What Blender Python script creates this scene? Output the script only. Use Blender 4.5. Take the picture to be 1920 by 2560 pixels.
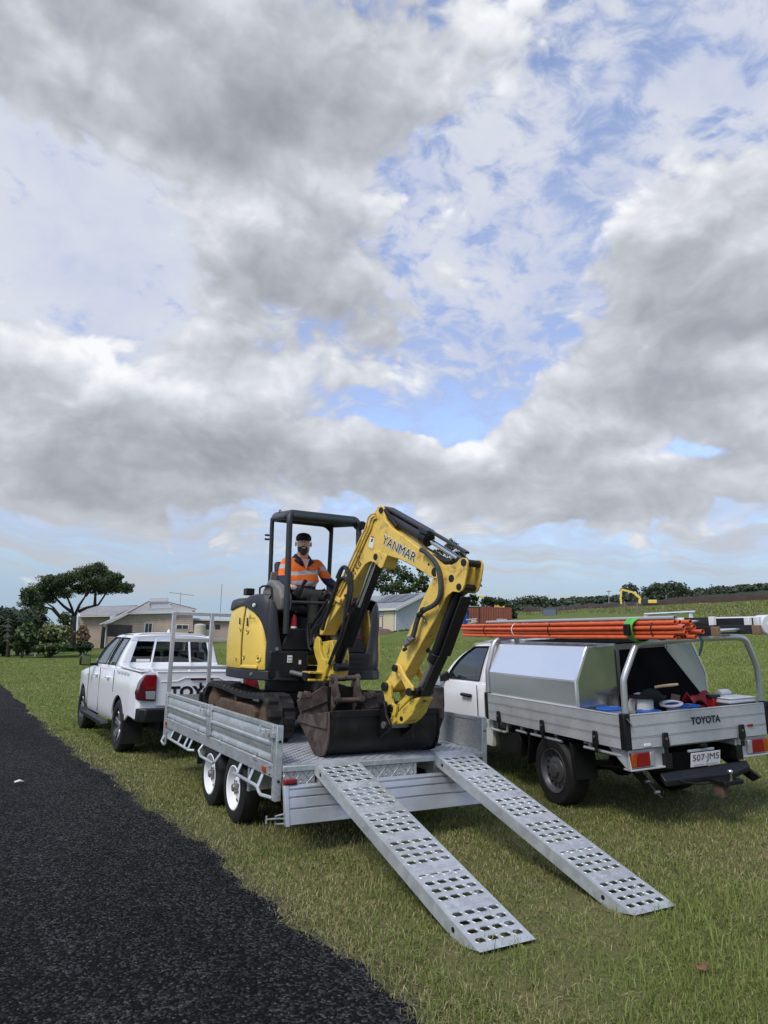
import bpy, bmesh, math, random
from mathutils import Vector, Matrix
import numpy as np
R = math.radians
for o in list(bpy.data.objects): bpy.data.objects.remove(o, do_unlink=True)
SC = bpy.context.scene
COL = SC.collection
rng = random.Random(7)
# ------------------------------------------------------------------ camera
CAM = Vector((-2.323, -5.901, 1.735)); F_PX = 1786.17
YAW, PITCH, ROLL = R(29.357), R(10.284), R(1.119)
FW = Vector((math.sin(YAW)*math.cos(PITCH), math.cos(YAW)*math.cos(PITCH), math.sin(PITCH)))
_rt = Vector((math.cos(YAW), -math.sin(YAW), 0)); _up = _rt.cross(FW)
RT = _rt*math.cos(ROLL) + _up*math.sin(ROLL); UP = -_rt*math.sin(ROLL) + _up*math.cos(ROLL)
cd = bpy.data.cameras.new('camera'); co = bpy.data.objects.new('camera', cd); COL.objects.link(co)
cd.sensor_fit = 'VERTICAL'; cd.sensor_height = 36.0; cd.lens = F_PX/2560*36.0
cd.clip_start = 0.05; cd.clip_end = 4000
co.matrix_world = Matrix(((RT.x, UP.x, -FW.x, CAM.x), (RT.y, UP.y, -FW.y, CAM.y), (RT.z, UP.z, -FW.z, CAM.z), (0, 0, 0, 1)))
SC.camera = co
def ray(px, py): return FW + RT*((px-960)/F_PX) + UP*((1280-py)/F_PX)
# ------------------------------------------------------------------ world: Nishita sky behind broken cloud
SUN_EL, SUN_AZ = 50.0, -115.0        # azimuth clockwise from +Y: high, left of and behind the camera
SKY_STRENGTH = 0.12
W = bpy.data.worlds.new('World'); SC.world = W; W.use_nodes = True
NT = W.node_tree; NT.nodes.clear()
class G:
    """small node-expression helper"""
    def __init__(s, nt): s.nt = nt
    def n(s, t, **kw):
        nd = s.nt.nodes.new(t)
        for k, v in kw.items(): setattr(nd, k, v)
        return nd
    def put(s, sock, v):
        if isinstance(v, bpy.types.NodeSocket): s.nt.links.new(v, sock)
        elif v is not None: sock.default_value = v
    def m(s, op, a, b=None, c=None, clamp=False):
        nd = s.n('ShaderNodeMath', operation=op, use_clamp=clamp)
        for i, v in enumerate((a, b, c)):
            if v is not None: s.put(nd.inputs[i], v)
        return nd.outputs[0]
    def vm(s, op, a, b=None, scale=None):
        nd = s.n('ShaderNodeVectorMath', operation=op)
        s.put(nd.inputs[0], a)
        if b is not None: s.put(nd.inputs[1], b)
        if scale is not None: s.put(nd.inputs[3], scale)
        return nd.outputs[1] if op in ('LENGTH', 'DOT_PRODUCT', 'DISTANCE') else nd.outputs[0]
    def xyz(s, x, y, z=0.0):
        nd = s.n('ShaderNodeCombineXYZ')
        for i, v in enumerate((x, y, z)): s.put(nd.inputs[i], v)
        return nd.outputs[0]
    def sep(s, v):
        nd = s.n('ShaderNodeSeparateXYZ'); s.put(nd.inputs[0], v); return nd.outputs
    def noise(s, v, scale, detail=4.0, rough=0.5, dist=0.0, lac=2.0, col=False):
        nd = s.n('ShaderNodeTexNoise'); 
        if v is not None: s.put(nd.inputs['Vector'], v)
        s.put(nd.inputs['Scale'], scale); s.put(nd.inputs['Detail'], detail); s.put(nd.inputs['Roughness'], rough)
        s.put(nd.inputs['Distortion'], dist); s.put(nd.inputs['Lacunarity'], lac)
        return nd.outputs['Color' if col else 'Fac']
    def voro(s, v, scale, feature='F1', out='Distance', rand=1.0):
        nd = s.n('ShaderNodeTexVoronoi', feature=feature)
        if v is not None: s.put(nd.inputs['Vector'], v)
        s.put(nd.inputs['Scale'], scale); s.put(nd.inputs['Randomness'], rand)
        return nd.outputs[out]
    def sstep(s, v, a, b, lo=0.0, hi=1.0):
        nd = s.n('ShaderNodeMapRange', interpolation_type='SMOOTHSTEP')
        s.put(nd.inputs[0], v); nd.inputs[1].default_value = a; nd.inputs[2].default_value = b
        nd.inputs[3].default_value = lo; nd.inputs[4].default_value = hi
        return nd.outputs[0]
    def lin(s, v, a, b, lo=0.0, hi=1.0):
        nd = s.n('ShaderNodeMapRange'); nd.clamp = True
        s.put(nd.inputs[0], v); nd.inputs[1].default_value = a; nd.inputs[2].default_value = b
        nd.inputs[3].default_value = lo; nd.inputs[4].default_value = hi
        return nd.outputs[0]
    def mix(s, f, a, b, mode='MIX'):
        nd = s.n('ShaderNodeMix', data_type='RGBA', blend_type=mode)
        s.put(nd.inputs[0], f)
        for i, v in ((6, a), (7, b)):
            if isinstance(v, (tuple, list)): v = (*v[:3], 1.0)
            s.put(nd.inputs[i], v)
        return nd.outputs[2]
    def ramp(s, f, stops, interp='LINEAR'):
        nd = s.n('ShaderNodeValToRGB'); cr = nd.color_ramp; cr.interpolation = interp
        while len(cr.elements) < len(stops): cr.elements.new(0.5)
        for e, (p, c) in zip(cr.elements, stops): e.position = p; e.color = (*c[:3], 1.0)
        s.put(nd.inputs[0], f); return nd.outputs[0]
def px_azel(px, py):
    v = ray(px, py).normalized(); return math.atan2(v.x, v.y), math.asin(v.z)
def build_sky():
    g = G(NT)
    D = g.n('ShaderNodeTexCoord').outputs['Generated']
    dx, dy, dz = g.sep(D)
    # clouds keep their height but flatten and crowd together towards the horizon
    zz = g.m('POWER', g.m('MAXIMUM', dz, 0.0), 0.80)
    p0 = g.xyz(dx, dy, g.m('MULTIPLY', zz, 1.45))
    wc = g.vm('SUBTRACT', g.noise(p0, 4.2, 3.0, 0.55, col=True), (0.5, 0.5, 0.5))
    p = g.vm('ADD', p0, g.vm('SCALE', wc, scale=0.10))
    pu = g.vm('ADD', p, (-0.012, -0.010, 0.034))      # a little higher up and towards the sun
    n1 = g.noise(p, 4.6, 7.0, 0.56); n1u = g.noise(pu, 4.6, 5.0, 0.56)
    pb = g.vm('ADD', p, g.vm('SCALE', wc, scale=0.12))
    bil = g.m('MULTIPLY_ADD', g.voro(pb, 46.0, 'SMOOTH_F1'), 0.42, g.m('MULTIPLY', g.voro(pb, 17.0, 'SMOOTH_F1'), 0.80))
    # where the big masses and the gaps stand (azimuth / elevation, edges broken by noise)
    w1, w2, w3 = g.sep(wc)
    az = g.m('MULTIPLY_ADD', w1, 0.16, g.m('ARCTAN2', dx, dy)); el = g.m('MULTIPLY_ADD', w2, 0.14, g.m('ARCSINE', dz))
    ae = g.xyz(az, el, 0.0)
    def bumps(lst):
        tot = None
        for (x, y, rx, ry, amp) in lst:
            x, y, rx, ry = [q/0.864 for q in (x, y, rx, ry)]
            a, e = px_azel(x, y); ra = rx/F_PX/math.cos(e); re = ry/F_PX
            nd = g.n('ShaderNodeVectorMath', operation='MULTIPLY_ADD'); g.put(nd.inputs[0], ae)
            nd.inputs[1].default_value = (1/ra, 1/re, 0); nd.inputs[2].default_value = (-a/ra, -e/re, 0)
            q = g.vm('DOT_PRODUCT', nd.outputs[0], nd.outputs[0])
            ex = g.m('POWER', 0.36788, q)
            tot = g.m('MULTIPLY_ADD', ex, amp, tot if tot is not None else 0.0)
        return tot
    cov = bumps(SKY_COVER); dark = bumps(SKY_DARK); thin = bumps(SKY_VEIL)
    field = g.m('MULTIPLY_ADD', bil, -0.26, g.m('ADD', n1, g.m('ADD', cov, 0.015)))
    relief = g.m('SUBTRACT', n1, n1u)                 # >0: thinner cloud above it, a lit top
    dens = g.sstep(field, 0.43, 0.52)
    thick = g.sstep(field, 0.48, 0.92)
    # high thin layer, mottled
    fine = g.noise(g.vm('MULTIPLY', p, (1.0, 1.0, 1.3)), 21.0, 4.0, 0.58, 0.3)
    up_fade = g.sstep(dz, 0.03, 0.22)
    veil = g.sstep(g.m('ADD', g.m('MULTIPLY_ADD', w3, 0.45, fine), thin), 0.26, 0.78)
    veil = g.m('MULTIPLY', veil, g.m('MULTIPLY_ADD', up_fade, 0.72, 0.22))
    sky = g.n('ShaderNodeTexSky', sky_type='NISHITA')
    sky.sun_disc = False; sky.sun_elevation = R(SUN_EL); sky.sun_rotation = R(SUN_AZ % 360)
    sky.altitude = 30; sky.air_density = 1.0; sky.dust_density = 0.8; sky.ozone_density = 1.6
    blue = g.mix(1.0, sky.outputs[0], (SKY_STRENGTH*1.08, SKY_STRENGTH*0.97, SKY_STRENGTH), 'MULTIPLY')
    blue = g.mix(g.m('MULTIPLY', g.m('SUBTRACT', 1.0, g.sstep(dz, 0.02, 0.30)), 0.96), blue, (0.175, 0.245, 0.305))
    vcol = g.mix(g.sstep(g.m('ADD', veil, g.m('MULTIPLY', g.m('SUBTRACT', n1, 0.5), 1.6)), 0.35, 1.10), (0.215, 0.255, 0.375), (0.360, 0.374, 0.412))
    base = g.mix(veil, blue, vcol)
    lit = g.m('MULTIPLY_ADD', relief, 2.2, g.m('MULTIPLY_ADD', bil, -0.54, 0.90))
    shade = g.m('SUBTRACT', lit, g.m('MULTIPLY_ADD', thick, 0.30, dark))
    ccol = g.ramp(shade, [(0.0, (0.158, 0.166, 0.186)), (0.25, (0.205, 0.214, 0.236)), (0.50, (0.268, 0.279, 0.306)), (0.72, (0.352, 0.364, 0.392)), (0.95, (0.480, 0.486, 0.500))])
    hz = g.mix(g.m('MULTIPLY', g.m('SUBTRACT', 1.0, g.sstep(dz, 0.0, 0.26)), 0.45), ccol, (0.200, 0.230, 0.258))
    fade = g.sstep(dz, 0.015, 0.09)
    out = g.mix(g.m('MULTIPLY', dens, g.m('MULTIPLY_ADD', fade, 0.85, 0.12)), base, hz)
    # thin drawn-out cloud low over the horizon
    st = g.noise(g.vm('MULTIPLY', pb, (2.4, 2.4, 15.0)), 1.6, 5.0, 0.58)
    band = g.m('MULTIPLY', g.sstep(dz, 0.02, 0.07), g.m('SUBTRACT', 1.0, g.sstep(dz, 0.13, 0.24)))
    out = g.mix(g.m('MULTIPLY', g.m('MULTIPLY', band, g.sstep(st, 0.40, 0.66)), 0.75), out, (0.262, 0.272, 0.292))
    # below the horizon: the light of a green field
    out = g.mix(g.sstep(dz, -0.02, 0.0), (0.04, 0.05, 0.025), out)
    bg = g.n('ShaderNodeBackground'); g.put(bg.inputs[0], out); bg.inputs[1].default_value = 1.0
    NT.links.new(bg.outputs[0], g.n('ShaderNodeOutputWorld').inputs[0])
    W.cycles.sampling_method = 'MANUAL'; W.cycles.sample_map_resolution = 512
# x, y (on a 1659 px wide print of the photograph), half widths, strength
SKY_COVER = [(300, 110, 620, 170, .30), (640, 300, 170, 110, .12), (640, 590, 250, 160, .26), (330, 930, 400, 120, .28), (700, 980, 170, 80, .16), (70, 770, 130, 60, .16), (1450, 560, 260, 210, .28), (1520, 800, 200, 120, .14), (1270, 1020, 420, 100, .24), (250, 1080, 300, 40, .10), (950, 1060, 260, 70, .18), (830, 770, 150, 70, .17), (1060, 820, 90, 80, .14), (1100, 950, 110, 60, .16), (1500, 900, 180, 60, .12), (420, 760, 200, 70, .08),
             (130, 460, 210, 110, -.10), (1150, 420, 110, 220, -.26), (1440, 190, 240, 140, -.20), (915, 890, 110, 40, -.34), (1490, 985, 70, 24, -.24), (1050, 705, 50, 36, -.28), (740, 1075, 60, 22, -.34), (820, 1240, 1400, 44, -.40), (1650, 730, 40, 40, -.14), (160, 640, 170, 60, -.14)]
SKY_DARK = [(330, 120, 480, 110, .16), (300, 270, 330, 50, .16), (650, 640, 230, 100, .22), (330, 1000, 380, 60, .14), (250, 1085, 300, 36, .16), (700, 1000, 150, 50, .12),
            (1440, 690, 260, 80, .20), (1300, 850, 200, 60, .10), (1280, 1090, 380, 50, .16),
            (60, 745, 130, 50, -.22), (320, 800, 230, 46, -.20), (1330, 420, 170, 60, -.16), (560, 440, 150, 60, -.10), (1030, 905, 60, 50, -.16), (1100, 640, 60, 120, -.10), (1250, 960, 200, 40, -.10)]
SKY_VEIL = [(130, 480, 340, 210, .44), (200, 650, 300, 80, .12), (900, 420, 170, 200, .10), (1000, 180, 160, 130, .08), (1130, 520, 200, 260, .15), (1450, 220, 300, 220, .14), (930, 895, 130, 40, -.22), (1500, 980, 80, 40, -.2), (600, 1150, 900, 60, .10), (900, 780, 260, 130, .16)]
build_sky()
SUN = bpy.data.lights.new('sun', 'SUN'); SUN.energy = 1.2; SUN.angle = R(18); SUN.color = (1.0, 0.955, 0.89)
so = bpy.data.objects.new('sun', SUN); COL.objects.link(so)
_sd = Vector((math.sin(R(SUN_AZ))*math.cos(R(SUN_EL)), math.cos(R(SUN_AZ))*math.cos(R(SUN_EL)), math.sin(R(SUN_EL))))
so.rotation_euler = _sd.to_track_quat('Z', 'Y').to_euler(); so.location = (-20, -10, 30)
SC.view_settings.view_transform = 'Standard'; SC.view_settings.look = 'None'
SC.view_settings.exposure = 1.0; SC.view_settings.gamma = 1.0; SC.view_settings.use_curve_mapping = False
SC.render.engine = 'CYCLES'; SC.cycles.use_denoising = True
SC.cycles.max_bounces = 6; SC.cycles.diffuse_bounces = 3; SC.cycles.glossy_bounces = 4; SC.cycles.transmission_bounces = 6; SC.cycles.transparent_max_bounces = 12
# ------------------------------------------------------------------ helpers
def onx(px, py, x): v = ray(px, py); return CAM + v*((x-CAM.x)/v.x)
def ony(px, py, y): v = ray(px, py); return CAM + v*((y-CAM.y)/v.y)
def onz(px, py, z): v = ray(px, py); return CAM + v*((z-CAM.z)/v.z)
def onp(px, py, p0, n): v = ray(px, py); return CAM + v*((Vector(p0)-CAM).dot(n)/v.dot(n))
WM = {}                                    # world matrix of every root and part
def wm(o): return WM.get(o.name, Matrix.Identity(4)) if o is not None else Matrix.Identity(4)
def tag(o, label=None, cat=None, group=None, kind=None):
    if label: o['label'] = label
    if cat: o['category'] = cat
    if group: o['group'] = group
    if kind: o['kind'] = kind
    return o
def thing(name, label, cat, M=None, group=None):
    o = bpy.data.objects.new(name, None); COL.objects.link(o); o.empty_display_size = 0.2
    M = M if isinstance(M, Matrix) else Matrix.Translation(M or (0, 0, 0))
    o.matrix_world = M; WM[o.name] = M.copy()
    return tag(o, label, cat, group)
def copy_tree(o, M=None, parent=None):
    c = o.copy(); COL.objects.link(c)
    if parent is None: c.matrix_world = M; WM[c.name] = M.copy()
    else: c.parent = parent; WM[c.name] = wm(parent)
    for ch in o.children: copy_tree(ch, None, c)
    return c
def frame(loc, heading=0.0, roll=0.0, pitch=0.0):
    return Matrix.Translation(loc) @ Matrix.Rotation(R(heading), 4, 'Z') @ Matrix.Rotation(R(pitch), 4, 'X') @ Matrix.Rotation(R(roll), 4, 'Y')
class MB:
    def __init__(s, M=None): s.v = []; s.f = []; s.M = M
    def add(s, vs, fs):
        b = len(s.v)
        for p in vs:
            p = Vector(p); s.v.append(s.M @ p if s.M else p)
        s.f += [tuple(b+i for i in f) for f in fs]
        return s
    def box(s, x0, x1, y0, y1, z0, z1):
        return s.add([(x0,y0,z0),(x1,y0,z0),(x1,y1,z0),(x0,y1,z0),(x0,y0,z1),(x1,y0,z1),(x1,y1,z1),(x0,y1,z1)],
                     [(0,3,2,1),(4,5,6,7),(0,1,5,4),(1,2,6,5),(2,3,7,6),(3,0,4,7)])
    def prism(s, pts, vec):
        vec = Vector(vec); pts = [Vector(p) for p in pts]; n = len(pts)
        nrm = Vector((0,0,0))
        for i in range(n): nrm += pts[i].cross(pts[(i+1) % n])
        if nrm.dot(vec) > 0: pts = pts[::-1]
        fs = [tuple(range(n)), tuple(range(2*n-1, n-1, -1))]
        for i in range(n): j = (i+1) % n; fs.append((j, i, n+i, n+j))
        return s.add(pts + [p+vec for p in pts], fs)
    def rings(s, rings, closed=True, cap=True):
        n = len(rings[0]); vs = [p for r in rings for p in r]; fs = []
        for a in range(len(rings)-1):
            for i in range(n if closed else n-1):
                j = (i+1) % n; fs.append((a*n+i, a*n+j, (a+1)*n+j, (a+1)*n+i))
        if cap and closed: fs.append(tuple(range(n-1, -1, -1))); b = (len(rings)-1)*n; fs.append(tuple(range(b, b+n)))
        return s.add(vs, fs)
    def tube(s, path, r, n=8, cap=True, closed=False, flat=None, up=None):
        path = [Vector(p) for p in path]; m = len(path)
        rs = r if isinstance(r, (list, tuple)) else [r]*m
        rings = []; prev = None
        for i, p in enumerate(path):
            if closed: t = path[(i+1) % m] - path[i-1]
            else: t = path[min(i+1, m-1)] - path[max(i-1, 0)]
            t = t.normalized() if t.length > 1e-9 else Vector((0,0,1))
            if prev is None:
                a = Vector(up) if up else (Vector((0,0,1)) if abs(t.z) < 0.9 else Vector((1,0,0)))
                prev = (a - t*a.dot(t)).normalized()
            else:
                q = prev - t*prev.dot(t); prev = q.normalized() if q.length > 1e-6 else prev
            b = t.cross(prev); k = flat or 1.0
            rings.append([p + (prev*math.cos(2*math.pi*j/n) + b*(math.sin(2*math.pi*j/n)*k))*rs[i] for j in range(n)])
        if closed: rings.append(rings[0]); return s.rings(rings, True, False)
        return s.rings(rings, True, cap)
    def bar(s, p0, p1, w, h, up=(0,0,1)):
        """rectangular bar between two points"""
        p0, p1 = Vector(p0), Vector(p1); t = (p1-p0).normalized(); a = Vector(up)
        a = a - t*a.dot(t)
        if a.length < 1e-4: a = Vector((1,0,0)) - t*t.x
        a.normalize(); b = t.cross(a)
        q = [b*(-w/2)+a*(-h/2), b*(w/2)+a*(-h/2), b*(w/2)+a*(h/2), b*(-w/2)+a*(h/2)]
        return s.rings([[p0+k for k in q], [p1+k for k in q]])
    def cyl(s, p0, p1, r0, r1=None, n=14):
        r1 = r0 if r1 is None else r1
        return s.tube([p0, p1], [r0, r1], n)
    def lathe(s, prof, org, axis, n=24, closed=False):
        """prof: (radius, height along axis)"""
        ax = Vector(axis).normalized(); a = Vector((0,0,1)) if abs(ax.z) < 0.9 else Vector((1,0,0))
        a = (a - ax*a.dot(ax)).normalized(); b = ax.cross(a); org = Vector(org)
        rings = [[org + ax*h + (a*math.cos(2*math.pi*j/n) + b*math.sin(2*math.pi*j/n))*r for j in range(n)] for r, h in prof]
        if closed: rings.append(rings[0]); return s.rings(rings, True, False)
        return s.rings(rings, True, True)
    def sph(s, c, rx, ry, rz, nu=12, nv=8):
        c = Vector(c); rings = []
        for i in range(1, nv):
            th = math.pi*i/nv
            rings.append([c + Vector((rx*math.sin(th)*math.cos(2*math.pi*j/nu), ry*math.sin(th)*math.sin(2*math.pi*j/nu), -rz*math.cos(th))) for j in range(nu)])
        return s.rings(rings)
    def grid(s, rows):
        n = len(rows[0]); vs = [p for r in rows for p in r]
        return s.add(vs, [(a*n+i, a*n+i+1, (a+1)*n+i+1, (a+1)*n+i) for a in range(len(rows)-1) for i in range(n-1)])
    def build(s, name, mat, parent=None, bevel=0.0, sharp=38, world=True, solid=0.0, sub=0, seg=2, kind=None, label=None):
        """world=True: the collected points are world points; they are moved into the parent's frame"""
        me = bpy.data.meshes.new(name)
        P = wm(parent); vs = s.v
        if world and parent is not None:
            Pi = P.inverted(); vs = [Pi @ p for p in vs]
        me.from_pydata([tuple(p) for p in vs], [], s.f); me.update()
        bm = bmesh.new(); bm.from_mesh(me)
        bmesh.ops.recalc_face_normals(bm, faces=bm.faces)
        bm.to_mesh(me); bm.free()
        return link(name, me, mat, parent, bevel, sharp, solid, sub, seg, kind, label)
def link(name, me, mat, parent=None, bevel=0.0, sharp=38, solid=0.0, sub=0, seg=2, kind=None, label=None):
    o = bpy.data.objects.new(name, me); COL.objects.link(o)
    if mat: me.materials.append(mat)
    me.polygons.foreach_set('use_smooth', [True]*len(me.polygons))
    if sharp < 180: me.set_sharp_from_angle(angle=R(sharp))
    if parent is not None: o.parent = parent
    WM[o.name] = wm(parent).copy()
    if solid:
        m = o.modifiers.new('solid', 'SOLIDIFY'); m.thickness = solid; m.offset = -1
    if bevel:
        m = o.modifiers.new('bevel', 'BEVEL'); m.width = bevel; m.segments = seg; m.limit_method = 'ANGLE'; m.angle_limit = R(40); m.harden_normals = False
    if sub:
        m = o.modifiers.new('sub', 'SUBSURF'); m.levels = sub; m.render_levels = sub
    if kind: o['kind'] = kind
    if label: o['label'] = label
    return o
def text(name, body, mat, parent, org, xdir, ydir, height, width=None, depth=0.002, bold=0.0, shear=0.0, space=1.0, label=None):
    """flat lettering as a thin mesh: lower left corner at org, reading along xdir"""
    cu = bpy.data.curves.new(name, 'FONT'); cu.body = body; cu.size = 1.0; cu.offset = bold; cu.shear = shear; cu.space_character = space
    cu.extrude = 0.0; cu.resolution_u = 3
    t = bpy.data.objects.new(name, cu); COL.objects.link(t)
    dg = bpy.context.evaluated_depsgraph_get()
    me = bpy.data.meshes.new_from_object(t.evaluated_get(dg))
    bpy.data.objects.remove(t); bpy.data.curves.remove(cu)
    xs = [v.co.x for v in me.vertices]; ys = [v.co.y for v in me.vertices]
    x0, x1, y0, y1 = min(xs), max(xs), min(ys), max(ys)
    sy = height/(y1-y0); sx = width/(x1-x0) if width else sy
    xd, yd = Vector(xdir).normalized(), Vector(ydir).normalized(); nn = xd.cross(yd)
    Pi = wm(parent).inverted()
    for v in me.vertices: v.co = Pi @ (Vector(org) + xd*((v.co.x-x0)*sx) + yd*((v.co.y-y0)*sy) + nn*depth)
    o = link(name, me, mat, parent, sharp=180, label=label)
    return o
# ------------------------------------------------------------------ materials
MATS = {}
def mat(name, col, rough=0.6, metal=0.0, spec=0.5, var=0.0, vscale=6.0, bump=0.0, bscale=40.0, dirt=None, dscale=3.0, dth=(0.55, 0.75), coat=0.0, rvar=0.0, alpha=None, trans=0.0, ior=1.45, fn=None, streak=None):
    """Principled material: base colour broken by noise, optional dirt of its own shape and fine relief"""
    if name in MATS: return MATS[name]
    m = bpy.data.materials.new(name); m.use_nodes = True; nt = m.node_tree; g = G(nt)
    b = nt.nodes['Principled BSDF']
    crd = g.n('ShaderNodeTexCoord').outputs['Object']
    c = (*col, 1.0)
    b.inputs['Base Color'].default_value = c; b.inputs['Roughness'].default_value = rough; b.inputs['Metallic'].default_value = metal
    b.inputs['Specular IOR Level'].default_value = spec; b.inputs['IOR'].default_value = ior
    if coat: b.inputs['Coat Weight'].default_value = coat; b.inputs['Coat Roughness'].default_value = 0.06
    if trans: b.inputs['Transmission Weight'].default_value = trans
    cs = None
    if var:
        n = g.noise(crd, vscale, 6.0, 0.62)
        f = g.lin(n, 0.3, 0.7, 1-var, 1+var)
        cs = g.mix(1.0, c, g.xyz(f, f, f), 'MULTIPLY')
    if streak:
        sc, st = streak
        mp = g.vm('MULTIPLY', crd, sc); n = g.noise(mp, 1.0, 5.0, 0.6)
        f = g.lin(n, 0.3, 0.7, 1-st, 1+st); cs = g.mix(1.0, cs if cs else c, g.xyz(f, f, f), 'MULTIPLY')
    if dirt:
        n = g.noise(crd, dscale, 8.0, 0.68, 0.3); cs = g.mix(g.sstep(n, *dth), cs if cs else c, dirt)
    if cs: g.put(b.inputs['Base Color'], cs)
    if rvar:
        n = g.noise(crd, vscale*1.7+2, 5.0, 0.6); g.put(b.inputs['Roughness'], g.lin(n, 0.3, 0.7, max(0.02, rough-rvar), min(1, rough+rvar)))
    if bump:
        bp = g.n('ShaderNodeBump'); bp.inputs['Strength'].default_value = bump; bp.inputs['Distance'].default_value = 0.01
        g.put(bp.inputs['Height'], g.noise(crd, bscale, 5.0, 0.6)); nt.links.new(bp.outputs[0], b.inputs['Normal'])
    if fn: fn(g, b, crd)
    MATS[name] = m; return m
def galv_fn(sc=26.0):
    def f(g, b, crd):
        v = g.voro(crd, sc, 'F1', 'Color'); r, _, _ = g.sep(v)
        big = g.noise(crd, 4.0, 5.0, 0.6)
        t = g.m('MULTIPLY_ADD', r, 0.20, g.m('MULTIPLY_ADD', big, 0.55, 0.62))
        g.put(b.inputs['Base Color'], g.mix(1.0, (0.50, 0.525, 0.525), g.xyz(t, t, t), 'MULTIPLY'))
        g.put(b.inputs['Roughness'], g.m('MULTIPLY_ADD', r, 0.12, 0.34))
    return f
GALV = mat('galvanised_steel', (0.5, 0.52, 0.52), 0.4, 0.55, fn=galv_fn(44.0))
GALV_RAMP = mat('galvanised_ramp_steel', (0.5, 0.52, 0.52), 0.4, 0.45, fn=galv_fn(18.0))
def tread_fn(sx, sy, strength=0.9):
    def f(g, b, crd):
        galv_fn(20)(g, b, crd)
        x, y, z = g.sep(crd)
        u = g.m('ADD', g.m('MULTIPLY', x, sx), g.m('MULTIPLY', z, sx)); v = g.m('MULTIPLY', y, sy)
        a = g.m('SINE', g.m('ADD', u, v)); c = g.m('SINE', g.m('SUBTRACT', u, v))
        h = g.m('MAXIMUM', g.sstep(a, 0.72, 0.95), g.m('MULTIPLY', g.sstep(c, 0.72, 0.95), 1.0))
        chk = g.sstep(g.m('MULTIPLY', g.m('SINE', g.m('MULTIPLY', u, 0.5)), g.m('SINE', g.m('MULTIPLY', v, 0.5))), -0.1, 0.1)
        h = g.m('ADD', g.m('MULTIPLY', g.sstep(a, 0.70, 0.95), chk), g.m('MULTIPLY', g.sstep(c, 0.70, 0.95), g.m('SUBTRACT', 1.0, chk)))
        bp = g.n('ShaderNodeBump'); bp.inputs['Strength'].default_value = 1.0; bp.inputs['Distance'].default_value = 0.02
        g.put(bp.inputs['Height'], h); g.nt.links.new(bp.outputs[0], b.inputs['Normal'])
    return f
TREAD = mat('tread_plate', (0.5, 0.52, 0.52), 0.4, 0.5, fn=galv_fn(20))
def tread_wall_fn(g, b, crd):
    x, y, z = g.sep(crd); tread_fn(90, 1.0)(g, b, g.xyz(g.m('ADD', x, y), g.m('MULTIPLY', z, 90.0), 0.0))
TREADW = mat('tread_plate_upright', (0.5, 0.52, 0.52), 0.4, 0.5, fn=tread_wall_fn)
ALU = mat('aluminium', (0.56, 0.575, 0.60), 0.36, 0.55, var=0.10, vscale=5, rvar=0.08, streak=((2, 1.2, 30), 0.05))
ALUB = mat('aluminium_bright', (0.92, 0.93, 0.93), 0.24, 0.86, var=0.03, vscale=1.5, rvar=0.03)
ALUT = mat('aluminium_tray', (0.50, 0.51, 0.51), 0.45, 0.35, var=0.12, vscale=4, rvar=0.08, dirt=(0.25, 0.24, 0.22), dscale=5, dth=(0.6, 0.85))
YELLOW = mat('yellow_paint', (0.72, 0.50, 0.10), 0.42, 0, var=0.08, vscale=5, dirt=(0.20, 0.115, 0.04), dscale=9.0, dth=(0.50, 0.76), bump=0.04, bscale=60, rvar=0.1)
YELLOWC = mat('yellow_cover_paint', (0.76, 0.54, 0.10), 0.34, 0, var=0.05, vscale=4, dirt=(0.34, 0.21, 0.05), dscale=4.0, dth=(0.62, 0.86), rvar=0.08)
YELLOWD = mat('yellow_paint_grimy', (0.58, 0.42, 0.055), 0.55, 0, var=0.18, vscale=9, dirt=(0.06, 0.045, 0.025), dscale=9.0, dth=(0.50, 0.66), bump=0.12, bscale=60)
DGREY = mat('dark_grey_plastic', (0.024, 0.026, 0.029), 0.5, var=0.15, vscale=6, bump=0.05, bscale=200, dirt=(0.055, 0.052, 0.046), dscale=3, dth=(0.55, 0.9))
BLACK = mat('black_metal', (0.0060, 0.0060, 0.0068), 0.42, var=0.2, vscale=8, dirt=(0.020, 0.017, 0.015), dscale=6, dth=(0.5, 0.8))
BLACKP = mat('black_plastic', (0.0075, 0.0075, 0.008), 0.5)
CANOPY = mat('canopy_grey_green', (0.028, 0.033, 0.033), 0.45, var=0.12, vscale=5, dirt=(0.06, 0.06, 0.05), dscale=3, dth=(0.55, 0.9))
RUBBER = mat('rubber', (0.009, 0.0085, 0.008), 0.7, var=0.3, vscale=7, dirt=(0.026, 0.022, 0.018), dscale=6, dth=(0.5, 0.85), bump=0.15, bscale=50)
RUBBERT = mat('rubber_track', (0.014, 0.013, 0.012), 0.8, var=0.3, vscale=7, dirt=(0.055, 0.043, 0.032), dscale=7, dth=(0.48, 0.80), bump=0.2, bscale=40)
HOSE = mat('hose', (0.013, 0.013, 0.014), 0.65, var=0.25, vscale=10, bump=0.2, bscale=90)
HOSEG = mat('grey_hose_sleeve', (0.045, 0.045, 0.046), 0.7, var=0.2, vscale=12, bump=0.35, bscale=120)
CHROME = mat('chrome_rod', (0.62, 0.63, 0.65), 0.12, 1.0)
STEEL = mat('worn_steel', (0.26, 0.25, 0.24), 0.42, 0.7, var=0.2, vscale=12)
RUSTY = mat('rusty_undercarriage', (0.085, 0.055, 0.036), 0.85, 0, var=0.35, vscale=9, dirt=(0.16, 0.10, 0.06), dscale=6, dth=(0.45, 0.75), bump=0.4, bscale=30)
RUSTB = mat('rusty_bucket_steel', (0.098, 0.074, 0.058), 0.7, 0.1, var=0.45, vscale=9, dirt=(0.034, 0.026, 0.022), dscale=6, dth=(0.42, 0.62), bump=0.25, bscale=40)
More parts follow.
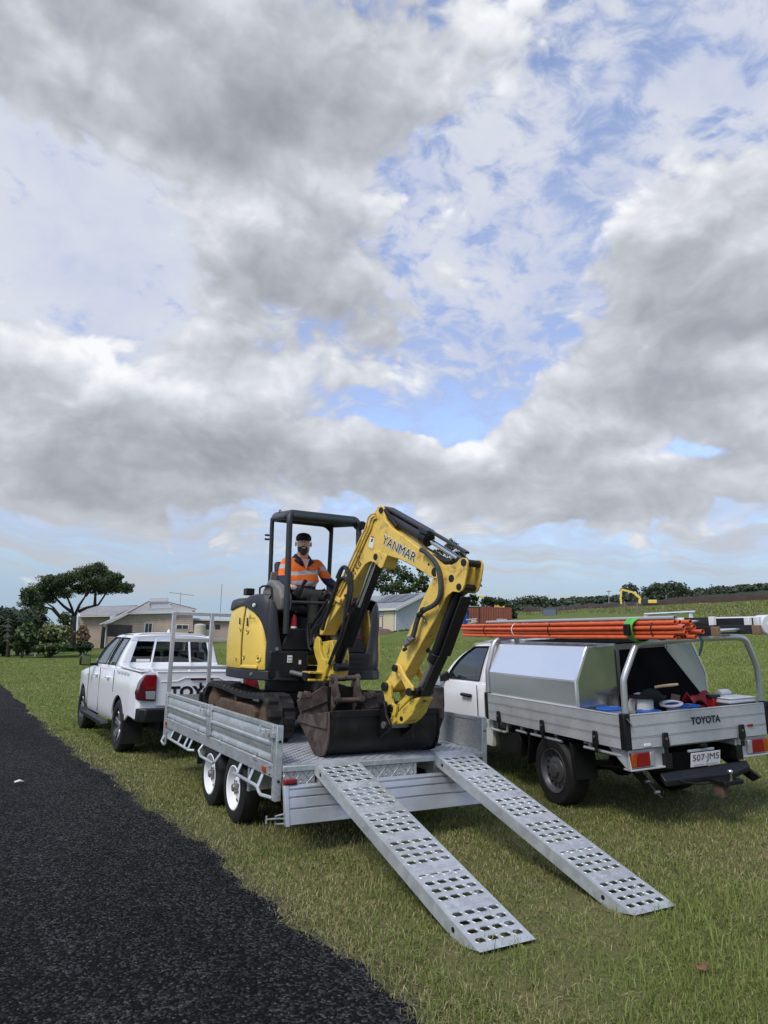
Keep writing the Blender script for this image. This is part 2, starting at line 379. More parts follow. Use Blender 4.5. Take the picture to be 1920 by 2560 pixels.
MUDB = mat('black_bucket_steel', (0.0075, 0.007, 0.007), 0.42, 0.1, var=0.3, vscale=6, dirt=(0.034, 0.024, 0.018), dscale=3.2, dth=(0.52, 0.72), bump=0.12, bscale=40)
WHITE = mat('white_car_paint', (0.85, 0.855, 0.86), 0.22, 0, coat=0.6, var=0.015, vscale=2)
WHITES = mat('white_steel_rim', (0.78, 0.79, 0.79), 0.35)
WHITEP = mat('white_plastic', (0.72, 0.72, 0.70), 0.45, var=0.05)
PVC = mat('white_pvc', (0.66, 0.68, 0.69), 0.35, var=0.04)
REDL = mat('red_lens', (0.21, 0.005, 0.007), 0.15, coat=0.5)
REDD = mat('dark_red_lens', (0.085, 0.006, 0.010), 0.12, coat=0.5)
AMBER = mat('amber_lens', (0.32, 0.060, 0.008), 0.2, coat=0.4)
CLEARL = mat('clear_lens', (0.55, 0.57, 0.58), 0.12, 0.6)
INK = mat('black_lettering', (0.012, 0.012, 0.013), 0.4)
INKR = mat('red_lettering', (0.28, 0.02, 0.02), 0.4)
DECALW = mat('white_decal', (0.72, 0.71, 0.66), 0.45)
GREYP = mat('grey_plastic', (0.17, 0.165, 0.15), 0.6, var=0.1)
def glass_mat(name, tint, rough=0.0):
    m = bpy.data.materials.new(name); m.use_nodes = True; nt = m.node_tree; nt.nodes.clear(); g = G(nt)
    fr = g.n('ShaderNodeFresnel'); fr.inputs[0].default_value = 1.5
    tr = g.n('ShaderNodeBsdfTransparent'); tr.inputs[0].default_value = (*tint, 1)
    gl = g.n('ShaderNodeBsdfGlossy'); gl.inputs[1].default_value = 0.02; gl.inputs[0].default_value = (0.95, 0.97, 1, 1)
    mx = g.n('ShaderNodeMixShader'); nt.links.new(g.m('MULTIPLY_ADD', fr.outputs[0], 1.0, 0.05), mx.inputs[0])
    nt.links.new(tr.outputs[0], mx.inputs[1]); nt.links.new(gl.outputs[0], mx.inputs[2])
    nt.links.new(mx.outputs[0], g.n('ShaderNodeOutputMaterial').inputs[0]); return m
GLASS = glass_mat('window_glass', (0.46, 0.50, 0.50))
GLASSD = glass_mat('tinted_glass', (0.16, 0.18, 0.19))
# ------------------------------------------------------------------ ground, road, grass
def Gz(x, y):
    """height of the ground: level by the road, rising to the right into a long slope"""
    x = np.asarray(x, float); y = np.asarray(y, float)
    q = np.clip(x-2.0, 0, None)
    hx = np.where(q < 4, 0.08*q*q/8, 0.08*(q-2))
    t = np.clip(y-6, 0, None); hy = np.minimum(0.62, np.where(t < 8, 0.010*t*t/16, 0.010*(t-4)))
    h = hx + hy
    d = np.hypot(x-CAM.x, y-CAM.y)
    cap = np.clip((d-190)/60, 0, 1); k = 1/(1+cap*np.clip((d-190)/200, 0, None)*1.2)
    h = np.where(d > 190, h*np.minimum(1, 205/np.maximum(d, 1))*k, h)
    w = np.clip((d-14)/30, 0, 1)
    return h + w*(0.10*np.sin(x*0.21+y*0.13)+0.07*np.sin(x*0.47-y*0.31+1.3))
def gz(x, y): return float(Gz(x, y))
def ground_at(px, py, lo=2.0, hi=400.0):
    """where the sight line through a pixel meets the ground"""
    v = ray(px, py); v = v/math.hypot(v.x, v.y); t = lo
    while t < hi:
        p = CAM + v*t
        if p.z <= gz(p.x, p.y): break
        t += max(0.02, t*0.004)
    return CAM + v*t
def at_dist(px, dist):
    """ground point in the column of a pixel at a given distance"""
    v = ray(px, 1600); v = v/math.hypot(v.x, v.y); p = CAM + v*dist
    return Vector((p.x, p.y, gz(p.x, p.y)))
def ground_fn(g, b, crd):
    n1 = g.noise(crd, 0.35, 5.0, 0.6); n2 = g.noise(crd, 2.6, 6.0, 0.65); n3 = g.noise(crd, 22.0, 4.0, 0.7)
    mp = g.vm('MULTIPLY', crd, (60.0, 60.0, 1.0)); n4 = g.noise(mp, 1.0, 3.0, 0.7)
    x, y, z = g.sep(crd)
    d = g.vm('LENGTH', g.vm('SUBTRACT', g.xyz(x, y, 0.0), (CAM.x+1.0, CAM.y+2.0, 0.0)))
    lush = g.sstep(d, 7.0, 16.0)            # mown verge by the road, greener paddock further off
    green = g.ramp(n3, [(0.25, (0.040, 0.058, 0.013)), (0.5, (0.082, 0.118, 0.026)), (0.8, (0.15, 0.18, 0.050))])
    straw = g.ramp(n4, [(0.25, (0.06, 0.050, 0.024)), (0.5, (0.16, 0.138, 0.064)), (0.8, (0.28, 0.24, 0.12))])
    far = g.ramp(g.m('MULTIPLY_ADD', n2, 0.45, g.m('MULTIPLY', n1, 0.55)), [(0.30, (0.072, 0.104, 0.020)), (0.5, (0.112, 0.148, 0.032)), (0.68, (0.160, 0.184, 0.052))])
    f = g.sstep(g.m('ADD', g.m('MULTIPLY', n1, 0.5), g.m('MULTIPLY', n2, 0.7)), 0.48, 0.72)
    near = g.mix(g.m('MULTIPLY_ADD', f, 0.55, 0.30), green, straw)
    g.put(b.inputs['Base Color'], g.mix(lush, near, far))
    bp = g.n('ShaderNodeBump'); bp.inputs['Strength'].default_value = 0.7; bp.inputs['Distance'].default_value = 0.03
    g.put(bp.inputs['Height'], g.m('ADD', n3, g.m('MULTIPLY', n4, 0.5))); g.nt.links.new(bp.outputs[0], b.inputs['Normal'])
GROUND = mat('grass_ground', (0.08, 0.1, 0.03), 0.95, spec=0.15, fn=ground_fn)
def build_ground():
    rad = [0.0] + list(np.geomspace(0.6, 2600, 150)); na = 220
    vs = []; fs = []
    vs.append((CAM.x, CAM.y, gz(CAM.x, CAM.y)))
    ang = np.arange(na)/na*2*np.pi
    for r in rad[1:]:
        xs = CAM.x + r*np.sin(ang); ys = CAM.y + r*np.cos(ang); zs = Gz(xs, ys)
        vs += list(zip(xs, ys, zs))
    for j in range(na): fs.append((0, 1+(j+1) % na, 1+j))
    for i in range(len(rad)-2):
        a = 1+i*na; c = a+na
        for j in range(na): k = (j+1) % na; fs.append((a+j, a+k, c+k, c+j))
    me = bpy.data.meshes.new('ground'); me.from_pydata([tuple(map(float, p)) for p in vs], [], fs); me.update()
    return link('ground', me, GROUND, sharp=180, kind='structure')
build_ground()
EDGE_PX = [(0, 1487), (60, 1534), (130, 1598), (200, 1652), (270, 1700), (340, 1752), (420, 1812), (505, 1872), (550, 1915), (605, 1955), (700, 2026), (800, 2108), (870, 2164), (930, 2212)]
_e = [onz(x/0.864, y/0.864, 0.0) for x, y in EDGE_PX]
_e = [(p.y, p.x) for p in _e]; _e.sort()
_ey = np.array([p[0] for p in _e]); _ex = np.array([p[1] for p in _e])
_sl = (_ex[-1]-_ex[-4])/(_ey[-1]-_ey[-4])
_ey = np.concatenate([[-60, -9], _ey, [200]]); _ex = np.concatenate([[_ex[0]-0.3, _ex[0]-0.05], _ex, [_ex[-1]+_sl*(200-_ey[-2])]])
def edge_x(y):
    y = np.asarray(y, float)
    j = 0.035*np.sin(y*1.9+.4)+0.03*np.sin(y*5.1)+0.022*np.sin(y*11.3+1+np.sin(y*3))+0.012*np.sin(y*23.7+2)
    return np.interp(y, _ey, _ex) + j
def asphalt_fn(g, b, crd):
    big = g.m('MULTIPLY_ADD', g.noise(g.vm('MULTIPLY', crd, (1.0, .22, 1.0)), 0.7, 4.0, 0.6), 0.6, g.m('MULTIPLY', g.noise(crd, 3.0, 5.0, 0.65), 0.4)); v = g.n('ShaderNodeTexVoronoi'); g.put(v.inputs['Vector'], crd); v.inputs['Scale'].default_value = 64.0
    r, q, _ = g.sep(v.outputs['Color'])
    fine = g.noise(crd, 260.0, 3.0, 0.7)
    t = g.m('MULTIPLY', g.m('MULTIPLY_ADD', g.m('POWER', r, 3.0), 3.6, 0.18), g.sstep(big, 0.30, 0.72, 0.45, 1.55))
    c = g.mix(1.0, (0.0205, 0.0204, 0.0206), g.xyz(t, t, t), 'MULTIPLY')
    c = g.mix(g.sstep(q, 0.965, 0.99), c, (0.10, 0.10, 0.098))
    g.put(b.inputs['Base Color'], c)
    bp = g.n('ShaderNodeBump'); bp.inputs['Strength'].default_value = 1.0; bp.inputs['Distance'].default_value = 0.028
    h = g.m('MULTIPLY_ADD', fine, 0.25, g.m('SUBTRACT', 1.0, v.outputs['Distance']))
    g.put(bp.inputs['Height'], h); g.nt.links.new(bp.outputs[0], b.inputs['Normal'])
ASPH = mat('asphalt', (0.04, 0.04, 0.04), 0.85, spec=0.15, fn=asphalt_fn)
def build_road():
    ys = np.concatenate([np.arange(-60, -7, 1.0), np.arange(-7, 14, 0.05), np.arange(14, 60, 0.5), np.arange(60, 201, 5)])
    ex = edge_x(ys); off = [0.0, -0.06, -0.25, -1.5, -3.2, -6.4]; zz = [-0.012, 0.012, 0.022, 0.035, 0.05, 0.0]
    b = MB(); b.grid([[(float(ex[i]+o), float(y), z+gz(ex[i]+o, y)) for o, z in zip(off, zz)] for i, y in enumerate(ys)])
    b.build('road', ASPH, sharp=180, kind='structure')
build_road()
# --- blades of grass (one uncountable object)
def grass_mat():
    m = bpy.data.materials.new('grass_blade'); m.use_nodes = True; nt = m.node_tree; g = G(nt); b = nt.nodes['Principled BSDF']
    a = g.n('ShaderNodeAttribute'); a.attribute_name = 'tint'
    r, q, s = g.sep(a.outputs['Color'])
    green = g.mix(q, (0.084, 0.118, 0.020), (0.208, 0.250, 0.062)); dry = g.mix(q, (0.22, 0.182, 0.082), (0.43, 0.36, 0.20))
    g.put(b.inputs['Base Color'], g.mix(r, green, dry)); b.inputs['Roughness'].default_value = 0.65; b.inputs['Specular IOR Level'].default_value = 0.25
    return m
def build_grass(N=430000):
    rs = np.random.default_rng(3)
    # density ~ 1/r^1.5 over the field of view and a margin
    u = rs.random(N*2); r0, r1 = 1.3, 48.0; e = 0.42
    r = (r0**e + u*(r1**e-r0**e))**(1/e)
    az = YAW + np.radians(rs.uniform(-41, 41, N*2))
    x = CAM.x + r*np.sin(az); y = CAM.y + r*np.cos(az)
    de = x-edge_x(y); ok = de > -0.16+rs.random(x.size)**.5*.22
    bare = np.sin(x*1.9+np.sin(y*1.3)*1.4)+np.sin(y*2.3+np.sin(x*1.7)*1.2)
    ok &= rs.random(x.size) < np.where(bare > 0.75, 0.38, 1.0)
    x, y, r, bare, de = x[ok][:N], y[ok][:N], r[ok][:N], bare[ok][:N], de[ok][:N]; n = x.size
    z = Gz(x, y)
    # clumps of longer grass
    cl = np.zeros(n)
    for (px, py, rad) in CLUMPS:
        p = onz(px, py, 0.0); p = onz(px, py, gz(p.x, p.y)); cl = np.maximum(cl, np.exp(-((x-p.x)**2+(y-p.y)**2)/rad**2))
    patch = 0.5+0.5*np.sin(x*0.9+1.7*np.sin(y*0.6))*np.cos(y*0.8+1.3*np.sin(x*0.7)); lushp = 0.5+0.5*np.sin(x*1.7+2.1*np.sin(y*1.1+.6))*np.sin(y*1.5+1.9*np.sin(x*.9+2))
    lying = rs.random(n) < 0.30; tall = (rs.random(n) < 0.10)*(cl > .35)*cl
    h = (0.014+0.020*rs.random(n)+0.010*patch+0.016*lushp)*(1+0.012*r) + tall*(0.05+0.17*rs.random(n)); h = np.where(lying, h*1.7, h)
    w = (0.0009+0.0010*rs.random(n))*(1+r/6.0)
    a = rs.random(n)*2*np.pi; lean = rs.normal(0, 0.75, n)*np.where(tall > 0.3, 0.5, 1.0); lean = np.where(lying, np.sign(lean)*rs.uniform(.9, 1.4, n), lean); la = rs.random(n)*2*np.pi
    ux, uy = np.cos(a)*w, np.sin(a)*w; lx, ly = np.cos(la)*lean*h, np.sin(la)*lean*h
    V = np.empty((n, 5, 3), np.float32)
    V[:, 0] = np.stack([x-ux, y-uy, z-0.004], 1); V[:, 1] = np.stack([x+ux, y+uy, z-0.004], 1)
    mx, my, mz = x+lx*0.32, y+ly*0.32, z+np.where(lying, .014, h*0.58)
    V[:, 2] = np.stack([mx-ux*0.8, my-uy*0.8, mz], 1); V[:, 3] = np.stack([mx+ux*0.8, my+uy*0.8, mz], 1)
    V[:, 4] = np.stack([x+lx, y+ly, z+np.where(lying, .012, h*(1-0.30*np.abs(lean).clip(0, 1.6)))], 1)
    me = bpy.data.meshes.new('grass'); nv = n*5
    me.vertices.add(nv); me.vertices.foreach_set('co', V.reshape(-1))
    base = (np.arange(n)*5)[:, None]
    loops = np.concatenate([base+np.array([[0, 1, 3, 2]]), base+np.array([[2, 3, 4]])], 1).reshape(-1)
    me.loops.add(loops.size); me.loops.foreach_set('vertex_index', loops.astype(np.int32))
    me.polygons.add(n*2)
    st = np.stack([np.arange(n)*7, np.arange(n)*7+4], 1).reshape(-1); me.polygons.foreach_set('loop_start', st.astype(np.int32))
    dry = np.clip(0.40 + 0.40*np.exp(-de.clip(0, 9)/.45) + 0.32*np.sin(x*1.1+0.8*np.sin(y*1.9))*np.sin(y*0.9+1) + 0.30*(bare > 0.7) - 0.45*cl - 0.34*(lushp-.45) - 0.05*(r-6).clip(0, 9), 0.03, 1)
    tint = np.zeros((n, 5, 4), np.float32); tint[:, :, 0] = np.where(lying, rs.random(n) < .35+dry*.7, rs.random(n) < dry*.75).astype(float)[:, None]*rs.uniform(0.5, 1, n)[:, None]; tint[:, :, 1] = np.where(tall > .3, .75+.25*rs.random(n), np.clip(rs.random(n)+.05*(r-8).clip(0, 8), 0, 1))[:, None]; tint[:, :, 0] *= np.where(tall > .3, .3, 1)[:, None]; tint[:, :, 3] = 1
    at = me.attributes.new('tint', 'FLOAT_COLOR', 'POINT'); at.data.foreach_set('color', tint.reshape(-1))
    me.update(); me.validate()
    o = link('grass', me, grass_mat(), sharp=180, kind='stuff')
    tag(o, 'short mown green and straw grass covering the verge', 'grass')
CLUMPS = [(1250, 2400, .22), (1330, 2440, .2), (1500, 2420, .25), (1640, 2440, .3), (1780, 2400, .3), (1560, 2500, .25), (1700, 2320, .2), (1860, 2480, .3), (940, 2240, .12), (1000, 2200, .10), (1720, 2280, .16), (1205, 2390, .10), (1420, 2330, .2), (1880, 2260, .3), (1600, 2360, .25)]
build_grass()

def build_gravel(n=9000):
    rs = np.random.default_rng(12); y = -6.5+rs.random(n)**1.5*17; x = edge_x(y)+rs.normal(-.01, .09, n); s = rs.uniform(.003, .009, n); z = Gz(x, y)+np.where(x < edge_x(y), .012, .004)
    o = np.array([(1,0,0),(0,1,0),(-1,0,0),(0,-1,0),(0,0,.8),(0,0,-.8)]); V = np.stack([x, y, z], 1)[:, None]+o[None]*s[:, None, None]*rs.uniform(.6, 1.4, (n, 6, 1))
    f = np.array([(0,1,4),(1,2,4),(2,3,4),(3,0,4),(1,0,5),(2,1,5),(3,2,5),(0,3,5)]); F = (np.arange(n)[:, None, None]*6+f[None]).reshape(-1)
    me = bpy.data.meshes.new('gravel'); me.vertices.add(n*6); me.vertices.foreach_set('co', V.astype(np.float32).reshape(-1)); me.loops.add(F.size); me.loops.foreach_set('vertex_index', F.astype(np.int32)); me.polygons.add(n*8); me.polygons.foreach_set('loop_start', (np.arange(n*8)*3).astype(np.int32)); me.update(); me.validate()
    tag(link('gravel', me, mat('gravel_chips', (.06, .058, .054), .85, var=.6, vscale=60), sharp=10, kind='stuff'), 'loose stone chips along the broken road edge', 'gravel')
build_gravel()
# ------------------------------------------------------------------ tandem trailer
TW, TL, HD, HT, HRB, HRT, HPB = 2.217, 4.076, 0.694, 1.015, 0.583, 0.701, 0.405
trailer = thing('plant_trailer', 'galvanised tandem axle trailer carrying the yellow excavator', 'trailer', (TW/2, TL/2, 0))
def tb(): return MB()
b = tb(); b.box(0.045, TW-0.045, -0.004, TL, HD-0.006, HD); b.build('deck', TREAD, trailer)
# raised bars of the chequer plate, too small to count
def tread_bars():
    V, F = [], []; px_, py_ = .046, .046; rows = int((TL-.1)/py_); cols = int((TW-.14)/px_)
    for j in range(rows):
        for i in range(cols):
            x, y = .075+i*px_, .03+j*py_; d = 1 if (i+j) % 2 else -1; c, s_ = math.cos(R(45))*.019, math.sin(R(45))*.019*d; nx, ny = -s_*.30, c*.30; b0 = len(V); z = HD+.0004
            V += [(x-c, y-s_, z), (x-nx, y-ny, z), (x+c, y+s_, z), (x+nx, y+ny, z), (x-c*.45, y-s_*.45, z+.0035), (x+c*.45, y+s_*.45, z+.0035)]
            F += [(b0, b0+1, b0+4), (b0+1, b0+2, b0+5, b0+4), (b0+2, b0+3, b0+5), (b0+3, b0, b0+4, b0+5)]
    m = MB(); m.v = [Vector(q) for q in V]; m.f = F; return m.build('tread_bars', mat('tread_bar_steel', (.62, .64, .64), .30, .7), trailer, sharp=20, kind='stuff')
tread_bars()
b = tb()
for x in (0.55, TW-0.62): b.box(x, x+0.07, 0.02, TL+0.1, HD-0.16, HD-0.008)
for y in np.linspace(0.35, TL-0.2, 7): b.box(0.05, TW-0.05, y, y+0.05, HD-0.075, HD-0.0075)
b.build('chassis_frame', GALV, trailer)
b = tb(); b.box(0.062, TW-0.062, -0.03, 0.05, HD-0.055, HD-0.007); b.build('rear_beam', GALV, trailer, 0.006)
b = tb(); b.box(0.062, TW-0.062, TL-0.05, TL+0.02, HD-0.11, HD+0.02); b.build('front_beam', GALV, trailer, 0.006)
# chequer plate boxes under the rear beam
b = tb(); b.box(0.07, 0.36, -0.012, 0.02, HD-0.20, HD-0.058); b.build('ramp_box_panel', TREADW, trailer, 0.003)
b = tb(); b.box(0.62, 1.36, -0.012, 0.02, HD-0.20, HD-0.058); b.build('ramp_box_panel', TREADW, trailer, 0.003)
b = tb(); b.box(1.362, 1.385, -0.02, 0.30, HD-0.20, HD-0.058); b.build('ramp_box_end', GALV, trailer, 0.003)
b = tb(); b.box(0.385, 0.425, -0.05, 0.02, HD-0.19, HD-0.058); b.build('tailgate_hinge', GALV, trailer, 0.004)
# corner posts
for x in (0.0, TW-0.06):
    b = tb(); b.box(x, x+0.06, -0.002, 0.075, HPB, HT); b.build('rear_post', GALV, trailer, 0.005)
    for zz in (HT-.13, HD-.13): b = tb(); b.cyl((x+0.03, -0.012, zz), (x+0.03, 0.0, zz), 0.012); b.build('post_bolt', BLACKP if x < 1 else STEEL, trailer)
    b = tb(); b.box(x, x+0.06, TL-0.06, TL, HRB-0.12, HT); b.build('front_post', GALV, trailer, 0.005)
def side_section(b, x, sx, y0, y1, zb, zt):
    """pressed drop side: rolled top, two shallow ribs; extruded along y"""
    h = zt-zb; o = sx
    pr = [(0.0, 0), (0.010, 0.0), (0.010, .13), (0.003, .16), (0.003, .22), (0.010, .25), (0.010, .40), (0.024, .43), (0.024, .50), (0.010, .53), (0.010, .80), (0.003, .83), (0.003, .86), (0.022, .88), (0.022, 1.0), (-0.024, 1.0), (-0.024, .9), (-0.012, .88), (-0.012, 0)]
    b.prism([(x + o*u, y0, zb + h*t) for u, t in pr], (0, y1-y0, 0))
SPLIT = onx(390+660*.20494, 1700+300*.20494, 0.0).y
for side in (0, 1):
    x = 0.028 if side == 0 else TW-0.028; sx = -1 if side == 0 else 1
    b = tb(); b.box(*((0.0, 0.055) if side == 0 else (TW-0.055, TW)), 0.07, TL-0.055, HRB, HRT-0.006); b.build('coaming_rail', GALV, trailer, 0.004)
    for (y0, y1) in ((0.085, SPLIT-0.02), (SPLIT+0.03, TL-0.07)):
        b = tb(); side_section(b, x, sx, y0, y1, HRT+0.004, HT-0.004)
        p = b.build('drop_side', GALV, trailer, 0.002)
        for yy in (y0+0.02, y1-0.02):
            c = tb(); c.box(min(x+sx*0.012, x+sx*0.03), max(x+sx*0.012, x+sx*0.03), yy-0.02, yy+0.02, HRT+0.006, HT-0.006); c.build('end_stile', GALV, p, 0.003)
        for q in (0.22, 0.78):                       # hinges over the coaming
            yy = y0+(y1-y0)*q; xo = x+sx*0.036
            c = tb(); c.box(min(xo, xo-sx*0.012), max(xo, xo-sx*0.012), yy-0.012, yy+0.012, HRT-0.01, HRT+0.055)
            c.box(min(xo+sx*0.002, xo-sx*0.010), max(xo+sx*.002, xo-sx*0.010), yy-0.045, yy+0.045, HRT-0.03, HRT-0.004)
            c.cyl((xo, yy-0.04, HRT-0.006), (xo, yy+0.04, HRT-0.006), 0.011, n=8); c.build('hinge', GALV, p, 0.002)
        # over-centre latch at the rear end
        zl = HT-0.075; xo = x+sx*0.05
        c = tb(); c.tube([(xo, y0-0.02, zl), (xo, y0+0.10, zl+0.006), (xo, y0+0.20, zl+0.012), (xo, y0+0.26, zl+0.012)], 0.007, 6)
        c.tube([(xo, y0+0.26, zl-0.02), (xo, y0+0.26, zl+0.045)], 0.008, 6)
        c.box(min(xo-sx*.02, xo+sx*.012), max(xo-sx*.02, xo+sx*.012), y0+0.03, y0+0.11, zl-0.035, zl+0.03)
        c.box(min(xo-sx*.02, xo+sx*.008), max(xo-sx*.02, xo+sx*.008), y0-0.06, y0+0.0, zl-0.028, zl+0.02)
        c.build('latch', GALV, p, 0.002)
    # keeper between the two sides and the front latch
    b = tb(); b.box(*((-0.022, 0.03) if side == 0 else (TW-0.03, TW+0.022)), SPLIT-0.018, SPLIT+0.028, HRT-0.005, HT+0.008); b.build('middle_post', GALV, trailer, 0.004)
    # rope rails below the coaming
    xr = -0.035 if side == 0 else TW+0.035; s = -1 if side == 0 else 1
    def rail(pts, name='rope_rail', r=0.0155):
        c = tb(); c.tube([Vector(q) for q in pts], r, 8); return c.build(name, GALV, trailer)
    xi = 0.02 if side == 0 else TW-0.02
    rail([(xr, 3.62, .485), (xr, 2.62, .470), (xi, 2.58, .47)])
    rail([(xi, 2.22, HRB), (xr, 2.20, .52), (xr, 2.12, .475), (xr, 1.66, .468), (xr, 1.58, .50), (xi, 1.56, HRB)])
    rail([(xi, 0.985, .49), (xr, 0.97, .485), (xr, 0.36, .478), (xr, .31, .47), (xr, .27, .44), (xr, .22, .425), (xi, 0.075, .42)])
    rail([(xi, TL-0.03, HRB-0.10), (xr, TL-0.10, .40), (xr, TL-0.26, .375), (xr, TL-0.32, .40), (xr, TL-0.33, HRB-0.03)])
    for yy, dz in ((3.55, 0), (3.15, 0), (2.85, 0), (2.66, 0), (0.90, 0), (0.56, 0), (0.31, 0.0)):
        c = tb(); c.bar((xr, yy, 0.476), (xi, yy+0.02, HRB+0.005), 0.035, 0.006, up=(0, 0, 1)); c.build('rail_bracket', GALV, trailer)
    # guards and flaps
    xa, xb = (0.02, 0.25) if side == 0 else (TW-0.25, TW-0.02)
    c = tb(); c.prism([(xa, 2.42, .60), (xb, 2.42, .60), (xb, 2.44, .34), (xa, 2.44, .34)], (0, 0.012, 0)); c.build('front_flap', RUBBER, trailer)
    c = tb(); c.box(xa+0.015, xb+0.05, 0.735, 0.741, .36, .585); c.box(xa, xa+0.022, 0.70, 0.741, .36, .585); c.build('rear_mudguard', GALV, trailer, 0.002)
    c = tb(); c.box(xa+0.02, xb+0.06, 2.385, 2.392, .44, HRB+0.05); c.build('front_mudguard', GALV, trailer, 0.002)
    # lights on the coaming
    xo = -0.006 if side == 0 else TW+0.006
    for yy, w in ((0.25, .035), (TL-0.17, .028)):
        c = tb(); c.box(min(xo-.01, xo+.008), max(xo-.01, xo+.008), yy-w, yy+w, HRB+.022, HRB+.072); c.build('side_marker_light', AMBER, trailer, 0.004)
    for zz in (HRB+0.03, HRB+0.09): c = tb(); c.cyl((xo-s*.0, 0.125, zz), (xo+s*.012, 0.125, zz), 0.012, n=8); c.build('coaming_bolt', GALV, trailer)
# front skirts under the headboard
b = tb(); b.box(0.03, 0.036, TL-0.34, TL-0.062, HRB-0.15, HRB-0.002); b.box(0.03, TW-0.03, TL-0.058, TL-0.052, HRB-0.17, HRB-0.002); b.build('front_skirt', GALV, trailer)
# tail lights
for x in (0.065, TW-0.065-0.11):
    b = tb(); b.box(x, x+0.11, -0.070, -0.014, HD-0.155, HD-0.108); o = b.build('tail_light', REDL, trailer, 0.008)
    c = tb(); c.box(x+.004, x+.106, -0.0725, -0.03, HD-0.151, HD-0.138); c.build('tail_light_base', BLACKP, o)
# headboard
zt = 2.08
b = tb()
for x in (0.03, 0.555, TW-0.58, TW-0.03): 
    b2 = tb(); b2.box(x-.025, x+.025, TL-0.055, TL-0.005, HT-0.01 if x < .1 or x > TW-.1 else HD, zt); b2.build('headboard_post', ALU, trailer, 0.005)
for z in (zt-0.022, 1.705, 1.335):
    b2 = tb(); b2.box(0.056 if z < 2 else 0.0, TW-0.056 if z < 2 else TW, TL-0.052, TL-0.008, z-0.02, z+0.025); b2.build('headboard_rail', ALU, trailer, 0.005)
b = tb(); b.box(0.06, TW-.06, TL-.03, TL-.024, HD+.02, HT-0.03); b.build('front_panel', GALV, trailer)
# drawbar and coupling
b = tb(); b.bar((0.6, TL+.02, .52), (TW/2-.02, TL+0.50, .50), .06, .1); b.bar((TW-0.6, TL+.02, .52), (TW/2+.02, TL+.50, .50), .06, .1); b.build('drawbar', GALV, trailer, .004)
b = tb(); b.prism([(TW/2-.05, TL+.46, .45), (TW/2+.05, TL+.46, .45), (TW/2+.05, TL+.46, .54), (TW/2-.05, TL+.46, .54)], (0, .19, 0)); b.build('coupling', BLACK, trailer, .008)
b = tb(); b.cyl((.85, TL+.3, .2), (.85, TL+.3, .95), .028); b.lathe([(.02, -.03), (.09, -.03), (.09, .03), (.02, .03)], (.85, TL+.3, .12), (1, 0, 0), 16); b.build('jockey_wheel', BLACK, trailer)
# wheels
def trailer_wheel(x, y, s):
    """s: +1 when the outer face looks to -x"""
    ax = (-s, 0, 0); c = (x, y, 0.315); t = 0.19
    m = tb(); m.lathe([(.20, -t), (.27, -t-.002), (.312, -t+.02), (.325, -t+.05), (.325, -.05), (.312, -.018), (.27, 0.002), (.215, -0.004), (.200, -.02), (.2, -.10)], c, ax, 40, True)
    w = m.build('tyre', RUBBER, trailer)
    # tread grooves and rim
    m = tb()
    m.lathe([(.01, -.13), (.198, -.13), (.2, -.03), (.207, -.006), (.198, -.002), (.188, -.01), (.180, -.045), (.172, -.075), (.165, -.078), (.15, -.072), (.09, -.05), (.085, -.048), (.062, -.05)], c, ax, 40)
    r = m.build('rim', WHITES, w)
    m = tb()
    for k in range(8):
        a = 2*math.pi*k/8+.2; q = Vector((x+s*(.0715-.0075), y+math.cos(a)*.128, .315+math.sin(a)*.128))
        m.lathe([(.001, .009), (.020, .007), (.021, -.004)], q, Vector((-s, math.cos(a)*.28, math.sin(a)*.28)), 10)
    m.build('rim_hole', BLACKP, r)
    m = tb()
    for k in range(5):
        a = 2*math.pi*k/5; m.cyl((x+s*.05, y+math.cos(a)*.055, .315+math.sin(a)*.055), (x+s*.032, y+math.cos(a)*.055, .315+math.sin(a)*.055), .009, n=6)
    m.build('wheel_nut', STEEL, r)
    m = tb(); m.lathe([(.04, -.06), (.04, -.012), (.034, 0.002), (.02, .006)], c, ax, 18); m.build('hub_cap', STEEL, r)
    m = tb()
    for rr in (.08, .145): m.lathe([(.3255, -rr-.006), (.3262, -rr), (.3255, -rr+.006)], c, ax, 40)
    return w
for y in (1.149, 1.949):
    trailer_wheel(0.018, y, 1); trailer_wheel(TW-0.018, y, -1)
b = tb()
for y in (1.149, 1.949): b.bar((0.2, y, .315), (TW-.2, y, .315), .05, .05)
for x in (.45, TW-.45): b.bar((x, .7, .50), (x, 2.4, .50), .06, .03); b.bar((x, 1.149, .37), (x, 1.949, .37), .05, .05)
b.build('axle', GALV, trailer)
# hanging tailgate: aluminium planks
tg0 = onz(701.7, 1963, .57); 
gp = tb()
zt_, zb_ = .537, .236
yt, yb = -0.055, -0.12
def tgp(x, t, d=0.0): return (x, yt+(yb-yt)*t - d, zt_+(zb_-zt_)*t)
gate = None
cuts = [0.0, 0.10, .30, .585, 1.0]
XL, XR = 0.055, TW-0.055
m = tb(); m.rings([[tgp(XL, 0, -.02), tgp(XL, 1, -.02), tgp(XL, 1, .004), tgp(XL, 0, .004)], [tgp(XR, 0, -.02), tgp(XR, 1, -.02), tgp(XR, 1, .004), tgp(XR, 0, .004)]])
gate = m.build('tailgate', ALU, trailer, .002)
for i in range(4):
    a, c = cuts[i]+.012, cuts[i+1]-.012
    m = tb(); q = [tgp(0, a, .006), tgp(0, a+.012, .022), tgp(0, c-.012, .022), tgp(0, c, .006)]
    m.rings([[(XL+.04, *p[1:]) for p in q], [(XR-.04, *p[1:]) for p in q]]); m.build('plank', ALU, gate, .002)
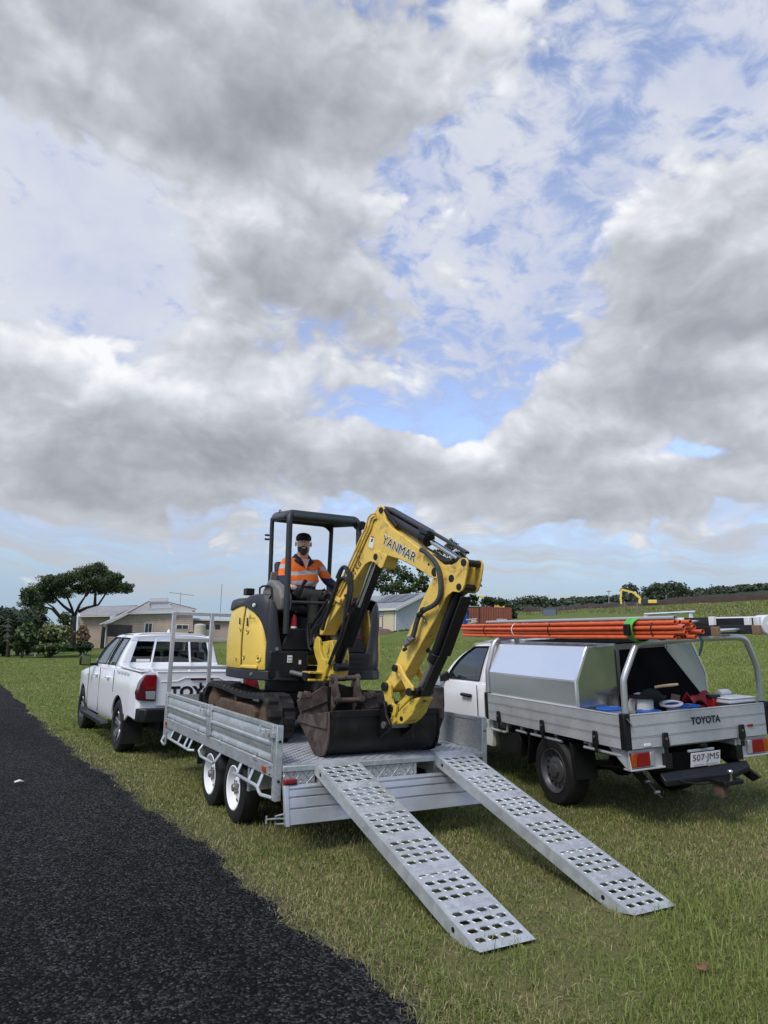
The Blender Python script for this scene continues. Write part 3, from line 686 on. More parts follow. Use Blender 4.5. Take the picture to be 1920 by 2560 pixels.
for x in (XL, XR-.04):
    m = tb(); m.rings([[tgp(x, -.01, .0065), tgp(x, 1.01, .0065), tgp(x, 1.01, .028), tgp(x, -.01, .028)], [tgp(x+.038, -.01, .0065), tgp(x+.038, 1.01, .0065), tgp(x+.038, 1.01, .028), tgp(x+.038, -.01, .028)]]); m.build('end_cap', ALU, gate, .003)
m = tb(); q = Vector(tgp(XL, .82, .01)); m.tube([q, q+Vector((-.05, 0, .01)), q+Vector((-.16, .0, .012))], .007, 6); m.tube([q+Vector((-.16, 0, -.02)), q+Vector((-.16, 0, .04))], .008, 6)
m.tube([q+Vector((-.01, 0, .04)), q+Vector((-.085, 0, .03)), q+Vector((-.085, 0, -.03)), q+Vector((-.01, 0, -.035))], .007, 6); m.build('tailgate_latch', GALV, gate)
# ------------------------------------------------------------------ loading ramps
def ramp_mesh(wd, ln, th):
    """punched tread: four slots to a row; every fifth row is a raised ridge"""
    me = MB(); nx = 4; m = 0.022; cw = (wd-2*m)/nx; pitch = 0.0795; ny = int((ln-0.06)/pitch); y0 = (ln-ny*pitch)*0.4
    def cell(xa, xb, ya, yb, hole):
        cx, cy = (xa+xb)/2, (ya+yb)/2
        if not hole: me.add([(xa,ya,0),(xb,ya,0),(xb,yb,0),(xa,yb,0)], [(0,1,2,3)]); return
        hw, hh = (xb-xa)*0.385, (yb-ya)*0.235; k = hh*0.66
        h = [(-hw, -hh+k), (-hw+k, -hh), (hw-k, -hh), (hw, -hh+k), (hw, hh-k), (hw-k, hh), (-hw+k, hh), (-hw, hh-k)]
        o = [(xa,ya),(xb,ya),(xb,yb),(xa,yb)]
        v = [(x,y,0) for x,y in o] + [(cx+a,cy+c,0.0) for a,c in h] + [(cx+a*.97,cy+c*.96,-th) for a,c in h]
        f = [(0,1,6,5),(0,5,4),(1,2,8,7),(1,7,6),(2,3,10,9),(2,9,8),(3,0,4,11),(3,11,10)]
        f += [(4+i, 4+(i+1)%8, 12+(i+1)%8, 12+i) for i in range(8)]
        me.add(v, f)
        # rolled lip standing up round the slot
        l = [(cx+a*1.0, cy+c*1.0, .0006) for a,c in h]; lo = [(cx+a*1.09, cy+c*1.14, .0003) for a,c in h]; lm = [(cx+a*1.04, cy+c*1.07, .0025) for a,c in h]
        me.add(l+lm+lo, [(i,(i+1)%8,8+(i+1)%8,8+i) for i in range(8)]+[(8+i,8+(i+1)%8,16+(i+1)%8,16+i) for i in range(8)])
    for r in range(ny):
        ya, yb = y0+r*pitch, y0+(r+1)*pitch
        ridge = (r % 5 == 4)
        for c in range(nx):
            xa, xb = m+c*cw, m+(c+1)*cw
            if ridge:
                cell(xa, xb, ya, yb, False)
                xm, ym = (xa+xb)/2, (ya+yb)/2; a, e = cw*.33, pitch*.2
                q = [(xm-a, ym-e, .0008), (xm+a, ym-e, .0008), (xm+a*.9, ym+e*.2, .011), (xm-a*.9, ym+e*.2, .011), (xm+a, ym+e, .0008), (xm-a, ym+e, .0008)]
                me.add(q, [(0,1,2,3),(3,2,4,5),(0,3,5),(1,4,2)])
            else: cell(xa, xb, ya, yb, True)
        for xa, xb in ((0, m), (wd-m, wd)): me.add([(xa,ya,0),(xb,ya,0),(xb,yb,0),(xa,yb,0)], [(0,1,2,3)])
    for ya, yb in ((0, y0), (y0+ny*pitch, ln)): me.add([(0,ya,0),(wd,ya,0),(wd,yb,0),(0,yb,0)], [(0,1,2,3)])
    return me
def make_ramp(x0, label):
    wd = 0.412; top = Vector((x0, -0.025, HD+0.004)); bot = Vector((x0, -2.352, 0.022+gz(x0, -2.35)))
    ln = (top-bot).length; ang = math.asin((top.z-bot.z)/ln)
    M = Matrix.Translation(bot) @ Matrix.Rotation(ang, 4, 'X')
    r = thing('loading_ramp', label, 'ramp', M, 'pair of galvanised loading ramps')
    t = ramp_mesh(wd, ln, .005); t.build('tread', GALV_RAMP, r, world=False)
    for x in (0.0, wd-.006):
        m = MB(); m.prism([(x, 0.012, -.003), (x, .17, -.085), (x, ln-.02, -.085), (x, ln, -.06), (x, ln, -.003)], (.006, 0, 0)); s = m.build('side_rail', GALV_RAMP, r, .0015, world=False)
        m = MB(); xo = x-.002 if x == 0 else x+.004
        for yy in (.26, ln-.14): m.cyl((xo, yy, -.042), (xo+.004, yy, -.042), .016, n=12)
        m.build('side_rail_hole', BLACKP, s, world=False)
        m = MB(); m.box(x if x == 0 else x-.03, x+.036 if x == 0 else x+.006, .17, ln-.02, -.09, -.0855); m.build('bottom_flange', GALV_RAMP, s, world=False)
    m = MB(); m.box(.01, wd-.01, ln-.005, ln+.05, -.012, .002); m.build('hook_plate', GALV_RAMP, r, .002, world=False)
    for yy in np.linspace(.35, ln-.3, 6): m = MB(); m.box(.0065, wd-.0065, yy, yy+.03, -.05, -.006); m.build('cross_member', GALV_RAMP, r, world=False)
    return r
make_ramp(0.348, 'galvanised loading ramp leaning on the trailer end towards the asphalt road')
make_ramp(1.585, 'galvanised loading ramp leaning on the trailer end towards the tray ute')
# ------------------------------------------------------------------ mini excavator on the deck
def r7(x, y): return (560+x*.24111, 1240+y*.24111)
def r8(x, y): return (720+x*.25316, 1650+y*.25316)
def rA(x, y): return (760+x*.14467, 1250+y*.14467)
def rB(x, y): return (960+x*.15672, 1250+y*.15672)
def rC(x, y): return (760+x*.14467, 1500+y*.14467)
def rD(x, y): return (930+x*.15672, 1560+y*.15672)
EC = Vector((1.1, 2.28, HD))
exc = thing('mini_excavator', 'yellow mini excavator with dark canopy parked on the trailer deck', 'excavator', tuple(EC))
# --- tracks
def track_path(n=132):
    """closed loop (y, z, tangent) round idler and sprocket"""
    a, c = (1.36, .935, .225), (3.24, .945, .235); pts = []
    for t in np.linspace(-90, 90, 30): pts.append((c[0]+c[2]*math.cos(R(t)), c[1]+c[2]*math.sin(R(t))))
    for t in np.linspace(0, 1, 38)[1:-1]: pts.append((c[0]+(a[0]-c[0])*t, c[1]+c[2]+(a[1]+a[2]-c[1]-c[2])*t - 0.022*math.sin(math.pi*t)+.016*math.sin(2*math.pi*t)))
    for t in np.linspace(90, 270, 30): pts.append((a[0]+a[2]*math.cos(R(t)), a[1]+a[2]*math.sin(R(t))))
    for t in np.linspace(0, 1, 38)[1:-1]: pts.append((a[0]+(c[0]-a[0])*t, HD+.012+(.0)*t))
    P = np.array(pts); d = np.r_[0, np.cumsum(np.hypot(*(np.roll(P, -1, 0)-P).T))]
    s = np.linspace(0, d[-1], n, endpoint=False); Q = np.vstack([P, P[:1]])
    y = np.interp(s, d, Q[:, 0]); z = np.interp(s, d, Q[:, 1])
    return np.stack([y, z], 1)
for x0 in (0.34, 1.56):
    n = 216; P = track_path(n); T = np.roll(P, -1, 0)-np.roll(P, 1, 0); T /= np.hypot(*T.T)[:, None]; Nn = np.stack([T[:, 1], -T[:, 0]], 1)
    cols = [0, .022, .13, .15, .17, .278, .30]; rings = []
    for i in range(n):
        q = []
        ph = i % 6; la = 1 if ph in (0, 1, 2) else 0; lb = 1 if (i+3) % 6 in (0, 1, 2) else 0
        for k, cx in enumerate(cols):
            lug = [0, la, la, max(la, lb), lb, lb, 0][k]*0.030
            if k in (0, 6): lug = .004
            o = P[i] + Nn[i]*lug; q.append(Vector((x0+cx, o[0], max(o[1], HD+.002))))
        for cx in (.30, 0.0): o = P[i] - Nn[i]*0.035; q.append(Vector((x0+cx, o[0], max(o[1], HD+.01))))
        rings.append(q)
    rings.append(rings[0])
    m = MB(); m.rings(rings, True, False); m.build('rubber_track', RUBBERT, exc, sharp=28)
    s = 0.0
    m = MB()
    pr = [(1.62, .80), (1.62, .98), (1.72, 1.03), (2.86, 1.03), (2.98, .98), (2.98, .80), (2.9, .77), (1.7, .77)]
    m.prism([(x0+.03, y, z) for y, z in pr], (.24, 0, 0)); fr = m.build('track_frame', RUSTY, exc, .015)
    for y, z, rr, nm in ((1.36, .935, .185, 'idler'), (3.24, .945, .195, 'drive_sprocket')):
        m = MB(); m.lathe([(.02, 0), (rr*.55, 0), (rr*.6, .03), (rr*.95, .03), (rr, .06), (rr, .2), (rr*.9, .24), (.02, .24)], (x0+.03, y, z), (1, 0, 0), 28); m.build(nm, RUSTY, exc)
    for y in (1.82, 2.28, 2.74):
        m = MB(); m.lathe([(.02, 0), (.065, 0), (.07, .02), (.07, .24), (.02, .26)], (x0+.02, y, .775), (1, 0, 0), 18); m.build('track_roller', RUSTY, exc)
    m = MB(); m.lathe([(.01, 0), (.04, 0), (.045, .02), (.045, .2), (.01, .22)], (x0+.04, 2.3, 1.08), (1, 0, 0), 14); m.build('top_roller', RUSTY, exc)
m = MB(); m.prism([(.60, 1.75, .86), (1.60, 1.75, .86), (1.60, 2.85, .86), (.60, 2.85, .86)], (0, 0, .16)); m.build('centre_frame', BLACK, exc, .03)
m = MB(); m.lathe([(.02, 0), (.42, 0), (.42, .12), (.36, .13), (.36, .28), (.02, .28)], (1.1, 2.28, 1.02), (0, 0, 1), 32); m.build('slew_ring', BLACK, exc)
m = MB(); m.prism([(.34, 3.72, .72), (.34, 3.66, .74), (.34, 3.62, .88), (.34, 3.66, 1.03), (.34, 3.70, 1.04), (.34, 3.70, .9)], (1.52, 0, 0)); bl = m.build('dozer_blade', BLACK, exc, .004)
for x in (.75, 1.4):
    m = MB(); m.bar((x, 2.8, .88), (x, 3.66, .86), .08, .09); m.build('blade_arm', BLACK, exc, .006)
# --- upper body: plan outline
OUT = [(.66, 1.42), (.52, 1.42), (.43, 1.45), (.37, 1.52), (.325, 1.62), (.295, 1.76), (.28, 1.92), (.272, 2.08), (.27, 2.25)]
OUT += [(1.1+.83*math.cos(R(a)), 2.25+.83*math.sin(R(a))) for a in range(170, 9, -10)]
OUT += [(1.93, 2.25), (1.928, 2.08), (1.92, 1.92), (1.905, 1.76), (1.875, 1.62), (1.83, 1.52), (1.77, 1.45), (1.68, 1.42), (1.54, 1.42)]
def refine(pl, k):
    o = []
    for i in range(len(pl)-1):
        for j in range(k): t = j/k; o.append((pl[i][0]*(1-t)+pl[i+1][0]*t, pl[i][1]*(1-t)+pl[i+1][1]*t))
    return o+[pl[-1]]
OUT = refine(OUT, 3)
def px_of(p): 
    v = Vector(p)-CAM; z = v.dot(FW); return 960+F_PX*v.dot(RT)/z, 1280-F_PX*v.dot(UP)/z
def z_for(p, py):
    """height on the upright through plan point p that projects to image row py"""
    x = px_of((p[0], p[1], 1.8))[0]
    for _ in range(2):
        v = ray(x, py); t = math.hypot(p[0]-CAM.x, p[1]-CAM.y)/math.hypot(v.x, v.y); z = CAM.z+v.z*t; x = px_of((p[0], p[1], z))[0]
    return z
m = MB(); m.prism([(x, y, 1.305) for x, y in OUT], (0, 0, .105)); m.build('base_skirt', DGREY, exc, .012)
ytop = [(560, 1500), (590, 1503), (600, 1506), (614, 1517), (630, 1527), (644, 1541), (652, 1554), (659, 1570), (666, 1597), (672, 1624), (676, 1640)]
htop = [(560, 1506), (590, 1506), (598, 1502), (613, 1489), (635, 1487), (655, 1493), (673, 1498), (684, 1508), (690, 1522), (695, 1560), (702, 1626), (720, 1640)]
def curve(c, x): return float(np.interp(x, [p[0] for p in c], [p[1] for p in c]))
half = len(OUT)//2
yz, hz = [], []
for i, p in enumerate(OUT[:half+1]):
    if p[1] > 2.35: yz.append(2.10); hz.append(2.20); continue
    x = px_of((*p, 1.9))[0]; a = z_for(p, curve(ytop, x)); h = z_for(p, curve(htop, x))
    yz.append(min(2.12, max(1.42, a))); hz.append(min(2.24, max(1.44, h)))
# blend towards the rear, mirror to the far side
for i in range(len(yz)):
    if OUT[i][1] > 2.05: k = min(1, (OUT[i][1]-2.05)/.3); yz[i] = yz[i]*(1-k)+2.08*k; hz[i] = hz[i]*(1-k)+2.19*k
n = len(OUT); yz = [yz[min(i, n-1-i)] for i in range(n)]; hz = [max(hz[min(i, n-1-i)], yz[min(i, n-1-i)]+.004) for i in range(n)]
cx, cy = 1.1, 2.25
def inset(p, k): d = Vector((p[0]-cx, p[1]-cy)); return (cx+d.x*(1-k/d.length), cy+d.y*(1-k/d.length))
# rear-side covers: door panel, side panel, rear hood, far side
def shell(name, i0, i1, lo, hi, matl, ins=0.0, bulge=0.0, parent=None, solid=.02):
    m = MB(); rows = []
    for t in np.linspace(0, 1, 7):
        row = []
        for i in range(i0, i1+1):
            z = lo[i]*(1-t)+hi[i]*t; p = inset(OUT[i], ins - bulge*math.sin(math.pi*min(1, t*1.1))*1.0 + 0.03*t**4)
            row.append((p[0], p[1], z))
        rows.append(row)
    m.grid(rows); return m.build(name, matl, parent or exc, .004, solid=solid)
zlo = [1.415]*n
def near_i(px): 
    return min(range(half), key=lambda i: abs(px_of((*OUT[i], 1.7))[0]-px) + (0 if OUT[i][1] < 2.5 else 999))
i_front = near_i(668); i_split = near_i(601)
shell('side_door', i_front, i_split-1, zlo, [max(a, 1.43) for a in yz], YELLOWC, .004, .012)
shell('engine_cover', i_split, n-1-i_split, zlo, yz, YELLOWC, .004, .012)
shell('side_cover', n-i_split, n-1-i_front, zlo, [max(a, 1.43) for a in yz], YELLOWC, .004, .012)
# dark hood above the yellow panels and round the front corner
lo2 = [max(1.42, a-.01) if i_front <= min(i, n-1-i) else 1.42 for i, a in enumerate(yz)]
shell('corner_cover', 0, i_front, [1.42]*n, [max(h, 1.6) for h in hz], DGREY, .006, .0)
shell('corner_cover', n-1-i_front, n-1, [1.42]*n, [max(h, 1.6) for h in hz], DGREY, .006, .0)
shell('hood', i_front, n-1-i_front, lo2, hz, DGREY, .012, -.004)
m = MB()
ring0 = [(*inset(OUT[i], .042), hz[i]-.004) for i in range(n)]; ring1 = [(*inset(OUT[i], .10), hz[i]+.018) for i in range(n)]; ring2 = [(*inset(OUT[i], .26), min(2.26, hz[i]+.03)) for i in range(n)]
rear = [i for i in range(n) if OUT[i][1] > 1.55]
m.grid([[ring0[i] for i in rear], [ring1[i] for i in rear], [ring2[i] for i in rear]])
m.add([ring2[i] for i in rear if OUT[i][1] > 2.2], [tuple(range(sum(1 for i in rear if OUT[i][1] > 2.2)))])
m.build('hood_top', DGREY, exc, sharp=50)
# details on the near covers
def on_cover(px, py, off=.012):
    best = None
    for i in range(half):
        if OUT[i][1] > 2.45: break
        a, c = OUT[i], OUT[i+1]; xa, xc = px_of((*a, 1.75))[0], px_of((*c, 1.75))[0]
        if min(xa, xc) <= px <= max(xa, xc) and xa != xc:
            t = (px-xa)/(xc-xa); p = (a[0]*(1-t)+c[0]*t, a[1]*(1-t)+c[1]*t); d = Vector((c[0]-a[0], c[1]-a[1], 0)).normalized()
            nrm = Vector((-d.y, d.x, 0)); 
            if nrm.dot(Vector((p[0]-cx, p[1]-cy, 0))) < 0: nrm = -nrm
            return Vector((p[0], p[1], z_for(p, py)))+nrm*off, nrm, d
    return None
for q, rr in (((245, 1400), .02), ((372, 1682), .026), ((220, 1662), .02), ((172, 1382), .014), ((140, 1682), .014)):
    h = on_cover(*r7(*q))
    if h:
        m = MB(); m.lathe([(rr*.55, -.012), (rr, -.002), (rr*1.35, .004), (rr*1.5, .0)], h[0], h[1], 16); m.build('cover_recess', YELLOWC, exc)
        m = MB(); m.lathe([(.004, .003), (rr*.45, .003), (rr*.5, -.004)], h[0]+h[1]*.0015, h[1], 10); m.build('cover_bolt', BLACKP, exc)
for (x, ya, yb) in ((243, 1262, 1350), (164, 1262, 1330)):
    a = on_cover(*r7(x, ya)); c = on_cover(*r7(x, yb))
    if a and c:
        m = MB(); m.bar(a[0], c[0], .02, .01, up=a[1]); m.build('cover_slot', BLACKP, exc, .003)
a = on_cover(*r7(200, 1765)); c = on_cover(*r7(365, 1775))
if a and c: m = MB(); m.bar(a[0], c[0], .035, .02, up=a[1]); m.build('cover_rib', YELLOWC, exc, .008)
a = on_cover(*r7(263, 1278), .016); c = on_cover(*r7(335, 1280), .016)
if a and c: text('diesel_lettering', 'DIESEL', INK, exc, a[0], c[0]-a[0], (0, 0, 1), .022, (c[0]-a[0]).length, .003, .01)
a = on_cover(*r7(250, 1235), .016)
if a: m = MB(); m.bar(a[0], a[0]+Vector((0, 0, .05)), .03, .003, up=a[1]); m.build('service_sticker', DECALW, exc)
for q, col in (((298, 1132), DECALW), ((553, 1587), STEEL), ((305, 1848), STEEL)):
    h = on_cover(*r7(*q), .0)
    if h:
        m = MB(); m.lathe([(.004, .016), (.018, .016), (.022, .0)], h[0], h[1], 12); m.build('cover_plug', col, exc)
# black front: deck edge, side boxes, floor
m = MB(); m.prism([(.44, 1.425, 1.325), (.44, 1.425, 1.615), (.88, 1.405, 1.615), (.88, 1.405, 1.45), (.82, 1.41, 1.325)], (0, .5, 0)); m.build('front_box', BLACK, exc, .015)
m = MB(); m.prism([(1.28, 1.405, 1.325), (1.28, 1.405, 1.60), (1.70, 1.43, 1.60), (1.72, 1.43, 1.325)], (0, .5, 0)); fb = m.build('front_box', BLACK, exc, .02)
for k in range(4):
    z = 1.375+k*.055; m = MB(); m.box(1.30+.0*k, 1.56, 1.398, 1.42, z, z+.03); m.build('louvre', BLACKP, fb, .003)
m = MB(); m.box(.55, 1.62, 1.47, 2.25, 1.58, 1.66); m.build('floor', BLACK, exc, .01)
m = MB(); m.prism([(.57, 1.46, 1.62), (.66, 1.46, 1.86), (.88, 1.46, 1.86), (.90, 1.46, 1.62)], (0, .28, 0)); m.build('front_cowl', BLACK, exc, .015)
m = MB(); m.prism([(1.30, 1.46, 1.60), (1.33, 1.46, 1.86), (1.56, 1.46, 1.86), (1.62, 1.46, 1.60)], (0, .28, 0)); cw_ = m.build('front_cowl', BLACK, exc, .015)
text('cowl_lettering', 'YANMAR', INKR, cw_, (1.345, 1.458, 1.765), (1, 0, 0), (0, 0, 1), .028, .20, .003, .01)
p = ony(*r7(685, 1690), 1.40); m = MB(); m.box(p.x-.026, p.x+.026, 1.4035, 1.415, p.z-.038, p.z+.038); o = m.build('lift_decal', DECALW, exc)
for dx in (-.012, .012):
    for dz in (-.018, .014): m = MB(); m.box(p.x+dx-.005, p.x+dx+.007, 1.4025, 1.4036, p.z+dz-.008, p.z+dz+.006); m.build('decal_mark', INK, o)
p = ony(*r7(790, 1723), 1.40); m = MB(); m.box(p.x-.013, p.x+.013, 1.4025, 1.415, p.z-.022, p.z+.022); m.build('warning_decal', DECALW, exc)
# --- canopy
_rr = ony(681, 1296, 2.10); PF = [Vector((.61, 1.45, 3.095)), Vector((1.50, 1.49, 3.105)), Vector((1.43, 2.10, _rr.z)), Vector((_rr.x, 2.10, _rr.z))]
m = MB(); cc = sum(PF, Vector())/4
rr_ = [p+(p-cc)*.02 for p in PF]
m.rings([[p+Vector((0, 0, -.005)) for p in rr_], [p+Vector((0, 0, .045)) for p in rr_], [cc+(p-cc)*.93+Vector((0, 0, .075)) for p in PF], [cc+(p-cc)*.5+Vector((0, 0, .088)) for p in PF]]); m.build('canopy_roof', CANOPY, exc, .02, seg=3)
m = MB(); m.tube([p for p in PF], .036, 10, closed=True)
cor = []
for i in range(4):
    a, c, d = PF[i-1], PF[i], PF[(i+1) % 4]; u = (a-c).normalized()*.09; w = (d-c).normalized()*.09
    cor += [c+u, c+(u+w)*.3, c+w]
m = MB(); m.tube(cor, .040, 10, closed=True); m.build('canopy_frame', CANOPY, exc)
foot = [(.62, 1.45, 1.80), (1.52, 1.49, 1.80), (1.44, 2.16, 2.20), (.68, 2.16, 2.20)]
for k, (t, f) in enumerate(zip(PF, foot)):
    rad = .034 if k < 2 else .026
    f = Vector(f); inn = (cc-t); inn.z = 0; inn = inn.normalized()
    tp = [t+Vector((0, 0, .03))+inn*.10, t+Vector((0, 0, .03))+inn*.03, t+Vector((0, 0, -.01)), t+Vector((0, 0, -.10)), (t+f)/2, f]
    m = MB(); m.tube(tp, rad, 12); m.build('canopy_post', CANOPY, exc)
# curved gussets of the rear hoop
for k in (1, 2): 
    t = PF[k]; d = (PF[0 if k == 1 else 3]-t).normalized(); c = t+Vector((0, 0, -.03))
    m = MB(); pts = [c, c+d*.16]+[c+d*(.16*(1-math.sin(R(a))))+Vector((0, 0, -.14*(1-math.cos(R(a))))) for a in (30, 50, 70)]+[c+Vector((0, 0, -.15))]
    m.prism(pts, (0, .01, 0)); m.build('canopy_gusset', CANOPY, exc)
p = PF[3].lerp(PF[0], .35)+Vector((.02, 0, .075)); m = MB(); m.tube([p+Vector((.012*math.cos(a)*1.0, 0, .028*math.sin(a)-.01)) for a in np.linspace(0, 2*math.pi, 12, endpoint=False)], .006, 6, closed=True); m.build('lifting_eye', CANOPY, exc)
p = ony(*r7(1430, 305), 1.42); m = MB(); m.lathe([(.01, -.05), (.035, -.045), (.05, -.02), (.052, .02), (.045, .03), (.01, .032)], p, (-.35, -1, -.25), 18); m.build('work_light', BLACKP, exc)
m = MB(); m.tube([ony(*r7(*q), 1.42) for q in ((705, 1100), (1050, 1112))], .018, 8); m.build('guard_bar', CANOPY, exc)
m = MB(); m.tube([onx(*r7(*q), .58) for q in ((470, 1065), (495, 1030), (490, 950), (470, 930), (400, 935), (372, 955), (370, 1035))], .012, 8); m.build('hand_rail', BLACKP, exc)
p = onx(*r7(260, 990), .5); m = MB(); m.box(p.x-.05, p.x+.05, p.y-.06, p.y+.06, p.z-.045, p.z+.035); m.build('hood_bracket', BLACKP, exc, .006)
p = ony(*r7(515, 865), 2.1); m = MB(); m.prism([(p.x-.045, p.y, p.z-.09), (p.x+.03, p.y, p.z-.09), (p.x+.05, p.y, p.z+.02), (p.x+.05, p.y, p.z+.09), (p.x-.03, p.y, p.z+.09), (p.x-.04, p.y, p.z+.01)], (0, .05, 0)); m.build('control_box', GREYP, exc, .008)
p = ony(*r7(455, 422), 2.22); m = MB(); m.box(p.x-.03, p.x+.02, p.y, p.y+.03, p.z+.01, p.z+.03); m.build('post_clip', BLACKP, exc); m = MB(); m.box(p.x-.03, p.x+.02, p.y, p.y+.03, p.z-.04, p.z-.02); m.build('post_clip', BLACKP, exc)
p0, p1 = ony(*r7(505, 570), 2.19), ony(*r7(490, 720), 2.19); m = MB(); m.bar(p0, p1, .022, .004, up=(0, -1, 0)); m.build('post_decal', mat('pink_decal', (.45, .2, .17), .5), exc)
# --- seat and controls
SEAT = mat('seat_vinyl', (.022, .021, .020), .6, var=.2, vscale=12)
m = MB(); m.box(.80, 1.28, 1.80, 2.25, 1.66, 2.02); m.build('seat_base', BLACK, exc, .03)
m = MB(); m.box(.77, 1.31, 1.74, 2.24, 2.02, 2.13); m.build('seat_cushion', SEAT, exc, .04, seg=3)
m = MB(); m.prism([(.78, 2.14, 2.14), (.78, 2.26, 2.16), (.78, 2.36, 2.66), (.78, 2.28, 2.68), (.78, 2.22, 2.5)], (.52, 0, 0)); m.build('seat_back', SEAT, exc, .04, seg=3)
for s, xo in ((-1, .60), (1, 1.38)):
    m = MB(); m.prism([(xo, 1.60, 2.05), (xo, 1.58, 2.20), (xo, 1.66, 2.30), (xo, 1.86, 2.40), (xo, 2.02, 2.42), (xo, 2.2, 2.30), (xo, 2.2, 2.02)], (.14, 0, 0)); m.build('control_console', GREYP, exc, .03, seg=3)
def stick(q, top, y, lean):
    a = ony(*r7(*q), y); c = ony(*r7(*top), y+lean)
    m = MB(); m.tube([a+(c-a)*t for t in (0, .15, .3, .45, .6)], [.05, .045, .047, .035, .03], 12); o = m.build('lever_boot', BLACKP, exc)
    m = MB(); m.tube([a+(c-a)*.55, a+(c-a)*.75, c], [.014, .02, .024], 10); m.build('joystick', BLACKP, exc)
stick((745, 1030), (850, 870), 1.55, -.06)
stick((1050, 1010), (1030, 965), 1.55, .0)
# --- boom in its own upright plane
PH = R(11.0); BU = Vector((math.sin(PH), -math.cos(PH), 0)); BN = Vector((math.cos(PH), math.sin(PH), 0)); B0 = Vector((.97, 1.40, 0))
def bp(px, off=0.0): return onp(px[0], px[1], B0+BN*off, BN)
def plate(name, pts, off, th, matl, parent=None, bevel=.006, ref=None, label=None):
    rf_ = off if ref is None else ref; m = MB(); m.prism([bp(p, rf_)+BN*(off-rf_) for p in pts], BN*th); return m.build(name, matl, parent or exc, bevel, label=label)
def pin(name, px, off, ln, r, matl=BLACK, parent=None):
    c = bp(px, off); m = MB(); m.cyl(c, c+BN*ln, r, n=16); return m.build(name, matl, parent or exc, .003)
boom_px = [(799, 1588), (798, 1571), (808, 1545), (834, 1500), (850, 1462), (880, 1402), (900, 1357), (917, 1316), (930, 1295), (938, 1277), (943, 1267), (952, 1263), (959, 1268), (961, 1284), (964, 1300), (978, 1318), (1010, 1341), (1045, 1368), (1076, 1391), (1095, 1408), (1103, 1425), (1100, 1440), (1090, 1447), (1072, 1442), (1058, 1431), (1035, 1417), (1000, 1399), (968, 1389), (962, 1402), (957, 1417), (951, 1421), (944, 1414), (935, 1406), (926, 1403), (917, 1407), (909, 1416), (881, 1458), (868, 1480), (850, 1518), (821, 1560), (806, 1587)]
boom = plate('boom', boom_px, -.085, .17, YELLOW, bevel=.008)
for px, r in (((938, 1392), .034), ((951, 1275), .03), ((862, 1489), .016), ((1086, 1430), .042), ((1071, 1411), .012)): pin('boom_pin', px, -.098, .015, r, BLACK, boom)
o = bp((952, 1394), -.0865); m = MB(); m.lathe([(.004, .0), (.03, .0), (.03, -.004)], o, -BN, 16); m.build('boom_hole', BLACKP, boom)
# plate round the cylinder pin
plate('cylinder_lug', [(910, 1413), (920, 1392), (934, 1379), (946, 1378), (958, 1384), (967, 1390), (962, 1402), (957, 1417), (951, 1421), (944, 1414), (935, 1406), (926, 1403), (917, 1407)], -.094, .010, YELLOW, boom, .003)
plate('boom_end_plate', [(1062, 1395), (1080, 1396), (1095, 1409), (1102, 1425), (1099, 1440), (1089, 1446), (1072, 1441), (1060, 1431)], -.094, .010, YELLOW, boom, .003)
a = bp((954.5, 1358), -.0875); c = bp((1035.5, 1406), -.0875); u = bp((958, 1334), -.0875)
xd = (c-a); yd = (u-a)-xd.normalized()*(u-a).dot(xd.normalized())
text('boom_lettering_edge', 'YANMAR', DECALW, boom, a-xd.normalized()*.006-yd.normalized()*.006, xd, yd, yd.length+.012, xd.length+.014, .0012, .045)
text('boom_lettering', 'YANMAR', INK, boom, a, xd, yd, yd.length-.004, xd.length, .003, .0)
a = bp((877, 1458), -.0875); c = bp((905, 1413), -.0875); xd = c-a; yd = BN.cross(xd).normalized()
if yd.z < 0: yd = -yd
text('load_lettering', '1250 KG', INK, boom, a+xd*.02+yd*.012, xd, yd, .055, xd.length, .002, .01)
m = MB(); q = [bp(p, -.0868) for p in ((926.5, 1339), (936.5, 1342), (932, 1371.5), (921, 1367))]; m.prism(q, -BN*.001); wd_ = m.build('warning_sticker', DECALW, boom)
q = [bp(p, -.0880) for p in ((929, 1346), (933, 1347), (931, 1355), (927, 1354))]; m = MB(); m.prism(q, -BN*.0006); m.build('sticker_mark', INK, wd_)
q = [bp(p, -.0880) for p in ((927.4, 1339.3), (935.8, 1341.8), (935.2, 1345), (926.7, 1342.4))]; m = MB(); m.prism(q, -BN*.0006); m.build('sticker_band', AMBER, wd_)
# hydraulic pipes along the boom
def bpath(name, pts, off, r, matl, parent=None, n=8):
    P = [bp(p, off if not isinstance(off, list) else off[i]) for i, p in enumerate(pts)]
    # smooth
    for _ in range(2):
        Q = [P[0]]
        for i in range(len(P)-1): Q += [P[i]*.75+P[i+1]*.25, P[i]*.25+P[i+1]*.75]
        P = Q+[P[-1]]
    m = MB(); m.tube(P, r, n); return m.build(name, matl, parent or exc)
for k, d in enumerate((0, 5.5, 11)):
    bpath('boom_pipe', [(822+d, 1508+d*.35), (836+d, 1486+d*.4), (852+d, 1455+d*.4), (880+d, 1396+d*.4), (905+d, 1338+d*.4), (916+d, 1316+d*.5), (920+d, 1294+d*.8), (930+d*.6, 1285+d), (938+d*.3, 1284+d)], -.098, .0105, YELLOW)
for k, d in enumerate((0, 6, 11)):
    bpath('boom_pipe', [(938+d*.4, 1299+d*.2), (960, 1309-d), (990, 1332-d*.9), (1020, 1354-d*.9), (1046, 1373-d*.8)], -.07+.03*k, .010, YELLOW)
m = MB(); m.bar(bp((831, 1490), -.10), bp((852, 1503), -.10), .05, .028, up=BN); m.build('pipe_clamp', YELLOW, exc, .006)
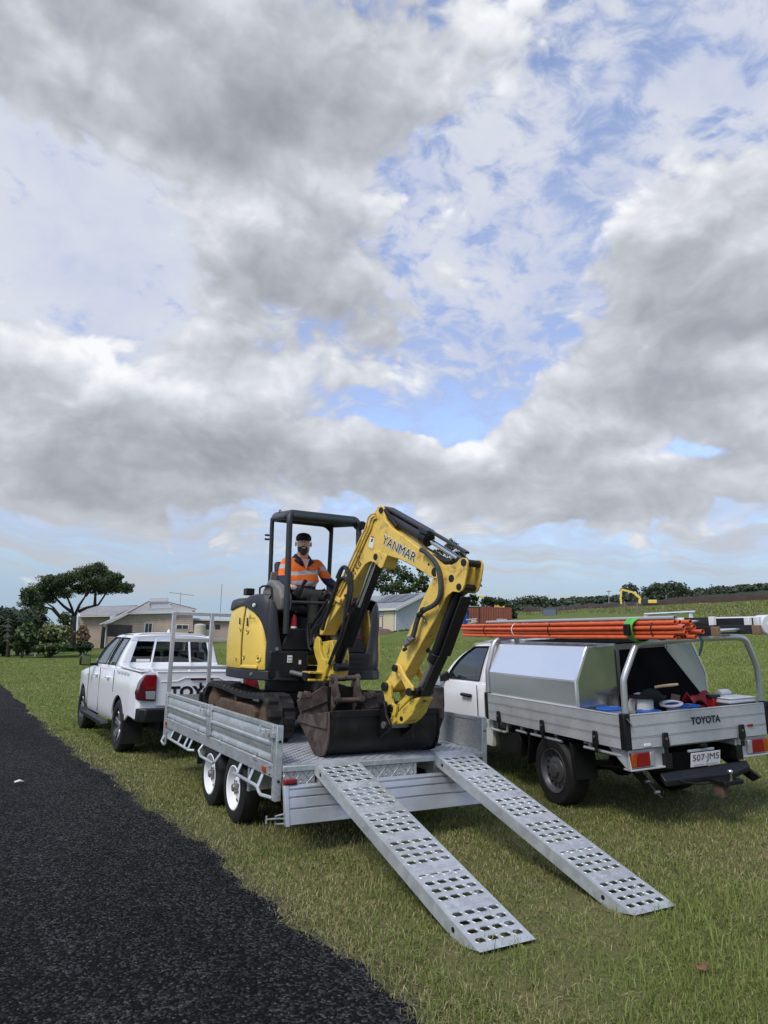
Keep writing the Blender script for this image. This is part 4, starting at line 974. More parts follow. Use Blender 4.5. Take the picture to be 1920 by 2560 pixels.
for pts in ([(783, 1575), (795, 1556), (812, 1530), (822, 1508)], [(776, 1570), (790, 1545), (808, 1518), (819, 1500)], [(790, 1580), (800, 1560), (815, 1536), (828, 1512)]):
    bpath('boot_hose', pts, -.105, .017, HOSE)
bpath('loop_hose', [(806, 1575), (815, 1540), (838, 1478), (848, 1440), (858, 1415), (868, 1424), (874, 1450), (871, 1490), (864, 1520), (862, 1545)], -.13, .019, HOSE)
bpath('loop_hose', [(822, 1520), (838, 1470), (850, 1447), (862, 1444), (872, 1456), (878, 1470), (876, 1500), (868, 1530)], -.12, .019, HOSE)
bpath('loop_hose', [(842, 1445), (850, 1425), (860, 1414), (872, 1424), (879, 1446), (880, 1480)], -.115, .017, HOSE)
bpath('foot_hose', [(864, 1530), (858, 1570), (848, 1600), (836, 1625), (829, 1645), (823, 1660)], -.10, .018, HOSE)
bpath('foot_hose', [(885, 1505), (876, 1520), (872, 1545), (862, 1575)], -.10, .012, HOSE)
bpath('foot_hose', [(795, 1562), (784, 1575), (778, 1590), (777, 1612)], -.12, .016, HOSE)
m = MB(); m.tube([bp(rC(*q), -.14) for q in ((120, 395), (75, 395), (62, 440), (70, 700), (85, 830), (130, 865))], .010, 8); m.build('hose_guard', CANOPY, exc)
for q, r_ in (((797, 1585), .045), ((788, 1575), .035), ((793, 1597), .03)): m = MB(); m.sph(bp(q, -.06), r_, r_, r_, 10, 6); m.build('hose_fitting', HOSE, exc)
# swing post
sw = plate('swing_bracket', [(783, 1618), (786, 1598), (792, 1590), (798, 1598), (800, 1626), (806, 1646), (817, 1650), (822, 1660), (815, 1678), (809, 1702), (788, 1703), (786, 1684), (792, 1674), (793, 1656), (787, 1640)], -.10, .035, YELLOWD, bevel=.008)
plate('swing_bracket_web', [(797, 1606), (830, 1600), (836, 1640), (832, 1700), (806, 1703), (815, 1660), (800, 1640)], -.065, .20, YELLOWD, sw, .008)
for yy in (1681, 1699):
    a = ony(764, yy, 1.18); c = bp((806, yy+1), -.05); m = MB(); m.bar(a, c, .16, .022); m.build('swing_lug', YELLOWD, sw, .005)
a = ony(766, 1681, 1.18); c = ony(766, 1700, 1.18); m = MB(); m.cyl(a, c, .045); m.build('swing_pin', BLACK, sw)
a = ony(768, 1690, 1.20); c = ony(715, 1678, 1.50); m = MB(); m.cyl(a, c, .027); m.build('swing_cylinder_rod', STEEL, exc)
m = MB(); m.box(.78, 1.28, 1.25, 1.50, 1.30, 1.42); m.build('swing_base', BLACK, exc, .02)
# boom cylinder
def cyl2(name, a, c, off, r, matl, parent=None, w=0): 
    m = MB(); m.cyl(bp(a, off), bp(c, off), r, n=16); return m.build(name, matl, parent or exc, .004)
bc = cyl2('boom_cylinder', (838, 1668), (897, 1512), 0.0, .055, BLACK)
cyl2('boom_cylinder_rod', (895, 1516), (938, 1396), -.03, .028, CHROME, bc)
m = MB(); m.bar(bp((868, 1618), .02), bp((950, 1398), .02), .13, .022, up=BU); m.build('boom_cylinder_guard', BLACK, bc, .005)
m = MB(); m.bar(bp((846, 1640), -.05), bp((893, 1508), -.05), .03, .03, up=BN); m.build('boom_cylinder_tube', BLACK, bc, .008)
pin('boom_cylinder_pin', (838, 1668), -.085, .15, .042, BLACK, bc)
m = MB(); m.cyl(bp((893, 1518), 0), bp((899, 1502), 0), .066, n=16); m.build('gland_collar', BLACK, bc, .004)
# arm cylinder on top of the boom
ac = cyl2('arm_cylinder', (957, 1281), (1068, 1346), 0.0, .060, DGREY)
cyl2('arm_cylinder_rod', (1066, 1345), (1157, 1404), 0.0, .024, CHROME, ac)
cyl2('gland_collar', (1058, 1341), (1073, 1349.5), 0.0, .072, BLACK, ac)
m = MB(); m.bar(bp((972, 1270), -.0), bp((1073, 1327), -.0), .13, .025, up=(0, 0, 1)); m.build('arm_cylinder_guard', DGREY, ac, .006)
m = MB(); m.bar(bp((1068, 1323), 0), bp((1168, 1382), 0), .06, .022, up=(0, 0, 1)); m.build('rod_guard', DGREY, ac, .004)
m = MB(); m.bar(bp((1050, 1322), -.06), bp((1072, 1333), -.06), .05, .05, up=(0, 0, 1)); m.build('guard_bracket', DGREY, ac, .008)
bpath('cylinder_hose', [(962, 1275), (972, 1285), (981, 1300), (992, 1316)], -.08, .016, HOSE)
# stick
head_px = [(1088, 1412), (1104, 1412), (1128, 1412), (1141, 1406), (1149, 1397), (1156, 1394), (1164, 1395), (1169, 1404), (1168, 1420), (1165, 1438), (1161, 1460), (1156, 1474), (1147, 1481), (1139, 1480), (1131, 1479), (1122, 1486), (1113, 1495), (1107, 1508), (1096, 1533), (1080, 1562), (1063, 1592), (1035, 1642), (1012, 1685), (1000, 1702), (984, 1722), (972, 1731), (960, 1728), (955, 1717), (960, 1706), (969, 1699), (989, 1657), (1022, 1578), (1052, 1508), (1080, 1448)]
arm_px = [(1092, 1440), (1112, 1444), (1124, 1462), (1122, 1486)]+head_px[16:]
arm = plate('arm', arm_px, -.075, .15, YELLOW, bevel=.008)
head_px = head_px[0:19]+[(1098, 1512), (1088, 1500), (1092, 1470), (1090, 1440)]
m = MB(); m.cyl(bp((1150, 1398), -.0), bp((1164, 1412), -.0), .055, n=14); m.build('rod_eye', BLACK, arm)
m = MB(); m.cyl(bp((1158, 1436), -.082), bp((1158, 1436), .082), .014, n=8); m.build('head_spacer', YELLOW, arm)
m = MB(); m.bar(bp((1128, 1452), 0), bp((1150, 1474), 0), .12, .08, up=BN); m.build('cylinder_eye', BLACK, arm, .01)
for off in (-.105, .085): plate('arm_head_plate', head_px, off, .02, YELLOW, arm, .004, ref=-.105)
for px, r in (((1158, 1406), .032), ((1146, 1467), .030)): pin('arm_pin', px, -.112, .221, r, BLACK, arm)
o = bp((1128, 1446), -.1065); m = MB(); m.lathe([(.004, 0), (.034, 0), (.034, -.004)], o, -BN, 16); m.build('arm_hole', BLACKP, arm)
plate('arm_strip', [(1083, 1560), (1090, 1556), (1032, 1682), (1018, 1690), (1012, 1686)], .05, .05, YELLOW, arm, .004)
bpath('grey_hose', [(1052, 1374), (1064, 1380), (1082, 1397), (1095, 1418), (1101, 1445), (1103, 1478), (1097, 1500), (1084, 1514), (1064, 1523), (1049, 1534), (1042, 1552), (1037, 1575), (1031, 1595)], -.135, .023, HOSEG)
for q in ((1058, 1526), (1049, 1538)): m = MB(); m.cyl(bp((q[0]-3, q[1]+1), -.135), bp((q[0]+3, q[1]-2), -.135), .027, n=12); m.build('hose_tie', BLACKP, exc)
m = MB(); m.cyl(bp((1024, 1594), -.10), bp((1024, 1594), -.16), .03, n=10); m.bar(bp((1012, 1612), -.13), bp((1035, 1592), -.13), .05, .05, up=BN); m.build('hose_valve', STEEL, arm, .008)
m = MB(); m.bar(bp((1016, 1620), -.14), bp((1008, 1626), -.14), .03, .025, up=BN); m.build('valve_handle', BLACKP, arm, .006)
m = MB(); m.bar(bp((1058, 1540), -.085), bp((1062, 1556), -.10), .02, .02, up=BN); m.build('hose_bracket', STEEL, arm, .004)
bpath('arm_hose', [(1046, 1374), (1075, 1388), (1100, 1400), (1125, 1405), (1135, 1402)], 0.0, .024, HOSE)
bpath('arm_hose', [(1060, 1370), (1090, 1386), (1118, 1402), (1132, 1408)], .05, .022, HOSE)
bpath('arm_hose', [(1130, 1492), (1115, 1512), (1096, 1548), (1078, 1590), (1068, 1618), (1072, 1630)], .05, .020, HOSE)
# bucket cylinder
kc = cyl2('bucket_cylinder', (1148, 1478), (1086, 1648), 0.0, .052, BLACK)
cyl2('bucket_cylinder_rod', (1088, 1644), (1048, 1728), 0.0, .026, STEEL, kc)
m = MB(); m.bar(bp((1166, 1492), -.02), bp((1112, 1640), -.02), .13, .02, up=BU); m.build('bucket_cylinder_guard', BLACK, kc, .006)
m = MB(); m.bar(bp((1108, 1640), -.03), bp((1064, 1738), -.03), .11, .02, up=BU); m.build('rod_guard', BLACK, kc, .006)
cyl2('gland_collar', (1092, 1634), (1084, 1656), 0.0, .066, BLACK, kc)
pin('bucket_cylinder_pin', (1050, 1729), -.06, .12, .042, BLACK, kc)
# bucket linkage
plate('tipping_link', [rD(*q) for q in ((335, 690), (355, 650), (400, 632), (440, 655), (475, 720), (525, 830), (600, 940), (650, 1000), (650, 1060), (600, 1110), (550, 1090), (530, 1020), (480, 920), (410, 810), (350, 750))], -.125, .025, YELLOW, exc, .005)
plate('tipping_link', [rD(*q) for q in ((335, 690), (355, 650), (400, 632), (440, 655), (475, 720), (525, 830), (600, 940), (650, 1000), (650, 1060), (600, 1110), (550, 1090), (530, 1020), (480, 920), (410, 810), (350, 750))], .10, .025, YELLOW, exc, .005, ref=-.125)
plate('bucket_link', [rD(*q) for q in ((370, 1290), (450, 1220), (560, 1110), (640, 1060), (680, 1110), (620, 1180), (470, 1330), (420, 1400), (370, 1380))], -.075, .15, YELLOWD, exc, .010)
for q, off, ln, r in (((345, 705), -.15, .30, .032), ((575, 1085), -.145, .29, .036), ((185, 1000), -.14, .28, .042), ((280, 1345), -.13, .26, .036), ((690, 1080), -.10, .2, .03)): pin('linkage_pin', rD(*q), off, ln, r, BLACK)
hitch = plate('quick_hitch', [rD(*q) for q in ((330, 1400), (420, 1400), (620, 1200), (760, 1165), (760, 1200), (700, 1290), (660, 1420), (570, 1530), (480, 1600), (330, 1605), (270, 1570), (300, 1450))], -.085, .17, YELLOWD, bevel=.012)
for off in (-.115, .085):
    plate('hitch_cheek', [rD(*q) for q in ((148, 980), (180, 925), (250, 915), (295, 980), (300, 1140), (330, 1270), (380, 1300), (380, 1400), (350, 1480), (370, 1560), (330, 1610), (270, 1570), (310, 1440), (225, 1390), (210, 1280), (185, 1120), (155, 1050))], off, .03, YELLOWD, hitch, .006, ref=-.115)
o = bp(rD(465, 1510), -.088); m = MB(); m.lathe([(.004, 0), (.022, 0), (.022, -.004)], o, -BN, 14); m.build('hitch_hole', BLACKP, hitch)
# ------------------------------------------------------------------ buckets on the deck
XB0, XB1 = .53, 1.72
mud = thing('mud_bucket', 'wide black mud bucket held by the quick hitch at the deck edge', 'bucket', (1.12, .40, HD))
prof = [(.125, 1.095), (.112, .98), (.118, .88), (.145, .80), (.19, .74), (.26, .708), (.36, .703), (.44, .73), (.58, .83), (.74, .93)]
m = MB(); th = .016
inn = []
for i, p in enumerate(prof):
    a, c = prof[max(0, i-1)], prof[min(len(prof)-1, i+1)]; t = Vector((c[0]-a[0], c[1]-a[1])).normalized(); inn.append((p[0]-t.y*th, p[1]+t.x*th))
loop = prof+inn[::-1]
m.rings([[(XB0+.012, *p) for p in loop], [(XB1-.012, *p) for p in loop]]); m.build('shell', MUDB, mud, .003)
side = [(.105, 1.085), (.098, .97), (.104, .87), (.132, .785), (.18, .722), (.255, .698), (.37, .695), (.45, .735), (.60, .845), (.755, .945), (.765, 1.0), (.70, 1.03), (.60, 1.045), (.45, 1.045), (.30, 1.075), (.12, 1.105)]
for x in (XB0-.006, XB1-.012): m = MB(); m.prism([(x, *p) for p in side], (.018, 0, 0)); m.build('side_plate', RUSTB if x < 1 else MUDB, mud, .003)
m = MB(); m.prism([(XB0-.024, *p) for p in ((.115, 1.10), (.30, 1.078), (.45, 1.047), (.60, 1.047), (.71, 1.03), (.765, 1.0), (.757, .95), (.60, .955), (.40, .95), (.115, .955))], (.018, 0, 0)); m.build('side_cutter', RUSTB, mud, .004)
m = MB(); m.prism([(XB1+.006, *p) for p in ((.115, 1.10), (.30, 1.078), (.45, 1.047), (.60, 1.047), (.71, 1.03), (.765, 1.0), (.757, .95), (.60, .955), (.40, .95), (.115, .955))], (.018, 0, 0)); m.build('side_cutter', MUDB, mud, .004)
m = MB(); m.box(XB0+.02, XB1-.02, .098, .14, 1.05, 1.112); m.build('top_bar', MUDB, mud, .006)
for x in (1.055, 1.30):
    e = [onx(*r8(*q), 1.055) for q in ((890, 425), (910, 405), (945, 405), (958, 470), (965, 545), (1005, 630), (1005, 665), (985, 700), (905, 760), (880, 790), (858, 780), (860, 755), (900, 735), (905, 560))]
    m = MB(); m.prism([(x, p.y, p.z) for p in e], (.025, 0, 0)); ea = m.build('ear', MUDB, mud, .004)
pc = onx(*r8(950, 642), 1.055); m = MB(); m.cyl((1.04, pc.y, pc.z), (1.34, pc.y, pc.z), .032); m.build('ear_pin', STEEL, mud)
pc = onx(*r8(918, 440), 1.055); m = MB(); m.cyl((1.04, pc.y, pc.z), (1.34, pc.y, pc.z), .028); m.build('ear_pin', BLACK, mud)
m = MB(); m.tube([ony(*r8(*q), .085) for q in ((1170, 620), (1205, 660), (1225, 710), (1243, 780))], [.012, .010, .008, .004], 6); m.build('caked_root', RUSTB, mud)
dig = thing('digging_bucket', 'rusty toothed digging bucket nested inside the wide mud bucket', 'bucket', (.93, .6, HD))
YW = .62
def wp(q): p = ony(*r8(*q), YW); return (p.x, YW, p.z)
for nm, pts in (('side_wing', ((90, 400), (150, 355), (205, 350), (290, 300), (345, 262), (382, 256), (392, 420), (402, 560), (140, 560), (110, 480))), ('side_wing', ((715, 400), (760, 375), (830, 350), (900, 330), (940, 335), (948, 420), (945, 560), (700, 560), (780, 500)))):
    m = MB(); m.prism([wp(q) for q in pts], (0, .02, 0)); o = m.build(nm, RUSTB, dig, .004)
    m = MB(); q0, q1 = ((130, 515), (385, 415)) if pts[0][0] < 300 else ((770, 500), (940, 455)); a_, c_ = Vector(wp(q0)), Vector(wp(q1)); m.bar(a_-Vector((0, .004, 0)), c_-Vector((0, .004, 0)), .012, .012); m.build('weld_seam', MUDB, o)
m = MB(); m.prism([wp(q) for q in ((386, 262), (690, 268), (735, 400), (705, 560), (400, 560))], (0, .02, 0)); m.build('shell', MUDB, dig, .004)
xa_, xb_ = wp((110, 0))[0], wp((940, 0))[0]
m = MB(); m.prism([(.60, YW+.022, 1.05), (.60, YW+.16, 1.03), (.60, YW+.20, .95), (.60, YW+.14, .86), (.60, YW+.022, .82)], (.70, 0, 0)); m.build('floor_plate', RUSTB, dig, .01)
for q in ((150, 345), (205, 338), (800, 350), (850, 338)):
    p = Vector(wp(q)); m = MB(); m.prism([p+Vector((-.03, -.01, -.03)), p+Vector((.025, -.01, -.03)), p+Vector((.02, -.005, .022)), p+Vector((-.015, -.005, .028))], (0, .09, 0)); m.build('tooth', RUSTB, dig, .004)
for x, pts in ((.79, ((425, 160), (445, 145), (465, 160), (472, 250), (498, 375), (495, 420), (425, 520), (400, 525), (402, 250))), (1.03, ((425, 160), (445, 145), (465, 160), (472, 250), (498, 375), (495, 420), (425, 520), (400, 525), (402, 250)))):
    e = [onx(*r8(*q), .79) for q in pts]; m = MB(); m.prism([(x, p.y, p.z) for p in e], (.03, 0, 0)); m.build('ear', RUSTB, dig, .005)
for q in ((443, 180), (480, 400)):
    p = onx(*r8(*q), .79); m = MB(); m.cyl((.76, p.y, p.z), (1.09, p.y, p.z), .026); m.build('ear_pin', RUSTB, dig)
    for x in (.775, 1.055): m = MB(); m.cyl((x, p.y, p.z), (x+.02, p.y, p.z), .042); m.build('pin_boss', RUSTB, dig)
nb = thing('trenching_bucket', 'narrow dark red brown bucket standing behind the arm on the deck', 'bucket', (1.86, .55, HD))
sq = [onx(*r8(*q), 1.98) for q in ((1290, 560), (1295, 380), (1330, 300), (1400, 250), (1440, 262), (1450, 420), (1440, 560))]
sq = [(p.y, p.z) for p in sq]; ymn = min(p[0] for p in sq)
sq = [(.42+(p[0]-ymn)*.6, p[1]) for p in sq]; zb0 = min(p[1] for p in sq)
sq = [(y, z if z > zb0+.01 else HD) for y, z in sq]
for x in (1.78, 1.98): m = MB(); m.prism([(x, *p) for p in sq], (.018, 0, 0)); m.build('side_plate', RUSTB, nb, .004)
m = MB(); q = sq[:4] if sq[0][0] < sq[-1][0] else sq[3:]; q2 = [(p[0]+.018, p[1]+.004) for p in q]; m.rings([[(1.798, *p) for p in q+q2[::-1]], [(1.98, *p) for p in q+q2[::-1]]]); m.build('shell', RUSTB, nb, .003)
m = MB(); m.box(1.798, 1.98, .45, .75, HD+.004, HD+.02); m.build('floor_plate', RUSTB, nb)
# fire extinguisher behind the front post
p = ony(*r7(714, 1330), 1.62); fe = thing('fire_extinguisher', 'small red fire extinguisher standing behind the canopy front post', 'extinguisher', (p.x+.03, 1.66, 1.66))
m = MB(); m.lathe([(.01, 0), (.032, 0), (.034, .02), (.034, .30), (.025, .34), (.012, .36)], (p.x+.03, 1.66, 1.665), (0, 0, 1), 16); m.build('body', mat('red_paint', (.30, .012, .012), .3), fe)
m = MB(); m.lathe([(.0345, .14), (.0352, .15), (.0352, .21), (.0345, .22)], (p.x+.03, 1.66, 1.665), (0, 0, 1), 16); m.build('body_label', DECALW, fe)
m = MB(); m.box(p.x+.015, p.x+.045, 1.61, 1.68, 2.03, 2.05); m.build('valve_lever', BLACKP, fe, .003)
# ------------------------------------------------------------------ operator in the seat
def skin_mesh(name, joints, edges, sub=2):
    """joints: name -> (position, radius x, radius y); one continuous skin"""
    me = bpy.data.meshes.new(name); ids = {k: i for i, k in enumerate(joints)}
    me.from_pydata([tuple(v[0]) for v in joints.values()], [(ids[a], ids[c]) for a, c in edges], [])
    bm = bmesh.new(); bm.from_mesh(me); sl = bm.verts.layers.skin.verify(); bm.verts.ensure_lookup_table()
    for k, v in joints.items():
        s = bm.verts[ids[k]][sl]; s.radius = (v[1], v[2] if len(v) > 2 else v[1]); s.use_root = (k == 'pelvis')
    bm.to_mesh(me); bm.free()
    o = bpy.data.objects.new(name+'_rig', me); COL.objects.link(o)
    sk = o.modifiers.new('skin', 'SKIN'); sk.use_smooth_shade = True; sk.branch_smoothing = 0.6
    sb = o.modifiers.new('sub', 'SUBSURF'); sb.levels = sub; sb.render_levels = sub
    dg = bpy.context.evaluated_depsgraph_get(); r = bpy.data.meshes.new_from_object(o.evaluated_get(dg))
    bpy.data.objects.remove(o); return r
PB = Vector((1.0, 1.98, 2.20))
man = thing('person', 'smiling bearded man in orange hi-vis shirt and black cap at the excavator controls', 'person', tuple(PB))
J = {}
def j(k, x, y, z, r, r2=None): J[k] = (Vector((x, y, z)), r, r2 or r)
j('pelvis', 1.01, 2.00, 2.28, .165, .14); j('belly', 1.005, 1.96, 2.42, .195, .18); j('chest', 1.0, 1.985, 2.575, .185, .145); j('collar', 1.0, 1.99, 2.685, .115, .09)
j('neck', 1.0, 1.975, 2.735, .068); j('jaw', 1.0, 1.935, 2.80, .075, .085); j('skull', 1.0, 1.955, 2.885, .084, .096); j('crown', 1.0, 1.965, 2.945, .062, .072)
for s, k in ((-1, 'r'), (1, 'l')):
    cxm = 1.0
    j('sh'+k, cxm+s*.205, 1.99, 2.655, .080)
    el = (.735, 1.90, 2.42) if s < 0 else (1.315, 1.90, 2.43); wr_ = (.735, 1.66, 2.325) if s < 0 else (1.335, 1.655, 2.355)
    j('ua'+k, (cxm+s*.205)*.5+el[0]*.5, 1.95, 2.54, .074); j('el'+k, *el, .064); j('fa'+k, el[0]*.5+wr_[0]*.5, 1.78, el[2]*.5+wr_[2]*.5, .048); j('wr'+k, *wr_, .031, .026)
    hx, hy, hz = wr_
    j('pm'+k, hx, hy-.055, hz-.004, .040, .020)
    for f, (dx, ln) in enumerate(((-.028, .9), (-.010, 1.0), (.010, .96), (.027, .78))):
        j('f%d%sa' % (f, k), hx+dx, hy-.098, hz+.000, .0105); j('f%d%sb' % (f, k), hx+dx*1.05, hy-.098-.030*ln, hz-.016, .0098); j('f%d%sc' % (f, k), hx+dx*1.0, hy-.098-.036*ln, hz-.045*ln, .0088)
    j('t%sa' % k, hx-s*.038, hy-.045, hz-.006, .0125); j('t%sb' % k, hx-s*.050, hy-.078, hz-.022, .0105); j('t%sc' % k, hx-s*.040, hy-.102, hz-.036, .009)
    j('hp'+k, 1.01+s*.10, 1.93, 2.245, .10); kn = (.99, 1.60, 2.235) if s < 0 else (1.22, 1.58, 2.225)
    j('th'+k, 1.01*.5+s*.05+kn[0]*.5, 1.76, 2.245, .088); j('kn'+k, *kn, .074)
    an = (.99, 1.545, 1.80) if s < 0 else (1.24, 1.54, 1.80)
    j('cf'+k, an[0], 1.60, 2.08, .068); j('an'+k, *an, .055); j('ft'+k, an[0], 1.50, 1.715, .046); j('to'+k, an[0], 1.40, 1.70, .042, .034)
E_ = [('pelvis', 'belly'), ('belly', 'chest'), ('chest', 'collar'), ('collar', 'neck'), ('neck', 'jaw'), ('jaw', 'skull'), ('skull', 'crown')]
for k in 'rl':
    E_ += [('chest', 'sh'+k), ('sh'+k, 'ua'+k), ('ua'+k, 'el'+k), ('el'+k, 'fa'+k), ('fa'+k, 'wr'+k), ('wr'+k, 'pm'+k), ('pm'+k, 't%sa' % k), ('t%sa' % k, 't%sb' % k), ('t%sb' % k, 't%sc' % k),
           ('pelvis', 'hp'+k), ('hp'+k, 'th'+k), ('th'+k, 'kn'+k), ('kn'+k, 'cf'+k), ('cf'+k, 'an'+k), ('an'+k, 'ft'+k), ('ft'+k, 'to'+k)]
    for f in range(4): E_ += [('pm'+k, 'f%d%sa' % (f, k)), ('f%d%sa' % (f, k), 'f%d%sb' % (f, k)), ('f%d%sb' % (f, k), 'f%d%sc' % (f, k))]
body = skin_mesh('body', J, E_, 2)
SKIN = mat('skin', (.70, .43, .32), .5, var=.1, vscale=20)
def shirt_fn(g, b, crd):
    # woven hi-vis shirt: silver tape bands, navy lower part and cuffs
    x, y, z = g.sep(crd)
    wob = g.m('MULTIPLY', g.m('SUBTRACT', g.noise(crd, 6.0, 2.0, .5), .5), .03); zz = g.m('ADD', z, wob)
    fold = g.noise(crd, 14.0, 5.0, .6)
    sh = g.lin(fold, .3, .7, .80, 1.15)
    org = g.mix(1.0, (.78, .155, .018), g.xyz(sh, sh, sh), 'MULTIPLY'); navy = g.mix(1.0, (.012, .020, .048), g.xyz(sh, sh, sh), 'MULTIPLY')
    ax = g.m('ABSOLUTE', x)
    ztor = g.m('ADD', zz, g.m('MULTIPLY', x, -.10))
    tape1 = g.m('MULTIPLY', g.m('GREATER_THAN', ztor, .290), g.m('LESS_THAN', ztor, .338))
    tape2 = g.m('MULTIPLY', g.m('GREATER_THAN', zz, .165), g.m('LESS_THAN', zz, .212))
    sl = g.m('GREATER_THAN', ax, .205)
    slt = g.m('MULTIPLY', g.m('GREATER_THAN', zz, .355), g.m('LESS_THAN', zz, .405))
    torso = g.m('MULTIPLY', g.m('SUBTRACT', 1.0, sl), g.m('MAXIMUM', tape1, tape2))
    tape = g.m('MAXIMUM', torso, g.m('MULTIPLY', sl, slt))
    nv = g.m('MAXIMUM', g.m('LESS_THAN', zz, .158), g.m('MULTIPLY', sl, g.m('LESS_THAN', zz, .268)))
    c = g.mix(nv, org, navy); c = g.mix(tape, c, (.42, .43, .43)); g.put(b.inputs['Base Color'], c)
    bp_ = g.n('ShaderNodeBump'); bp_.inputs['Strength'].default_value = .6; bp_.inputs['Distance'].default_value = .02
    g.put(bp_.inputs['Height'], fold); g.nt.links.new(bp_.outputs[0], b.inputs['Normal'])
SHIRT = mat('hi_vis_shirt', (.6, .11, .014), .75, fn=shirt_fn)
TROU = mat('olive_trousers', (.030, .032, .024), .85, var=.25, vscale=10, bump=.5, bscale=16)
BOOT = mat('boot_leather', (.05, .03, .018), .6, var=.2)
Pi_ = wm(man).inverted()
for v in body.vertices: v.co = Pi_ @ v.co
bo = link('body', body, SKIN, man, sharp=180)
for mm in (SHIRT, TROU, BOOT): body.materials.append(mm)
for f in body.polygons:
    c = f.center; wx, wy, wz = c.x+PB.x, c.y+PB.y, c.z+PB.z
    k = 0
    if wz < 1.77: k = 3
    elif wz < 2.20: k = 2
    elif wz < 2.30 and abs(c.x) < .29 and not (abs(c.x) > .235 and wy < 1.80) or (wz < 2.33 and wy < 1.80 and abs(c.x) < .22): k = 2
    elif wz < 2.70 and not (wy < 1.655): k = 1
    elif wz < 2.70 and wy < 1.655 and abs(c.x) < .22: k = 2
    f.material_index = k
# face, beard, cap, collar
HAIR = mat('dark_beard', (.075, .045, .030), .8, var=.3, vscale=60, bump=.6, bscale=120)
CAPM = mat('black_cap', (.010, .010, .011), .7)
H0 = Vector((1.0, 1.955, 2.87)); HR = Matrix.Translation(H0) @ Matrix.Rotation(R(-20), 4, 'Z'); H = Vector((0, -.01, 0))
m = MB(HR); m.lathe([(.090, .0), (.094, .025), (.089, .052), (.070, .078), (.038, .092), (.006, .096)], H+Vector((0, .014, .034)), (0, 0, 1), 20)
m.build('cap', CAPM, man, sharp=60)
for s in (-1, 1): m = MB(HR); m.tube([H+Vector((s*.016, -.100, .024)), H+Vector((s*.034, -.099, .028)), H+Vector((s*.054, -.088, .023))], .0045, 6); m.build('eyebrow', HAIR, man)
m = MB(HR); m.prism([H+Vector((dx, dy, .040)) for dx, dy in ((-.078, -.03), (-.07, -.10), (-.04, -.145), (0, -.158), (.04, -.145), (.07, -.10), (.078, -.03))], (0, 0, .012)); m.build('cap_peak', CAPM, man, .004)
m = MB(HR); rows = []
for t in np.linspace(0, 1, 9):
    w_ = .074*(1-t**1.8*.60); zz = -.062-.082*t; fr_ = .099+.006*math.sin(math.pi*t)-.022*t*t
    rows.append([H+Vector((w_*math.sin(R(a)), .012-fr_*math.cos(R(a)), zz+(.022*abs(a)/78 if t < .2 else 0))) for a in np.linspace(-78, 78, 13)])
m.grid(rows); m.build('beard', HAIR, man, solid=.016, sharp=180)
m = MB(HR); m.prism([H+Vector((dx, -.108, dz)) for dx, dz in ((-.038, -.052), (0, -.042), (.038, -.052), (.034, -.058), (0, -.053), (-.034, -.058))], (0, .03, 0)); m.build('moustache', HAIR, man, .004)
m = MB(HR); m.prism([H+Vector((dx, -.119, dz)) for dx, dz in ((-.024, -.062), (.024, -.062), (.016, -.070), (0, -.073), (-.016, -.070))], (0, .02, 0)); m.build('teeth', DECALW, man, .002)
m = MB(HR); m.add([H+Vector(q) for q in ((0, -.092, .026), (-.018, -.092, -.028), (.018, -.092, -.028), (0, -.130, -.026), (0, -.10, -.034))], [(0, 1, 3), (0, 3, 2), (1, 4, 3), (3, 4, 2), (0, 2, 1), (1, 2, 4)]); m.build('nose', SKIN, man, .006)
for s in (-1, 1):
    m = MB(HR); m.sph(H+Vector((s*.090, .012, -.008)), .012, .022, .034, 8, 6); m.build('ear', SKIN, man)
    m = MB(HR); m.sph(H+Vector((s*.033, -.083, .010)), .014, .012, .009, 10, 6); m.build('eye', mat('eye_white', (.5, .48, .46), .3), man)
NAVY = mat('navy_collar', (.010, .016, .040), .8)
for s in (-1, 1):
    m = MB(); m.grid([[Vector((1.0+s*.005*0+s*.02, 1.858, 2.595)), Vector((1.0+s*.055, 1.865, 2.60))], [Vector((1.0+s*.055, 1.885, 2.685)), Vector((1.0+s*.125, 1.895, 2.65))], [Vector((1.0+s*.088, 1.985, 2.745)), Vector((1.0+s*.135, 1.99, 2.69))], [Vector((1.0, 2.06, 2.76)), Vector((1.0, 2.09, 2.70))]]); m.build('collar', NAVY, man, solid=.010)
m = MB(); m.prism([(1.0-.045, 1.853, 2.68), (1.0+.045, 1.853, 2.68), (1.005, 1.842, 2.56)], (0, .03, 0)); m.build('open_neck', SKIN, man, .004)
for s in (-1, 1): m = MB(); m.prism([(1.0+s*.035, 1.838, 2.575), (1.0+s*.125, 1.85, 2.58), (1.0+s*.125, 1.85, 2.555), (1.0+s*.08, 1.842, 2.545), (1.0+s*.035, 1.838, 2.555)], (0, .004, 0)); m.build('pocket_flap', SHIRT, man)
